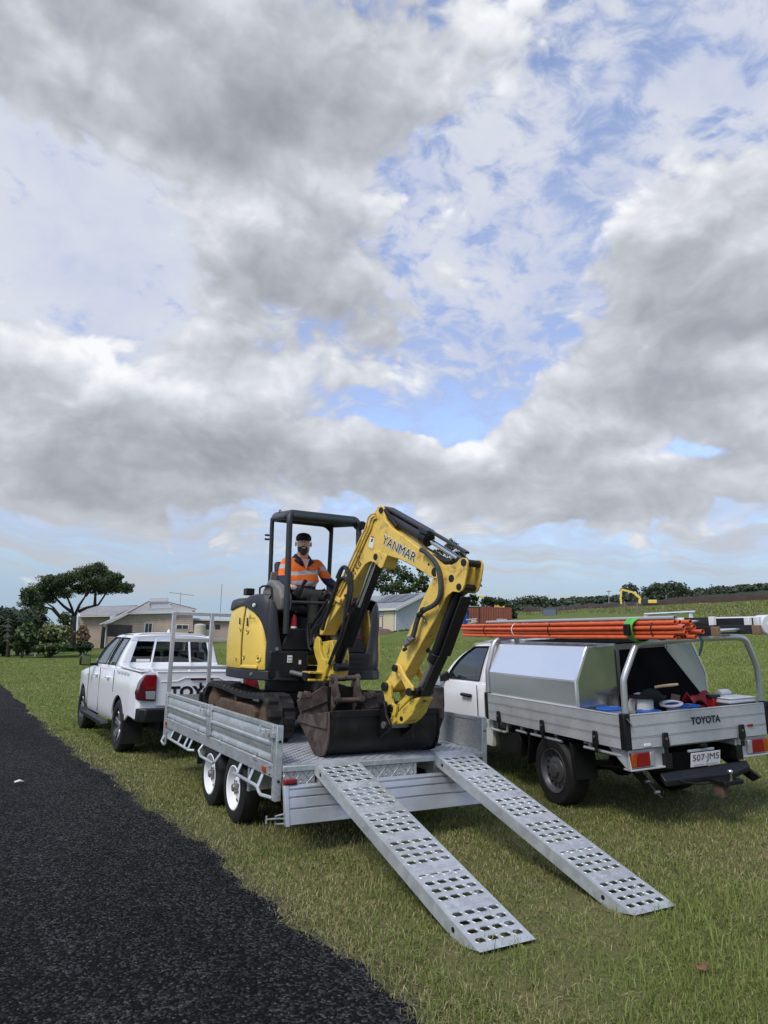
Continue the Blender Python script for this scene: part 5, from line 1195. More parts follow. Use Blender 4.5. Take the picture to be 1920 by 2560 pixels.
# ------------------------------------------------------------------ utes
class Fr:
    """a vehicle's own frame: x right, y forward, z up, origin on the ground under the rear end"""
    def __init__(s, M): s.M = M; s.I = M.inverted()
    def u(s, px, py, ax, val):
        v = s.I.to_3x3() @ ray(px, py); c = s.I @ CAM; return c + v*((val-c[ax])/v[ax])
    def P(s, *q): return s.M @ Vector(q)
def r4(x, y): return (170+x*.22905, 1560+y*.22905)
def r5(x, y): return (1060+x*.25316, 1580+y*.25316)
def r6(x, y): return (1420+x*.30139, 1520+y*.30139)
def arch(y, yw, r, zc=.38):
    d = abs(y-yw); return zc+math.sqrt(max(0, r*r-d*d)) if d < r else 0
def lower_body(root, name, y0, y1, wheels, sill, top, half, mat_, step=.04, endcap=True):
    """lofted lower body: rows from sill to waistline on both sides, joined over the top"""
    ys = sorted(set(list(np.arange(y0, y1, step))+[y1]))
    rings = []
    for y in ys:
        zb = sill(y)
        for yw, r in wheels: zb = max(zb, arch(y, yw, r))
        zt = top(y); w = half(y)
        zb = min(zb, zt-.06)
        def X(z):
            u = (z-.42)/.78; return w + .014*math.sin(math.pi*max(0, min(1, u*.92+.04))) - .030*max(0, .12-u)*4 - .035*max(0, u-.80)*2.2
        pr = [(X(zb)-.02, zb)]
        for k, zr in enumerate((.50, .60, .72, .84, .95, 1.04)): zq = min(max(zr, zb+.006+.004*k), zt-.03+.003*k); pr.append((X(zq), zq))
        pr += [(X(zt)-.012, zt-.012), (X(zt)-.045, zt)]
        L = [(-x, y, z) for x, z in pr]; Rr = [(x, y, z) for x, z in pr[::-1]]
        mid = [(-w*.5, y, zt+.012), (0, y, zt+.018), (w*.5, y, zt+.012)]
        rings.append(L+mid+Rr)
    m = MB(root_M(root)); m.rings(rings, False, False)
    if endcap:
        for rr in (rings[0], rings[-1]): m.add(rr, [tuple(range(len(rr)))])
    return m.build(name, mat_, root, sharp=40)
def root_M(root): return wm(root)
def panel_holes(root, cols_b, cols_t, rows, holes, xb, xt, name, mat_, side, parent=None, glass=None, glass_name='window', frame=BLACKP, solid=.03):
    """side of a cab: columns run from (y, z) at the waist to (y, z) at the roof; holes: (c0, c1) column pairs left open between rows 1 and 2"""
    m = MB(wm(root)); gl = []
    def pt(c, t):
        yb, zb = cols_b[c]; yt, zt = cols_t[c]; x = xb+(xt-xb)*t+.018*math.sin(math.pi*t)
        bow = (.075 if c <= 1 else 0.0)*math.sin(math.pi*t)
        return Vector((side*x, yb+(yt-yb)*t+bow*.75, zb+(zt-zb)*t+bow*.55))
    for c in range(len(cols_b)-1):
        for r in range(len(rows)-1):
            q = [pt(c, rows[r]), pt(c+1, rows[r]), pt(c+1, rows[r+1]), pt(c, rows[r+1])]
            if r == 1 and c in holes: gl.append((c, q)); continue
            ts_ = np.linspace(rows[r], rows[r+1], 7); m.grid([[pt(c, t_), pt(c+1, t_)] for t_ in ts_])
    o = m.build(name, mat_, root, .006, solid=solid)
    for c, q in gl:
        tm = (rows[1]+rows[2])/2; mm = MB(wm(root)); d = Vector((-side*.012, 0, 0))
        ts_ = np.linspace(rows[1], rows[2], 7); mm.grid([[pt(c, t_)+d, pt(c+1, t_)+d] for t_ in ts_])
        g = mm.build(glass_name, glass or GLASS, root)
        mm = MB(wm(root)); cen = sum(q, Vector())/4
        loop = [cen+(p-cen)*.985+Vector((side*.003, 0, 0)) for p in [pt(c, t_) for t_ in ts_]+[pt(c+1, t_) for t_ in ts_[::-1]]]
        mm.tube(loop, .011, 6, closed=True); mm.build('window_seal', frame, g)
    return o
def disc_wheel(root, x, y, z, s, R_, rim_r, wd, rim_mat, style, name='wheel'):
    """s=-1: outer face looks to -x"""
    ax = (s, 0, 0); c = (x, y, z)
    m = MB(wm(root)); k = R_
    m.lathe([(rim_r, -wd), (k*.9, -wd), (k*.975, -wd+.02), (k, -wd+.05), (k, -.05), (k*.975, -.02), (k*.90, 0), (rim_r+.012, -.006), (rim_r, -.03), (rim_r, -wd*.6)], c, ax, 40, True)
    # lathe works in the frame of the root
    t = m.build('tyre', RUBBER, root)
    m = MB(wm(root)); m.lathe([(.01, -.13), (rim_r, -.13), (rim_r+.004, -.03), (rim_r, -.004), (rim_r*.95, -.008), (rim_r*.91, -.035), (rim_r*.86, -.055), (rim_r*.5, -.06), (.02, -.06)], c, ax, 36)
    r = m.build('rim', BLACKP if style == 'spoke' else rim_mat, t)
    cv = Vector(c); sx = Vector((s, 0, 0))
    if style == 'spoke':
        for q in range(6):
            a = 2*math.pi*q/6+.3; e = Vector((0, math.cos(a), math.sin(a))); f = Vector((0, -math.sin(a), math.cos(a)))
            mm = MB(wm(root)); ri, ro = .055, rim_r*.97
            A = [cv+e*ri+f*(w_)+sx*(-.045) for w_ in (-.03, .03)]; Bq = [cv+e*ro*.62+f*w_+sx*(-.030) for w_ in (.045, -.045)]
            mm.prism([A[0], A[1], Bq[0], cv+e*ro+f*.055+sx*(-.022), cv+e*ro+f*.022+sx*-.022, cv+e*ro*.7+sx*-.030, cv+e*ro-f*.022+sx*-.022, cv+e*ro-f*.055+sx*-.022, Bq[1]], sx*-.03); mm.build('spoke', rim_mat, r, .004)
        mm = MB(wm(root)); mm.lathe([(.07, -.07), (.066, -.04), (.05, -.034), (.01, -.032)], c, ax, 18); mm.build('centre_cap', rim_mat, r)
    else:
        mm = MB(wm(root)); mm.lathe([(.01, -.075), (rim_r*.60, -.064), (rim_r*.56, -.045), (rim_r*.42, -.035), (.07, -.035), (.068, -.012), (.05, -.008), (.01, -.008)], c, ax, 30); mm.build('rim_dish', rim_mat, r)
        for q in range(14):
            a = 2*math.pi*q/14; mm = MB(wm(root)); mm.lathe([(.002, .002), (.019, .002), (.021, -.004)], cv+Vector((0, math.cos(a), math.sin(a)))*rim_r*.72+sx*-.0565, ax, 8); mm.build('rim_hole', BLACKP, r)
        for q in range(6):
            a = 2*math.pi*q/6; mm = MB(wm(root)); e = cv+Vector((0, math.cos(a), math.sin(a)))*.062; mm.cyl(e+sx*-.035, e+sx*-.012, .011, n=6); mm.build('wheel_nut', STEEL, r)
    return t
def lbox(root, name, mat_, x0, x1, y0, y1, z0, z1, bevel=.006, parent=None, seg=2, label=None):
    m = MB(wm(root)); m.box(x0, x1, y0, y1, z0, z1); return m.build(name, mat_, parent or root, bevel, seg=seg, label=label)
def lprism(root, name, mat_, pts, vec, bevel=.006, parent=None, label=None):
    m = MB(wm(root)); m.prism(pts, vec); return m.build(name, mat_, parent or root, bevel, label=label)
def ltube(root, name, mat_, pts, r, parent=None, n=10, smooth=0):
    P = [Vector(p) for p in pts]
    for _ in range(smooth):
        Q = [P[0]]
        for i in range(len(P)-1): Q += [P[i]*.75+P[i+1]*.25, P[i]*.25+P[i+1]*.75]
        P = Q+[P[-1]]
    m = MB(wm(root)); m.tube(P, r, n); return m.build(name, mat_, parent or root)
def smoothtab(tab):
    xs = [t[0] for t in tab]; ys = [t[1] for t in tab]; return lambda y: float(np.interp(y, xs, ys))
CARBLK = mat('black_trim', (.0055, .0055, .006), .45)
INTER = mat('cab_interior', (.016, .016, .017), .8)
ALLOY = mat('dark_alloy', (.48, .49, .50), .3, .8)
STEELB = mat('black_steel_rim', (.10, .10, .105), .4, .4)
# ---------------- dual cab
dual = thing('parked_ute', 'white dual cab ute with black side steps hitched to the trailer', 'ute', frame((.702, 4.924, gz(.7, 6.5)), 2.476))
DF = Fr(wm(dual))
wheels = [(1.19, .455), (4.275, .455)]
half = smoothtab([(-.02, .85), (.12, .885), (.5, .90), (2.6, .905), (4.3, .90), (4.8, .86), (5.1, .78), (5.25, .64)])
sill = smoothtab([(0, .56), (.5, .60), (.9, .42), (1.6, .42), (3.7, .42), (4.7, .42), (5.25, .42)])
topf = smoothtab([(0, 1.225), (1.50, 1.245), (1.62, 1.235), (3.75, 1.19), (3.95, 1.16), (4.8, 1.07), (5.1, .98), (5.25, .80)])
lower_body(dual, 'body', 0.0, 5.25, wheels, sill, topf, half, WHITE)
cb = [(3.86, 1.165), (3.72, 1.19), (2.78, 1.215), (2.66, 1.215), (2.02, 1.22), (1.66, 1.22)]
ct = [(2.88, 1.755), (2.80, 1.765), (2.46, 1.775), (2.36, 1.775), (1.80, 1.765), (1.64, 1.755)]
for s in (-1, 1): panel_holes(dual, cb, ct, [0, .08, .90, 1], (1, 3), .83, .625, 'cab_side', WHITE, s)
lprism(dual, 'roof', WHITE, [(-.63, 2.86, 1.75), (-.63, 1.64, 1.75), (-.50, 1.62, 1.80), (0, 1.60, 1.815), (.50, 1.62, 1.80), (.63, 1.64, 1.75), (.63, 2.86, 1.75)], (0, 0, .001), 0)
m = MB(wm(dual)); rows = []
for y, dz in ((1.60, -.035), (1.66, 0), (2.2, .012), (2.7, .005), (2.90, -.03)): rows.append([(x, y, 1.765+dz+.045*math.cos(x/.64*1.45)) for x in np.linspace(-.64, .64, 11)])
m.grid(rows); m.build('roof_skin', WHITE, dual, sharp=60)
# cab back with its window, windscreen
def back_pt(x, t): return Vector((x*(1-.20*t)*1.0, 1.655-.02*t, 1.215+.545*t))
m = MB(wm(dual)); xs = [-.83, -.70, .70, .83]; ts = [0, .20, .83, 1]
for i in range(3):
    for k in range(3):
        if i == 1 and k == 1: continue
        m.add([back_pt(xs[i], ts[k]), back_pt(xs[i+1], ts[k]), back_pt(xs[i+1], ts[k+1]), back_pt(xs[i], ts[k+1])], [(0, 1, 2, 3)])
m.build('cab_back', WHITE, dual, .01, solid=.03)
gx = [-.70, -.345, .33, .70]
for i in range(3):
    m = MB(wm(dual)); m.add([back_pt(gx[i], .20)+Vector((0, .012, 0)), back_pt(gx[i+1], .20)+Vector((0, .012, 0)), back_pt(gx[i+1], .83)+Vector((0, .012, 0)), back_pt(gx[i], .83)+Vector((0, .012, 0))], [(0, 1, 2, 3)]); g_ = m.build('rear_window', GLASSD, dual)
    if i == 0:
        a = back_pt(-.60, .215)+Vector((0, .006, 0)); lbox(dual, 'window_sticker', DECALW, a.x, a.x+.22, a.y-.004, a.y, a.z, a.z+.045, 0, g_)
for x in (-.345, .33):
    m = MB(wm(dual)); m.bar(back_pt(x, .06)+Vector((0, -.02, 0)), back_pt(x, .93)+Vector((0, -.02, 0)), .03, .02, up=(0, 1, 0)); m.build('window_bar', WHITE, dual, .004)
m = MB(wm(dual)); m.add([(-.76, 3.84, 1.19), (.76, 3.84, 1.19), (.60, 2.88, 1.745), (-.60, 2.88, 1.745)], [(0, 1, 2, 3)]); m.build('windscreen', GLASS, dual)
# inside
lbox(dual, 'cabin_floor', INTER, -.72, .72, 1.72, 3.7, .55, 1.02, .02)
for x in (-.40, .36):
    for y in (1.78, 2.72):
        lprism(dual, 'seat', INTER, [(x-.22, y, 1.0), (x-.22, y+.12, 1.0), (x-.22, y+.02, 1.50), (x-.22, y-.06, 1.50)], (.46, 0, 0), .03)
        lbox(dual, 'headrest', INTER, x-.11, x+.12, y-.07, y+.0, 1.51, 1.68, .03)
lprism(dual, 'dashboard', INTER, [(-.70, 3.35, 1.0), (-.70, 3.35, 1.20), (-.70, 3.80, 1.18), (-.70, 3.8, 1.0)], (1.4, 0, 0), .02)
lprism(dual, 'roof_fin', WHITE, [(.0, 1.95, 1.80), (.0, 2.08, 1.80), (.0, 2.0, 1.865), (.0, 1.96, 1.875)], (.03, 0, 0), .006)
# doors: shut lines and handles, mirror
for s in (-1, 1):
    def sx(z): return .905+.012*math.cos((z-.85)*2.0)
    for y in (3.72, 2.72, 1.60):
        m = MB(wm(dual)); pts = [(s*(sx(z)+.0), y-(.0 if z > .65 else 0), z) for z in np.linspace(.47 if y > 2 else .86, 1.20, 6)]; m.tube(pts, .0055, 5); m.build('door_gap', CARBLK, dual)
    for y in (2.90, 1.92):
        lbox(dual, 'door_handle', WHITE, *((-.958, -.905) if s < 0 else (.905, .958)), y, y+.19, 1.055, 1.092, .014)
    mx = (-1.16, -.98) if s < 0 else (.98, 1.16)
    mo = lprism(dual, 'door_mirror', CARBLK, [(mx[0], 3.32, 1.22), (mx[1], 3.30, 1.20), (mx[1], 3.30, 1.40), (mx[0]+.03*(s < 0), 3.32, 1.41), (mx[0], 3.32, 1.36)], (0, .11, 0), .03)
    lprism(dual, 'mirror_stalk', CARBLK, [(s*.84, 3.34, 1.20), (s*1.0, 3.36, 1.215), (s*1.0, 3.36, 1.25), (s*.84, 3.34, 1.26)], (0, .07, 0), .01, mo)
    lprism(dual, 'mirror_glass', mat('mirror', (.5, .52, .54), .05, 1.0), [(mx[0]+.02, 3.297, 1.235), (mx[1]-.02, 3.285, 1.225), (mx[1]-.02, 3.285, 1.38), (mx[0]+.03, 3.297, 1.385)], (0, .004, 0), 0, mo)
    # bed rail cap and its cut outs
    lprism(dual, 'bed_rail_cap', WHITE, [(s*.78, .02, 1.245), (s*.885, .04, 1.235), (s*.885, 1.56, 1.262), (s*.78, 1.56, 1.262)], (0, 0, .02), .008)
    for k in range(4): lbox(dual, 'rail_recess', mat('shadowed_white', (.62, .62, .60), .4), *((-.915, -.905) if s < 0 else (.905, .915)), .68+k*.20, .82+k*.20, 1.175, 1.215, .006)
    ls = [(s*.905, .0), (s*.90, .30)]
    # side step
    lprism(dual, 'side_step', CARBLK, [(s*.90, 1.72, .36), (s*.90, 1.86, .40), (s*.90, 3.55, .42), (s*.90, 3.70, .46), (s*.90, 3.62, .355), (s*.90, 1.80, .325)], (s*.13, 0, 0), .012)
    # mudflaps
    lbox(dual, 'mudflap', RUBBER, *((-.93, -.62) if s < 0 else (.62, .93)), .72, .735, .16, .60, .01)
    # tail lamp
    tl = lprism(dual, 'tail_lamp', REDD, [(s*.665, -.050, 1.205), (s*.665, -.050, .835), (s*.905, -.050, .85), (s*.925, -.050, .95), (s*.895, -.050, 1.08), (s*.83, -.050, 1.205)], (0, .17, 0), .014)
    lprism(dual, 'brake_lens', REDL, [(s*.675, -.056, 1.19), (s*.675, -.056, 1.00), (s*.80, -.056, 1.00), (s*.86, -.056, 1.06), (s*.81, -.056, 1.19)], (0, .008, 0), .002, tl)
    lprism(dual, 'reverse_lens', CLEARL, [(s*.675, -.056, .975), (s*.675, -.056, .86), (s*.80, -.056, .868), (s*.81, -.056, .975)], (0, .008, 0), .002, tl)
# tailgate
tg = lprism(dual, 'tailgate', WHITE, [(-.655, -.022, .765), (-.655, -.022, 1.23), (.655, -.022, 1.23), (.655, -.022, .765)], (0, .04, 0), .008)
lprism(dual, 'tailgate_crease', WHITE, [(-.60, -.030, 1.11), (-.36, -.030, 1.115), (-.25, -.034, 1.165), (.25, -.034, 1.165), (.36, -.030, 1.115), (.60, -.03, 1.11), (.60, -.03, 1.10), (.36, -.03, 1.10), (.25, -.034, 1.15), (-.25, -.034, 1.15), (-.36, -.03, 1.10), (-.6, -.03, 1.10)], (0, .01, 0), .003, tg)
lbox(dual, 'tailgate_top_cap', WHITE, -.66, .66, -.03, .05, 1.232, 1.252, .006, tg)
lbox(dual, 'high_brake_lamp', REDD, -.17, .17, -.042, -.03, 1.125, 1.150, .004, tg)
lbox(dual, 'camera_pod', CARBLK, -.035, .0, -.055, -.024, 1.02, 1.09, .01, tg)
text('tailgate_lettering', 'TOYOTA', INK, tg, DF.P(-.47, -.0235, .87), DF.M.to_3x3() @ Vector((1, 0, 0)), (0, 0, 1), .17, 1.02, .002, .045)
text('model_lettering', 'HILUX', mat('chrome_badge', (.35, .36, .37), .2, .8), tg, DF.P(.46, -.0235, 1.06), DF.M.to_3x3() @ Vector((1, 0, 0)), (0, 0, 1), .035, .17, .002, .02)
for s in (-1, 1): text('door_lettering', 'HILUX', mat('chrome_badge', (.35, .36, .37), .2, .8), dual, DF.P(s*.923, 3.80 if s < 0 else 3.62, 1.02), DF.M.to_3x3() @ Vector((0, s, 0)), (0, 0, 1), .03, .14, .002, .02)
bm_ = lprism(dual, 'rear_bumper', CARBLK, [(-.90, .30, .74), (-.89, -.02, .74), (-.80, -.10, .735), (.80, -.10, .735), (.89, -.02, .74), (.90, .30, .74)], (0, 0, -.19), .02)
lbox(dual, 'bumper_step', CARBLK, -.45, .45, -.16, -.02, .68, .72, .01, bm_)
lbox(dual, 'tow_bar', BLACK, -.5, .5, -.06, .06, .42, .50, .008); lbox(dual, 'tow_tongue', BLACK, -.03, .03, -.28, .0, .40, .43, .004)
m = MB(wm(dual)); m.sph((0, -.24, .48), .025, .025, .025); m.build('tow_ball', STEEL, dual)
lbox(dual, 'chassis', BLACK, -.55, .55, .1, 4.9, .40, .58, .01)
lprism(dual, 'wheel_well', CARBLK, [(-.86, .70, .58), (-.86, .74, .80), (-.86, 1.64, .80), (-.86, 1.68, .58)], (1.72, 0, 0), 0); lprism(dual, 'wheel_well', CARBLK, [(-.86, 3.80, .58), (-.86, 3.84, .80), (-.86, 4.70, .80), (-.86, 4.74, .58)], (1.72, 0, 0), 0)
for y in (1.19, 4.275):
    for s in (-1, 1): disc_wheel(dual, s*.905, y, .385, s, .388, .245, .25, ALLOY, 'spoke')
m = MB(wm(dual)); m.sph((0, 1.19, .385), .12, .12, .12); m.bar((-.8, 1.19, .385), (.8, 1.19, .385), .08, .08); m.build('rear_axle', BLACK, dual)
# ---------------- single cab tray ute
ute = thing('tray_ute', 'white single cab ute with aluminium drop side tray and toolboxes', 'ute', frame((4.078, -1.078, .055), -8.563, -3.2, .35))
TF = Fr(wm(ute)); TX = TF.M.to_3x3() @ Vector((1, 0, 0)); TZ = TF.M.to_3x3() @ Vector((0, 0, 1)); TY = TF.M.to_3x3() @ Vector((0, 1, 0))
hw = .915; TLN = 2.70; Z0, Z1 = .77, 1.09; AX = 1.30; FX = AX+3.085
half2 = smoothtab([(2.78, .86), (3.0, .885), (4.3, .89), (4.9, .85), (5.2, .76), (5.35, .62)])
sill2 = smoothtab([(2.78, .42), (5.35, .42)]); top2 = smoothtab([(2.78, 1.19), (3.95, 1.17), (4.15, 1.135), (4.9, 1.05), (5.2, .96), (5.35, .80)])
lower_body(ute, 'body', 2.80, 5.35, [(FX, .455)], sill2, top2, half2, WHITE)
cb = [(4.16, 1.15), (4.03, 1.165), (3.00, 1.185), (2.80, 1.185)]; ct = [(3.22, 1.70), (3.12, 1.715), (2.98, 1.72), (2.83, 1.715)]
cb = [(4.16, 1.15), (4.03, 1.165), (3.00, 1.185), (2.80, 1.185)]; ct = [(3.38, 1.675), (3.28, 1.695), (2.95, 1.72), (2.80, 1.715)]
for s in (-1, 1): panel_holes(ute, cb, ct, [0, .05, .90, 1], (1,), .825, .64, 'cab_side', WHITE, s, glass=GLASSD)
m = MB(wm(ute)); rows = []
for y, dz in ((2.77, -.03), (2.84, 0), (3.1, .010), (3.30, -.005), (3.42, -.045)): rows.append([(x, y, 1.72+dz+.045*math.cos(x/.655*1.45)) for x in np.linspace(-.655, .655, 11)])
m.grid(rows); m.build('roof_skin', WHITE, ute, sharp=60)
lprism(ute, 'cab_back', WHITE, [(-.82, 2.80, 1.0), (-.82, 2.80, 1.19), (-.65, 2.83, 1.71), (.65, 2.83, 1.71), (.82, 2.80, 1.19), (.82, 2.8, 1.0)], (0, .03, 0), 0)
m = MB(wm(ute)); m.add([(-.76, 4.14, 1.16), (.76, 4.14, 1.16), (.62, 3.38, 1.68), (-.62, 3.38, 1.68)], [(0, 1, 2, 3)]); m.build('windscreen', GLASS, ute)
lbox(ute, 'cabin_floor', INTER, -.72, .72, 2.86, 4.05, .55, 1.0, .02)
for x in (-.40, .36):
    lprism(ute, 'seat', INTER, [(x-.22, 2.90, 1.0), (x-.22, 3.04, 1.0), (x-.22, 2.96, 1.46), (x-.22, 2.88, 1.46)], (.46, 0, 0), .03); lbox(ute, 'headrest', INTER, x-.11, x+.12, 2.88, 2.96, 1.47, 1.62, .03)
lprism(ute, 'dashboard', INTER, [(-.70, 3.68, 1.0), (-.70, 3.66, 1.23), (-.70, 4.08, 1.17), (-.70, 4.08, 1.0)], (1.4, 0, 0), .02)
m = MB(wm(ute)); m.tube([Vector((-.38+.18*math.cos(a)*-1, 3.58+.06*math.sin(a), 1.22+.17*math.sin(a))) for a in np.linspace(0, 2*math.pi, 18, endpoint=False)], .016, 6, closed=True); m.build('steering_wheel', INTER, ute)
for s in (-1, 1):
    for y in (4.03, 2.93):
        m = MB(wm(ute)); m.tube([(s*(.893+.012*math.cos((z-.85)*2)), y, z) for z in np.linspace(.47, 1.17, 6)], .0055, 5); m.build('door_gap', CARBLK, ute)
    dh = lbox(ute, 'door_handle', CARBLK, *((-.945, -.892) if s < 0 else (.892, .945)), 3.08, 3.36, 1.0, 1.045, .018)
    mx = (-1.12, -.95) if s < 0 else (.95, 1.12)
    mo = lprism(ute, 'door_mirror', CARBLK, [(mx[0], 3.95, 1.10), (mx[1], 3.93, 1.08), (mx[1], 3.93, 1.31), (mx[0]+.02, 3.95, 1.32), (mx[0], 3.95, 1.28)], (0, .11, 0), .03)
    lprism(ute, 'mirror_stalk', CARBLK, [(s*.82, 3.92, 1.15), (s*.97, 3.96, 1.16), (s*.97, 3.96, 1.24), (s*.82, 3.92, 1.30)], (0, .09, 0), .012, mo)
    lprism(ute, 'mirror_glass', mat('mirror', (.5, .52, .54), .05, 1.0), [(mx[0]+.02, 3.927, 1.12), (mx[1]-.02, 3.915, 1.105), (mx[1]-.02, 3.915, 1.29), (mx[0]+.03, 3.927, 1.30)], (0, .004, 0), 0, mo)
    text('door_lettering', 'HILUX', mat('chrome_badge', (.35, .36, .37), .2, .8), ute, TF.P(s*.908, 4.36 if s < 0 else 4.12, .95), TY*s, TZ, .035, .21, .002, .02)
    disc_wheel(ute, s*.88, FX, .365, s, .37, .235, .24, STEELB, 'steel'); disc_wheel(ute, s*.885, AX, .365, s, .37, .235, .24, STEELB, 'steel')
    lprism(ute, 'cab_corner_panel', mat('primer_white', (.55, .55, .50), .6, var=.1), [(s*.80, 2.66, .42), (s*.80, 2.62, .74), (s*.80, 2.80, .76), (s*.80, 2.9, .42)], (s*.06, 0, 0), .01)
lprism(ute, 'wheel_well', CARBLK, [(-.85, FX-.48, .55), (-.85, FX-.45, .80), (-.85, FX+.45, .80), (-.85, FX+.48, .55)], (1.7, 0, 0), 0)
# chassis, axle, tow bar
for x in (-.48, .42): lbox(ute, 'chassis_rail', BLACK, x, x+.08, -.02, 4.9, .56, .70, .006)
m = MB(wm(ute)); m.bar((-.78, AX, .365), (.78, AX, .365), .09, .09); m.sph((0.05, AX, .365), .15, .15, .15); m.build('rear_axle', BLACK, ute)
for x in (-.56, .50): lprism(ute, 'leaf_spring', BLACK, [(x, .45, .50), (x, AX, .40), (x, 2.1, .50), (x, 2.1, .47), (x, AX, .36), (x, .45, .47)], (.06, 0, 0), 0)
lprism(ute, 'fuel_tank', BLACK, [(-.85, 2.0, .40), (-.85, 2.0, .66), (-.85, 2.55, .66), (-.85, 2.5, .40)], (.5, 0, 0), .02)
m = MB(wm(ute)); m.lathe([(.05, 0), (.33, 0), (.35, .04), (.35, .18), (.33, .22), (.05, .22)], (.1, .55, .42), (0, 0, 1), 28); m.build('spare_tyre', RUBBER, ute)
tbx = lprism(ute, 'tow_bar', BLACK, [(-.55, -.07, .47), (.30, -.07, .46), (.55, -.04, .50), (.55, .0, .55), (-.55, .0, .53)], (0, 0, -.055), .008)
lprism(ute, 'tow_bar_side', BLACK, [(-.62, .42, .66), (-.60, .50, .58), (-.63, -.02, .28), (-.66, -.12, .34)], (.03, 0, 0), .004)
lprism(ute, 'tow_bar_side', BLACK, [(.55, .42, .66), (.55, .50, .58), (.58, -.02, .34), (.58, -.12, .40)], (.03, 0, 0), .004)
for k in range(4): 
    m = MB(wm(ute)); y = .35-.12*k; m.cyl((-.665, y-.04, .60-.075*k), (-.615, y-.04, .60-.075*k), .016, n=8); m.build('tow_bar_bolt', STEEL, ute)
lbox(ute, 'tow_tongue', BLACK, -.02, .22, -.26, -.06, .40, .44, .006)
m = MB(wm(ute)); m.sph((.10, -.22, .515), .026, .026, .026); m.cyl((.10, -.22, .44), (.10, -.22, .50), .016); m.build('tow_ball', CHROME, ute)
lbox(ute, 'tow_hitch_block', RUSTY, .0, .08, -.20, -.10, .28, .40, .006)
ltube(ute, 'trailer_cable', BLACKP, [(-.45, .02, .52), (-.40, -.08, .46), (-.25, -.12, .42), (.05, -.12, .40)], .008, smooth=2)
# tray
lbox(ute, 'tray_floor', ALUT, -hw+.03, hw-.03, .03, TLN-.03, Z0+.03, Z0+.07, .004)
for y in (.15, .7, 1.9, 2.4): lbox(ute, 'tray_cross_member', ALUT, -.85, .85, y, y+.05, Z0-.045, Z0+.029, .004)
def tray_wall(name, pts_dir, org, ln, n_out):
    """drop side of three extruded planks with ribs"""
    o_ = None; org, d, nn = Vector(org), Vector(pts_dir), Vector(n_out); h = (Z1-Z0)
    m = MB(wm(ute)); q = [org, org+Vector((0, 0, h)), org+Vector((0, 0, h))-nn*.022, org-nn*.022]
    m.rings([q, [p+d*ln for p in q]]); w = m.build(name, ALUT, ute, .003)
    for k, (a, b_) in enumerate(((.004, .332), (.338, .664), (.670, .996))):
        m = MB(wm(ute)); z0, z1 = h*a, h*b_
        pr = [(.0015, z0), (.012, z0+.003), (.012, z0+(z1-z0)*.45), (.0105, z0+(z1-z0)*.47), (.012, z0+(z1-z0)*.49), (.012, z1-.009), (.0155, z1-.006), (.0155, z1-.001), (.0015, z1)]
        m.rings([[org+nn*u+Vector((0, 0, z)) for u, z in pr], [org+d*ln+nn*u+Vector((0, 0, z)) for u, z in pr]]); m.build('plank', ALUT, w, 0, sharp=10)
    return w
dl = tray_wall('drop_side', (0, 1, 0), (-hw, .06, Z0), TLN-.09, (-1, 0, 0))
tray_wall('drop_side', (0, 1, 0), (hw, .06, Z0), TLN-.09, (1, 0, 0))
tgw = tray_wall('tailgate', (1, 0, 0), (-hw+.06, 0, Z0), 2*hw-.12, (0, -1, 0))
lbox(ute, 'headboard', ALUT, -hw+.03, hw-.03, TLN-.03, TLN, Z0+.03, Z1+.02, .004)
a = TF.u(*r6(1030, 975), 1, -.024); c = TF.u(*r6(1272, 945), 1, -.024)
text('tailgate_lettering', 'TOYOTA', INK, tgw, TF.P(a.x, -.0145, a.z+.005), TX, TZ, .072, (c.x-a.x), .002, .035)
lbox(ute, 'reflector', REDL, .60, .665, -.026, -.014, Z0+.10, Z0+.122, .002, tgw); lbox(ute, 'white_marker', DECALW, -.72, -.645, -.026, -.014, Z0+.02, Z0+.045, .002, tgw)
for (x, y) in ((-hw-.02, -.02), (hw-.05, -.02), (-hw-.022, TLN-.10)):
    cp = lbox(ute, 'corner_bracket', CARBLK, x, x+.075, y, y+.075, Z0-.0, Z1+.012, .008)
    if y < 0: ltube(ute, 'latch_pin', STEEL, [(x+.03, y-.012, Z1-.03), (x+.075, y-.02, Z1-.10)], .008, cp)
def hinge(org, nn, t):
    org, nn, t = Vector(org), Vector(nn), Vector(t); z = Vector((0, 0, 1))
    m = MB(wm(ute)); m.prism([org+t*-.028+z*.13, org+t*.028+z*.13, org+t*.040+z*.02, org+t*.022+z*-.02, org-t*.022+z*-.02, org+t*-.040+z*.02], nn*.022); h = m.build('hinge', CARBLK, ute, .004)
    m = MB(wm(ute)); m.prism([org+t*-.022-z*.025, org+t*.022-z*.025, org+t*.020-z*.08, org-t*.020-z*.08], nn*.014); m.build('hinge_leg', CARBLK, h, .003)
    m = MB(wm(ute)); m.cyl(org+z*.075+nn*.022, org+z*.075+nn*.028, .011, n=10); m.build('hinge_bolt', STEEL, h)
for y in (.42, 1.36, 2.32): hinge((-hw-.02, y, Z0), (-1, 0, 0), (0, 1, 0)); hinge((hw+.02, y, Z0), (1, 0, 0), (0, 1, 0))
for x in (-.47, .50): hinge((x, -.020, Z0), (0, -1, 0), (1, 0, 0))
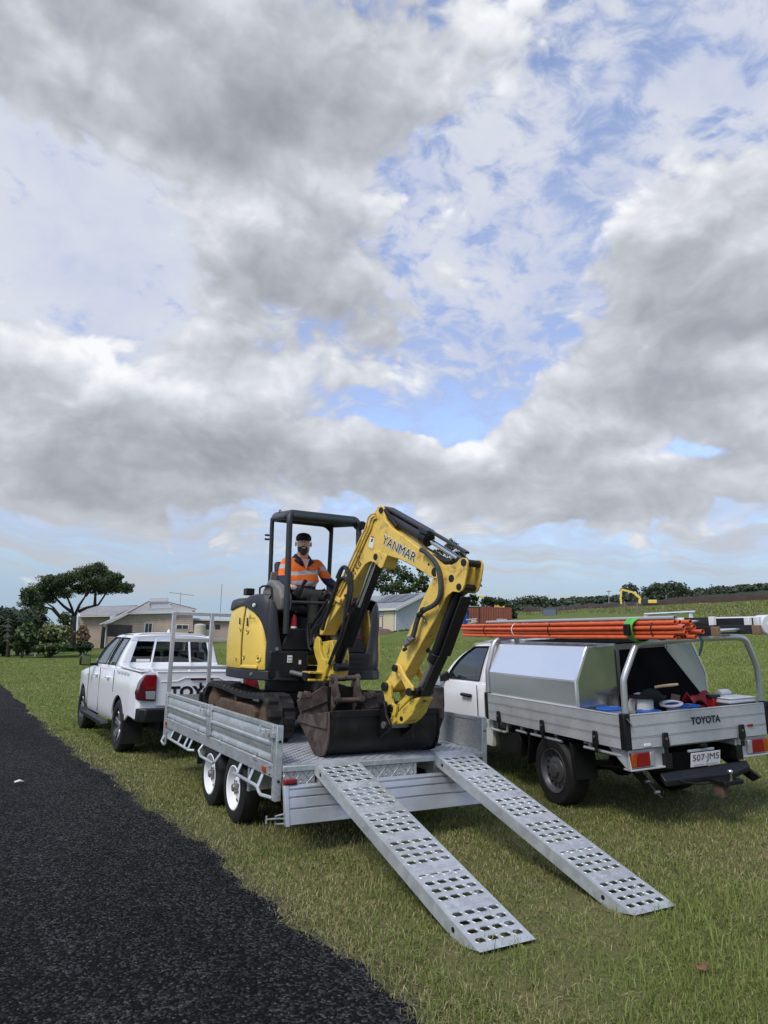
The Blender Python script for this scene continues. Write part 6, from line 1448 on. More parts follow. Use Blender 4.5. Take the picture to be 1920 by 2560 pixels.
for s in (-1, 1):
    xr = s*(hw-.04)
    ltube(ute, 'rope_rail', ALUT, [(xr, .12, Z0-.07), (xr, .70, Z0-.07)], .017); ltube(ute, 'rope_rail', ALUT, [(xr, 1.10, Z0-.07), (xr, 1.70, Z0-.07)], .017); ltube(ute, 'rope_rail', ALUT, [(xr, 1.80, Z0-.07), (xr, 2.02, Z0-.07)], .017)
    ltube(ute, 'hand_loop', ALUT, [(xr, 2.22, Z0-.0), (xr, 2.24, Z0-.11), (xr, 2.30, Z0-.125), (xr, 2.62, Z0-.125)], .017)
    for y in (.22, .6, 1.2, 1.6, 1.9): lbox(ute, 'rail_bracket', ALUT, xr-.012, xr+.012, y-.02, y+.02, Z0-.06, Z0+.0, .003)
    xa, xb = (-hw+.02, -hw+.30) if s < 0 else (hw-.30, hw-.02)
    lprism(ute, 'mudguard', CARBLK, [(xa, AX-.45, .34), (xa, AX-.40, .70), (xa, AX-.34, .72), (xa, AX-.36, .70), (xa, AX-.40, .34)], (xb-xa, 0, 0), .003)
    lprism(ute, 'mudguard', CARBLK, [(xa, AX+.48, .36), (xa, AX+.40, .72), (xa, AX+.42, .72), (xa, AX+.50, .36)], (xb-xa, 0, 0), .003)
    lbox(ute, 'guard_plate', CARBLK, xa, xb, AX-.40, AX+.42, .735, .742, 0)
    # tail lamp in its tray housing
    x0, x1 = (-.885, -.445) if s < 0 else (.445, .885)
    hs = lprism(ute, 'lamp_housing', ALUT, [(x0, .30, Z0-.012), (x0, .02, Z0-.012), (x0, -.012, Z0-.19), (x0, .04, Z0-.19)], (.012, 0, 0), .002)
    lbox(ute, 'lamp_shelf', ALUT, x0, x1, -.012, .10, Z0-.195, Z0-.180, .003, hs); lbox(ute, 'lamp_back', ALUT, x0, x1, .03, .04, Z0-.18, Z0-.012, 0, hs)
    q = [(0, .062, AMBER), (.062, .215, REDL), (.215, .27, CLEARL)]
    for a_, c_, mm in q:
        xa_, xb_ = (x0+.02+a_, x0+.02+c_) if s < 0 else (x1-.02-c_, x1-.02-a_)
        lbox(ute, 'tail_lens', mm, xa_+.002, xb_-.002, -.006, .03, Z0-.165, Z0-.035, .006, hs)
# number plate
npz = .55; pl = lprism(ute, 'number_plate', mat('plate_white', (.70, .70, .68), .4), [(-.186, -.04, .683), (-.186, -.02, .549), (.186, -.02, .549), (.186, -.04, .683)], (0, .004, 0), .003)
MAR = mat('maroon_ink', (.075, .008, .018), .4); zt_ = (TF.M.to_3x3() @ Vector((0, -.02, .134))).normalized()
text('plate_number', '507·JM5', MAR, pl, TF.P(-.166, -.0268, .587), TX, zt_, .080, .332, .003, .0)
text('plate_state', 'QUEENSLAND - SUNSHINE STATE', MAR, pl, TF.P(-.150, -.0225, .557), TX, zt_, .014, .30, .003, .0)
lbox(ute, 'plate_bracket', ALUT, -.17, .15, .0, .03, .683, .705, .003); lbox(ute, 'plate_lamp', CARBLK, -.04, .04, -.03, .02, .725, .755, .006)
# rack hoops
RACK = mat('aluminium_tube', (.52, .53, .53), .33, .7, var=.08, vscale=6)
ltube(ute, 'rear_rack_hoop', RACK, [(-.845, .06, 1.05), (-.84, .06, 1.38), (-.83, .06, 1.43), (-.70, .06, 1.66), (-.655, .06, 1.735), (-.57, .06, 1.755), (0, .06, 1.765), (.66, .06, 1.765), (.76, .06, 1.74), (.80, .06, 1.69), (.89, .06, 1.46), (.90, .06, 1.40), (.90, .06, 1.05)], .032, smooth=1, n=12)
ltube(ute, 'front_rack_hoop', RACK, [(-.885, TLN-.05, 1.05), (-.885, TLN-.05, 1.36), (-.87, TLN-.05, 1.42), (-.79, TLN-.05, 1.67), (-.74, TLN-.05, 1.745), (-.65, TLN-.05, 1.785), (0, TLN-.05, 1.79), (.65, TLN-.05, 1.785), (.74, TLN-.05, 1.745), (.87, TLN-.05, 1.42), (.885, TLN-.05, 1.05)], .030, smooth=1, n=12)
lbox(ute, 'rack_stop', RACK, -.68, -.655, TLN-.065, TLN-.035, 1.81, 1.93, .003)
for x in (-.42, .42): lbox(ute, 'rack_upright', RACK, x-.03, x+.03, TLN-.07, TLN-.03, 1.10, 1.77, .004)
# toolboxes
def toolbox(s, label):
    t = thing('toolbox', label, 'toolbox', TF.M @ Matrix.Translation((s*.62, 1.68, Z0+.07)), 'tray toolboxes')
    pr = [(.885, Z0+.075), (.885, 1.355), (.72, 1.70), (.34, 1.72), (.34, Z0+.075)]
    def seg(name, pts, y0, y1, matl, bev=.004, par=None):
        m = MB(TF.M); m.rings([[(s*x, y0, z) for x, z in pts], [(s*x, y1, z) for x, z in pts]]); return m.build(name, matl, par or t, bev)
    seg('case', [(x-.012*(x > .4), z-.006) for x, z in pr], .765, 2.60, ALUB)
    seg('lower_panel', [(.888, Z0+.08), (.888, 1.350), (.872, 1.350), (.872, Z0+.08)], .775, 2.59, ALUB)
    lid = seg('lid', [(.890, 1.358), (.724, 1.706), (.34, 1.726), (.34, 1.715), (.716, 1.695), (.875, 1.358)], .77, 2.60, ALUB, .003)
    seg('end_trim', [(.893, Z0+.08), (.893, 1.357), (.728, 1.709), (.70, 1.705), (.862, 1.35), (.862, Z0+.08)], .748, .764, ALUB, .002)
    m = MB(TF.M); m.box(*sorted((s*.36, s*.70)), .756, .7645, Z0+.08, 1.69); 
    m = MB(TF.M); m.prism([(s*.86, .752, Z0+.09), (s*.86, .752, 1.345), (s*.70, .752, 1.69), (s*.35, .752, 1.705), (s*.35, .752, Z0+.09)], TY*0+Vector((0, .012, 0))); m.build('end_panel', mat('mirror_aluminium', (.42, .43, .42), .16, .9, var=.1) if s < 0 else mat('pale_painted_panel', (.40, .44, .38), .4), t, 0)
    return t
toolbox(-1, 'bright aluminium gullwing toolbox on the tray side facing the trailer'); toolbox(1, 'pale panelled toolbox on the tray side facing the open paddock')
def item(name, label, cat, org, group=None): return thing(name, label, cat, TF.M @ Matrix.Translation(org), group)
def lath(root, name, matl, prof, c, ax=(0, 0, 1), n=24, sharp=38, par=None):
    m = MB(TF.M); m.lathe(prof, c, ax, n); return m.build(name, matl, par or root, sharp=sharp)
FZ = Z0+.072
BLUE = mat('blue_plastic', (.012, .10, .42), .4, var=.1); ROPE = mat('white_rope', (.62, .61, .57), .8, bump=.6, bscale=70)
# black board leaning between the boxes
t = item('black_board', 'black sheet leaning in the tray between the two toolboxes', 'board', (.2, .85, FZ))
m = MB(TF.M); m.prism([(-.33, .70, 1.66), (.27, .70, 1.67), (.80, .70, 1.06), (.80, .70, FZ), (-.33, .70, FZ)], (0, .025, 0)); m.build('sheet', mat('black_sheet', (.003, .003, .0045), .85, spec=.12), t, .004)
m = MB(TF.M); m.prism([(-.33, .70, 1.735), (.31, .70, 1.745), (.33, .70, 1.73), (-.33, .70, 1.72)], (0, 1.9, 0)); m.build('top_flap', mat('black_sheet', (.003, .003, .0045), .85, spec=.12), t, .003)
def spool(x, y, r, h, z, label, core, flange, name='cable_reel', grp=None):
    t = item(name, label, 'reel', (x, y, z), grp)
    for zz in (z, z+h-.02): lath(t, 'flange', flange, [(.03, 0), (r, 0), (r+.006, .006), (r+.006, .014), (r, .02), (r*.86, .021), (r*.82, .014), (.03, .014)], (x, y, zz))
    lath(t, 'winding', core, [(.03, .02), (r*.82, .021), (r*.84, .05), (r*.82, h*.5), (r*.84, h-.05), (r*.82, h-.021), (.03, h-.022)], (x, y, z))
    return t
spool(-.60, .60, .135, .24, FZ, 'blue reel beside the toolbox end', WHITEP, BLUE)
spool(-.36, .30, .120, .225, FZ, 'blue reel tucked behind the rear rack post', WHITEP, BLUE)
spool(.12, .42, .135, .235, FZ, 'blue reel under the coiled white cable', WHITEP, BLUE)
spool(.30, .46, .12, .22, FZ, 'blue reel next to the red tin', WHITEP, BLUE)
t = item('rope_drum', 'black drum of white rope behind the rear rack post', 'reel', (-.10, .62, FZ))
for yy in (.50, .78): lath(t, 'drum_flange', BLACKP, [(.03, 0), (.20, 0), (.205, .02), (.03, .02)], (-.14, yy, FZ+.21), (0, 1, 0))
lath(t, 'rope_winding', ROPE, [(.02, .02), (.14, .02), (.15, .08), (.148, .20), (.14, .28), (.02, .28)], (-.14, .50, FZ+.21), (0, 1, 0))
t = item('rope_spool', 'upright spool of white rope beside the black drum', 'reel', (-.26, .52, FZ))
lath(t, 'spool_winding', ROPE, [(.02, .02), (.075, .02), (.085, .08), (.083, .30), (.075, .33), (.02, .33)], (-.28, .44, FZ)); lath(t, 'spool_flange', BLACKP, [(.02, .33), (.19, .33), (.195, .345), (.02, .35)], (-.22, .48, FZ)); lath(t, 'spool_base', BLACKP, [(.02, .0), (.13, .0), (.13, .018), (.02, .019)], (-.28, .44, FZ))
t = item('cable_coil', 'loose coil of white cable lying on the blue reels', 'cable', (-.02, .38, 1.08))
m = MB(TF.M); P_ = [Vector((-.02+.12*math.cos(a)*(1-.03*k), .36+.075*math.sin(a)*(1-.04*k)-.012*k, 1.085+.004*a/6+.035*math.sin(a*.5+1)**2)) for k in range(3) for a in np.linspace(0, 2*math.pi, 16, endpoint=False)]
m.tube(P_, .013, 8); m.build('coil', WHITEP, t)
t = item('wooden_handle', 'pale wooden hammer handle sticking up from the drum', 'handle', (.10, .55, 1.12)); m = MB(TF.M); m.tube([(.02, .62, 1.25), (.10, .58, 1.262), (.18, .54, 1.268), (.24, .51, 1.275)], [.014, .016, .017, .013], 8); m.build('grip', mat('pale_wood', (.50, .38, .22), .6, var=.15), t)
t = item('paint_brush', 'dirty square brush resting on the reels', 'brush', (.10, .40, 1.1)); m = MB(TF.M); m.prism([(.07, .44, 1.10), (.16, .42, 1.12), (.18, .42, 1.17), (.10, .44, 1.19)], (0, .03, 0)); m.build('bristles', mat('brown_bristle', (.12, .09, .07), .9), t, .004)
RED = mat('red_paint', (.30, .012, .012), .3)
t = item('red_tin', 'red tin with a dark lid by the tailgate', 'tin', (.55, .34, FZ)); m = MB(TF.M); m.box(.48, .60, .28, .38, FZ, 1.135); m.build('can', RED, t, .006); m = MB(TF.M); m.lathe([(.02, 0), (.07, 0), (.075, .01), (.07, .03), (.02, .035)], (.53, .33, 1.137), (0, 0, 1), 18); m.build('lid', BLACKP, t)
t = item('white_case', 'flat white plastic case resting along the tailgate', 'case', (.74, .22, 1.08)); m = MB(TF.M); m.box(.52, .88, .10, .36, 1.085, 1.125); m.build('case_body', WHITEP, t, .012); m = MB(TF.M); m.box(.515, .885, .095, .365, 1.128, 1.142); m.build('case_lid', WHITEP, t, .008); m = MB(TF.M); m.box(.53, .87, .11, .35, FZ, 1.084); m.build('case_base', mat('dark_crate', (.05, .05, .05), .6), t, .006)
t = item('white_bottle', 'white bottle lying beside the flat white case', 'bottle', (.80, .44, 1.1)); m = MB(TF.M); m.lathe([(.01, 0), (.04, 0), (.045, .02), (.045, .14), (.02, .17), (.02, .19), (.01, .195)], (.72, .44, 1.15), (1, .1, 0), 14); m.build('bottle_body', WHITEP, t)
t = item('red_bag', 'crumpled dark red bag lying beside the pale toolbox', 'bag', (.70, .58, FZ)); m = MB(TF.M); rg = random.Random(4)
rows = [[(.42+.46*i/8, .50+.20*k/4, 1.10+.045*math.sin(i*1.3+k)+.03*rg.random()-.10*abs(k-2)/2*.6) for i in range(9)] for k in range(5)]; m.grid(rows); m.build('fabric', mat('dark_red_cloth', (.16, .010, .018), .6), t, solid=.02, sharp=180)
m = MB(TF.M); m.box(.42, .86, .50, .70, FZ, 1.04); m.build('stuffing', mat('dark_red_cloth', (.16, .010, .018), .6), t, .02)
# ------------------------------------------------------------------ load on the racks
ORANGE = mat('orange_conduit_plastic', (.66, .125, .040), .5, var=.14, vscale=9, dirt=(.42, .12, .06), dscale=4, dth=(.5, .8)); GREYC = mat('grey_conduit_plastic', (.36, .38, .39), .4)
def conduit(x, z, y0, y1, r, matl, name, label, cat, grp, sag=0.0, dx=0.0):
    t = thing(name, label, cat, TF.M @ Matrix.Translation((x, y0, z)), grp); m = MB(TF.M); n = 10; rings = []
    ys = np.linspace(y0, y1, 9)
    for rr, seq in ((r, ys), (r*.82, ys[::-1])):
        for y in seq:
            u = (y-y0)/(y1-y0); zz = z-sag*4*u*(1-u)*.4+.0*u - .05*max(0, u-.70)**2*10*sag; xx = x+dx*math.sin(u*math.pi)
            rings.append([(xx+rr*math.cos(2*math.pi*k/n), y, zz+rr*math.sin(2*math.pi*k/n)) for k in range(n)])
    rings.append(rings[0]); m.rings(rings, True, False); m.build('pipe', matl, t, sharp=50); return t
rg = random.Random(11); k = 0
for row, (cnt, zz) in enumerate(((4, 1.812), (5, 1.857), (5, 1.902), (4, 1.947))):
    for i in range(cnt):
        x = -.70+.045*i+.0225*(row % 2)-(.0 if row else -.01)
        conduit(x+rg.uniform(-.004, .004), zz-.012*row*0+.002*rg.random(), -.60+rg.uniform(-.05, .10), 3.72+rg.uniform(-.18, .08), .0205, ORANGE, 'orange_conduit', 'long orange conduit strapped in the bundle on the ute racks', 'conduit', 'orange conduits strapped on the ute racks', rg.uniform(.0, .03), rg.uniform(-.006, .006))
for i, x in enumerate((-.66, -.60)): conduit(x, 1.990, -.50+.05*i, 3.0, .019, GREYC, 'grey_conduit', 'grey conduit lying on top of the orange bundle', 'conduit', 'grey conduits on the orange bundle', .0, .0)
STRAP = mat('green_webbing', (.09, .42, .06), .6)
t = item('ratchet_strap', 'bright green ratchet strap round the orange conduits at the rear rack', 'strap', (-.62, .06, 1.78))
for d, tw_ in ((0.0, 0.0), (.035, .02), (-.03, -.015)):
    m = MB(TF.M); P_ = [Vector((-.62+(.135+.012*math.sin(a*3))*math.cos(a), .03+d+tw_*math.sin(a), 1.885+(.125+.01*math.cos(a*2))*math.sin(a))) for a in np.linspace(0, 2*math.pi, 20, endpoint=False)]
    m.tube(P_, .026, 6, closed=True, flat=.25, up=(0, 1, 0)); m.build('webbing', STRAP, t)
m = MB(TF.M); m.prism([(-.765, -.02, 1.83), (-.765, .06, 1.83), (-.765, .06, 1.94), (-.765, -.02, 1.94)], (-.03, 0, 0)); m.build('buckle', BLACK, t, .006)
for y, matl in ((-.25, BLACKP), (1.45, BLACKP), (2.25, WHITEP), (2.98, BLACKP)):
    t = item('cable_tie', 'thin %s tie binding the orange conduits' % {-.25: 'black end', 1.45: 'black middle', 2.25: 'white', 2.98: 'black far'}[y], 'tie', (-.61, y, 1.8)); m = MB(TF.M); m.tube([Vector((-.61+.122*math.cos(a), y+.01*math.sin(a), 1.882+.098*math.sin(a))) for a in np.linspace(0, 2*math.pi, 18, endpoint=False)], .006, 6, closed=True); m.build('tie_loop', matl, t)
# extension ladder: black fibreglass stiles, feet, rungs
LAD = mat('black_fibreglass', (.014, .014, .016), .5); FOOT = mat('tan_rubber_foot', (.20, .13, .075), .8)
t = item('extension_ladder', 'black extension ladder lying on the ute racks beside the orange conduits', 'ladder', (0, 1.2, 1.80))
for x, z, y0, y1, hgt in ((-.36, 1.815, -.62, 3.3, .085), (.14, 1.815, -.62, 3.3, .085), (-.31, 1.905, -.18, 3.5, .075), (.09, 1.905, -.18, 3.5, .075)):
    m = MB(TF.M); m.box(x, x+.032, y0, y1, z, z+hgt); st = m.build('stile', LAD, t, .004)
    if z < 1.85:
        m = MB(TF.M); m.prism([(x-.004, y0-.07, z-.002), (x-.004, y0+.01, z-.002), (x-.004, y0+.01, z+hgt-.002), (x-.004, y0-.07, z+hgt-.002)], (.04, 0, 0)); m.build('foot', FOOT, st, .006)
    else: m = MB(TF.M); m.box(x-.006, x+.038, y0-.03, y0+.03, z-.006, z+hgt+.006); m.build('end_cap', WHITEP, st, .006)
for kk in range(12): m = MB(TF.M); y = -.45+.3*kk; m.cyl((-.328, y, 1.855), (.14, y, 1.855), .017, n=10); m.build('rung', ALUB, t)
for kk in range(11): m = MB(TF.M); y = .0+.3*kk; m.cyl((-.278, y, 1.94), (.09, y, 1.94), .016, n=10); m.build('rung', ALUB, t)
for kk in range(7): m = MB(TF.M); y = .25+.45*kk; m.tube([Vector((-.347, y+.02*math.cos(a), 1.955+.03*math.sin(a))) for a in np.linspace(0, 2*math.pi, 10, endpoint=False)], .005, 5, closed=True); m.build('hook_ring', ALUB, t)
t = item('step_ladder', 'second dark ladder beside the white storage tube', 'ladder', (.35, 1.2, 1.80))
for x in (.24, .36):
    m = MB(TF.M); m.box(x, x+.03, -.46, 3.2, 1.88, 1.965); st = m.build('stile', LAD, t, .004); m = MB(TF.M); m.box(x-.006, x+.036, -.50, -.44, 1.872, 1.973); m.build('end_cap', WHITEP, st, .006)
for kk in range(11): m = MB(TF.M); y = -.2+.3*kk; m.cyl((.27, y, 1.92), (.36, y, 1.92), .014, n=8); m.build('rung', ALUB, t)
t = item('storage_tube', 'white plastic pipe tube with round end cap on the ute racks', 'tube', (.56, 1.2, 1.80))
m = MB(TF.M); m.lathe([(.01, 0), (.085, 0), (.085, 3.9), (.01, 3.9)], (.55, -.30, 1.890), (0, 1, 0), 28); m.build('tube_body', PVC, t)
m = MB(TF.M); m.lathe([(.01, -.012), (.088, -.010), (.098, .0), (.098, .10), (.092, .11), (.086, .112), (.086, .2)], (.55, -.44, 1.890), (0, 1, 0), 28); ec = m.build('tube_cap', PVC, t)
m = MB(TF.M); m.lathe([(.03, -.016), (.034, -.014), (.034, -.006)], (.55, -.44, 1.89), (0, 1, 0), 14); m.build('cap_plug', PVC, ec)
t = item('steel_conduit', 'thin steel tube lying low on the racks', 'tube', (.20, .5, 1.80)); m = MB(TF.M); m.cyl((.205, -.46, 1.845), (.205, 3.0, 1.825), .022, n=12); m.build('tube_wall', ALUB, t)
t = item('pipe_roller', 'steel roller bar on stands above the ladders', 'roller', (.2, .6, 1.95)); m = MB(TF.M); m.cyl((-.10, .55, 2.03), (.36, .30, 2.04), .012, n=8); m.build('roller_bar', ALUB, t)
for x, y in ((-.08, .54), (.33, .32)): m = MB(TF.M); m.prism([(x-.03, y, 1.955), (x+.03, y, 1.955), (x+.012, y, 2.04), (x-.012, y, 2.04)], (0, .012, 0)); m.build('roller_stand', ALUB, t)
t = item('tie_strap', 'dark strap end hanging from the rear rack hoop', 'strap', (.22, .03, 1.70)); m = MB(TF.M); m.tube([(.10, .0, 1.80), (.12, -.01, 1.74), (.08, -.02, 1.66), (.05, -.02, 1.60)], [.018, .02, .018, .010], 6, flat=.3); m.build('webbing', mat('dark_teal_webbing', (.02, .07, .08), .7), t)
# ------------------------------------------------------------------ background
def z_at(px, py, dist):
    v = ray(px, py); h = math.hypot(v.x, v.y); return CAM.z + v.z/h*dist
def p_at(px, py, dist):
    v = ray(px, py); h = math.hypot(v.x, v.y); return CAM + v*(dist/h)
def view_frame(px, dist, turn=0.0):
    """frame on the ground in a pixel's column, y pointing away from the camera (turned clockwise by turn degrees)"""
    g_ = at_dist(px, dist); az = math.atan2(g_.x-CAM.x, g_.y-CAM.y)
    return Matrix.Translation(g_) @ Matrix.Rotation(-az-R(turn), 4, 'Z')
def r9(x, y): return (x*.36166, 1360+y*.36166)
def rS(x, y): return (880+x*.25316, 1400+y*.25316)
def rF(x, y): return (1260+x*.39783, 1400+y*.39783)
def leaf_mat(name, c0, c1, rough=.6):
    m = bpy.data.materials.new(name); m.use_nodes = True; nt = m.node_tree; g = G(nt); b = nt.nodes['Principled BSDF']
    a = g.n('ShaderNodeAttribute'); a.attribute_name = 'tint'; r, q, s = g.sep(a.outputs['Color'])
    g.put(b.inputs['Base Color'], g.mix(q, c0, c1)); b.inputs['Roughness'].default_value = rough; b.inputs['Specular IOR Level'].default_value = .3
    return m
PINE = leaf_mat('pine_needles', (.026, .044, .015), (.090, .126, .038)); DARKL = leaf_mat('dark_leaves', (.012, .024, .009), (.045, .072, .022))
MIDL = leaf_mat('mid_green_leaves', (.030, .050, .016), (.085, .120, .040)); PALEL = leaf_mat('pale_leaves', (.09, .11, .04), (.20, .22, .09)); DRYL = leaf_mat('dry_brown_leaves', (.10, .06, .03), (.24, .16, .09)); FARL = leaf_mat('far_leaves', (.036, .054, .034), (.080, .105, .060))  # far foliage: distance haze is mixed into the leaf colour
BARK = mat('bark', (.045, .034, .026), .9, var=.3, vscale=6, bump=.5, bscale=20); BARKP = mat('pale_bark', (.28, .26, .23), .9, var=.2, vscale=3)
def leaves(name, clumps, per, size, matl, parent, seed=1, aspect=1.0, drop=0.0, kind=None):
    """leaf-sized faces scattered through each clump (centre, rx, ry, rz), denser towards its skin"""
    rs = np.random.default_rng(seed); V = []; T = []
    for (c, rx, ry, rz) in clumps:
        n = int(per*max(.3, (rx*ry*rz)**(1/3))) if per > 0 else -per
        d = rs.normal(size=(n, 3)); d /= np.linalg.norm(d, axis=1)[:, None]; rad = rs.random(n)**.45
        lump = 1+.25*np.sin(d[:, 0]*5+c[0])*np.sin(d[:, 1]*4+c[1])+.2*np.sin(d[:, 2]*6+c[2])
        P = np.array(c)+d*(rad*lump)[:, None]*np.array([rx, ry, rz]); P[:, 2] -= drop*rs.random(n)
        a = rs.normal(size=(n, 3)); a /= np.linalg.norm(a, axis=1)[:, None]; b_ = np.cross(a, rs.normal(size=(n, 3))); b_ /= np.linalg.norm(b_, axis=1)[:, None]
        s = size*rs.uniform(.5, 1.3, n)[:, None]; a = a*s; b_ = b_*s*aspect
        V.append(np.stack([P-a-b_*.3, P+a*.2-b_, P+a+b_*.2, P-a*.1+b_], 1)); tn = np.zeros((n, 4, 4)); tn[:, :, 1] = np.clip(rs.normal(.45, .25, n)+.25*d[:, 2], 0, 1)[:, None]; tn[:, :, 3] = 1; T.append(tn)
    V = np.concatenate(V).astype(np.float32); T = np.concatenate(T).astype(np.float32); n = V.shape[0]
    Pi = np.array(wm(parent).inverted()); V = V.reshape(-1, 3) @ Pi[:3, :3].T + Pi[:3, 3]
    me = bpy.data.meshes.new(name); me.vertices.add(n*4); me.vertices.foreach_set('co', V.astype(np.float32).reshape(-1))
    me.loops.add(n*4); me.loops.foreach_set('vertex_index', np.arange(n*4, dtype=np.int32)); me.polygons.add(n); me.polygons.foreach_set('loop_start', (np.arange(n)*4).astype(np.int32))
    at = me.attributes.new('tint', 'FLOAT_COLOR', 'POINT'); at.data.foreach_set('color', T.reshape(-1)); me.update(); me.validate()
    return link(name, me, matl, parent, sharp=180, kind=kind)
def limb(m, a, c, r0, r1, bend=.1, n=6, seed=0):
    rs = random.Random(seed); a, c = Vector(a), Vector(c); L = (c-a).length; P = []
    o = Vector((rs.uniform(-1, 1), rs.uniform(-1, 1), rs.uniform(-.3, .6)))*bend*L
    for t in np.linspace(0, 1, n): P.append(a+(c-a)*t+o*math.sin(math.pi*t))
    m.tube(P, [r0+(r1-r0)*t for t in np.linspace(0, 1, n)], 7)
def tree(name, label, base, trunk_top, clumps, per, size, matl, bark=BARK, r0=.25, seed=1, group=None, cat='tree', aspect=1.0, limbs=True, drop=0.0):
    t = thing(name, label, cat, tuple(base), group); m = MB(); base, tt = Vector(base), Vector(trunk_top)
    limb(m, base-Vector((0, 0, .2)), tt, r0, r0*.6, .04, 7, seed)
    if limbs:
        for i, (c, rx, ry, rz) in enumerate(clumps):
            s = base+(tt-base)*random.Random(seed+i).uniform(.55, 1.0); limb(m, s, Vector(c)-Vector((0, 0, rz*.3)), r0*.38, r0*.10, .10, 6, seed+i)
    m.build('trunk', bark, t, sharp=180); leaves('crown', clumps, per, size, matl, t, seed, aspect, drop); return t
def px_clumps(lst, conv, dist, depth=.8, seed=2, sy=1.0):
    rs = random.Random(seed); out = []
    for (x, y, rx, ry) in lst:
        p, q = conv(x, y), conv(x+rx, y+ry); d = dist+rs.uniform(-1, 1)*depth; c = p_at(p[0], p[1], d); k = d/F_PX
        out.append((tuple(c), abs(q[0]-p[0])*k, abs(q[0]-p[0])*k, abs(q[1]-p[1])*k*sy))
    return out
# --- pine by the house
D0 = 60.0; base = at_dist(181, D0)
cl = px_clumps([(215, 395, 75, 55), (285, 320, 70, 55), (350, 255, 75, 45), (430, 255, 80, 50), (520, 230, 85, 50), (600, 200, 80, 55), (680, 170, 60, 50), (740, 220, 50, 45), (810, 235, 42, 40), (870, 300, 55, 38), (790, 300, 70, 40), (650, 270, 80, 45), (560, 310, 70, 35), (440, 340, 65, 35), (330, 375, 60, 35), (200, 340, 50, 40), (255, 440, 50, 40), (690, 320, 60, 30), (450, 520, 40, 40), (725, 250, 60, 40), (390, 300, 60, 40)], r9, D0, 2.0, 3)
t = thing('pine_tree', 'tall spreading dark pine with bare lower limbs beside the weatherboard house', 'tree', tuple(base))
m = MB(); P_ = [base-Vector((0, 0, .2)), p_at(*r9(505, 560), D0), p_at(*r9(515, 500), D0)]
m.tube([base-Vector((0, 0, .3)), base.lerp(P_[1], .5), P_[1], P_[2]], [.34, .27, .22, .17], 8)
for i, pts in enumerate((((505, 590), (430, 520), (370, 440), (310, 400)), ((512, 520), (495, 440), (470, 380), (440, 300)), ((515, 500), (550, 420), (590, 360), (605, 270)), ((540, 470), (600, 440), (680, 420), (740, 330), (800, 300)), ((495, 470), (440, 430), (350, 340), (300, 330)), ((590, 360), (640, 300), (680, 220)), ((430, 520), (360, 450), (260, 420)), ((655, 430), (660, 340), (655, 280)))):
    m.tube([p_at(*r9(*q), D0+(.6*math.sin(i*2.1))*k/2) for k, q in enumerate(pts)], [.13*(1-.75*k/(len(pts)-1)) for k in range(len(pts))], 6)
m.build('trunk', BARK, t, sharp=180); leaves('crown', [(c, a*.98, b*.98, e*.98) for c, a, b, e in cl], 2100, .10, PINE, t, 5, .35)
# palms and shrubs left of it
for i, (px, py, sc) in enumerate(((25, 1535, 1.1), (48, 1530, 1.0), (72, 1545, .9))):
    b_ = at_dist(px, 52+i*2); top = p_at(px, py, 52+i*2); t = thing('palm_tree', ['dark feathery palm with the tallest crown at the edge of the garden', 'dark feathery palm standing between two other palms', 'short dark palm nearest the big pine'][i], 'palm', tuple(b_), 'palms at the garden edge')
    m = MB(); m.tube([b_-Vector((0, 0, .2)), b_.lerp(top, .6), top], [.13, .10, .08], 8); m.build('trunk', BARK, t)
    rs = random.Random(i); m = MB()
    for k in range(16):
        a = 2*math.pi*k/16+rs.random()*.4; L = 1.9*sc*rs.uniform(.8, 1.1); up_ = rs.uniform(.1, .9); P_ = [top+Vector((math.cos(a)*L*u, math.sin(a)*L*u, L*(up_*u-1.05*u*u))) for u in np.linspace(0, 1, 6)]
        side = Vector((-math.sin(a), math.cos(a), 0))
        for u in range(5):
            for sgn in (-1, 1):
                for w in (0, .5): q = P_[u].lerp(P_[u+1], w); e = q+side*sgn*.42*sc*(1-.13*u)+Vector((math.cos(a)*.15, math.sin(a)*.15, -.22)); m.add([q, q.lerp(P_[u+1], .45), e], [(0, 1, 2)])
        m.tube(P_, .018, 5)
    m.build('fronds', mat('palm_frond', (.022, .038, .014), .6, var=.4, vscale=3), t, sharp=180)
def shrub(name, label, lst, dist, matl, per=900, size=.10, seed=1, conv=r9, cat='shrub', group=None, depth=.6):
    cl = px_clumps(lst, conv, dist, depth, seed); c0 = cl[0][0]; b_ = Vector((c0[0], c0[1], gz(c0[0], c0[1])))
    t = thing(name, label, cat, tuple(b_), group); m = MB()
    for i, (c, rx, ry, rz) in enumerate(cl): limb(m, b_+Vector((0, 0, -.05)), Vector(c), .05, .02, .1, 5, i)
    m.build('stems', BARK, t, sharp=180); leaves('foliage', cl, per, size, matl, t, seed); return t
shrub('dark_shrub', 'large dark evergreen mass below the palms', [(30, 620, 70, 90), (110, 560, 70, 80), (40, 520, 60, 60), (180, 560, 60, 80), (260, 520, 50, 70), (90, 660, 90, 50), (10, 700, 50, 60), (240, 620, 50, 70)], 54, DARKL, 1000, .12, 2)
shrub('round_shrub', 'mid green rounded shrub in front of the dark garden trees', [(165, 640, 60, 60), (190, 590, 45, 40), (130, 690, 40, 40), (200, 680, 50, 50)], 50, MIDL, 1000, .10, 3)
shrub('pale_shrub', 'pale yellowish cycad-like shrub beside the pine trunk', [(370, 610, 80, 40), (320, 640, 60, 40), (430, 600, 55, 35), (400, 650, 70, 35), (340, 590, 50, 25)], 51, PALEL, 1000, .11, 4)
shrub('ground_cover_bank', 'low green creeping plants on the bank under the pine', [(330, 715, 70, 26), (420, 710, 80, 24), (270, 725, 50, 20), (480, 715, 50, 20)], 49, MIDL, 1100, .08, 5)
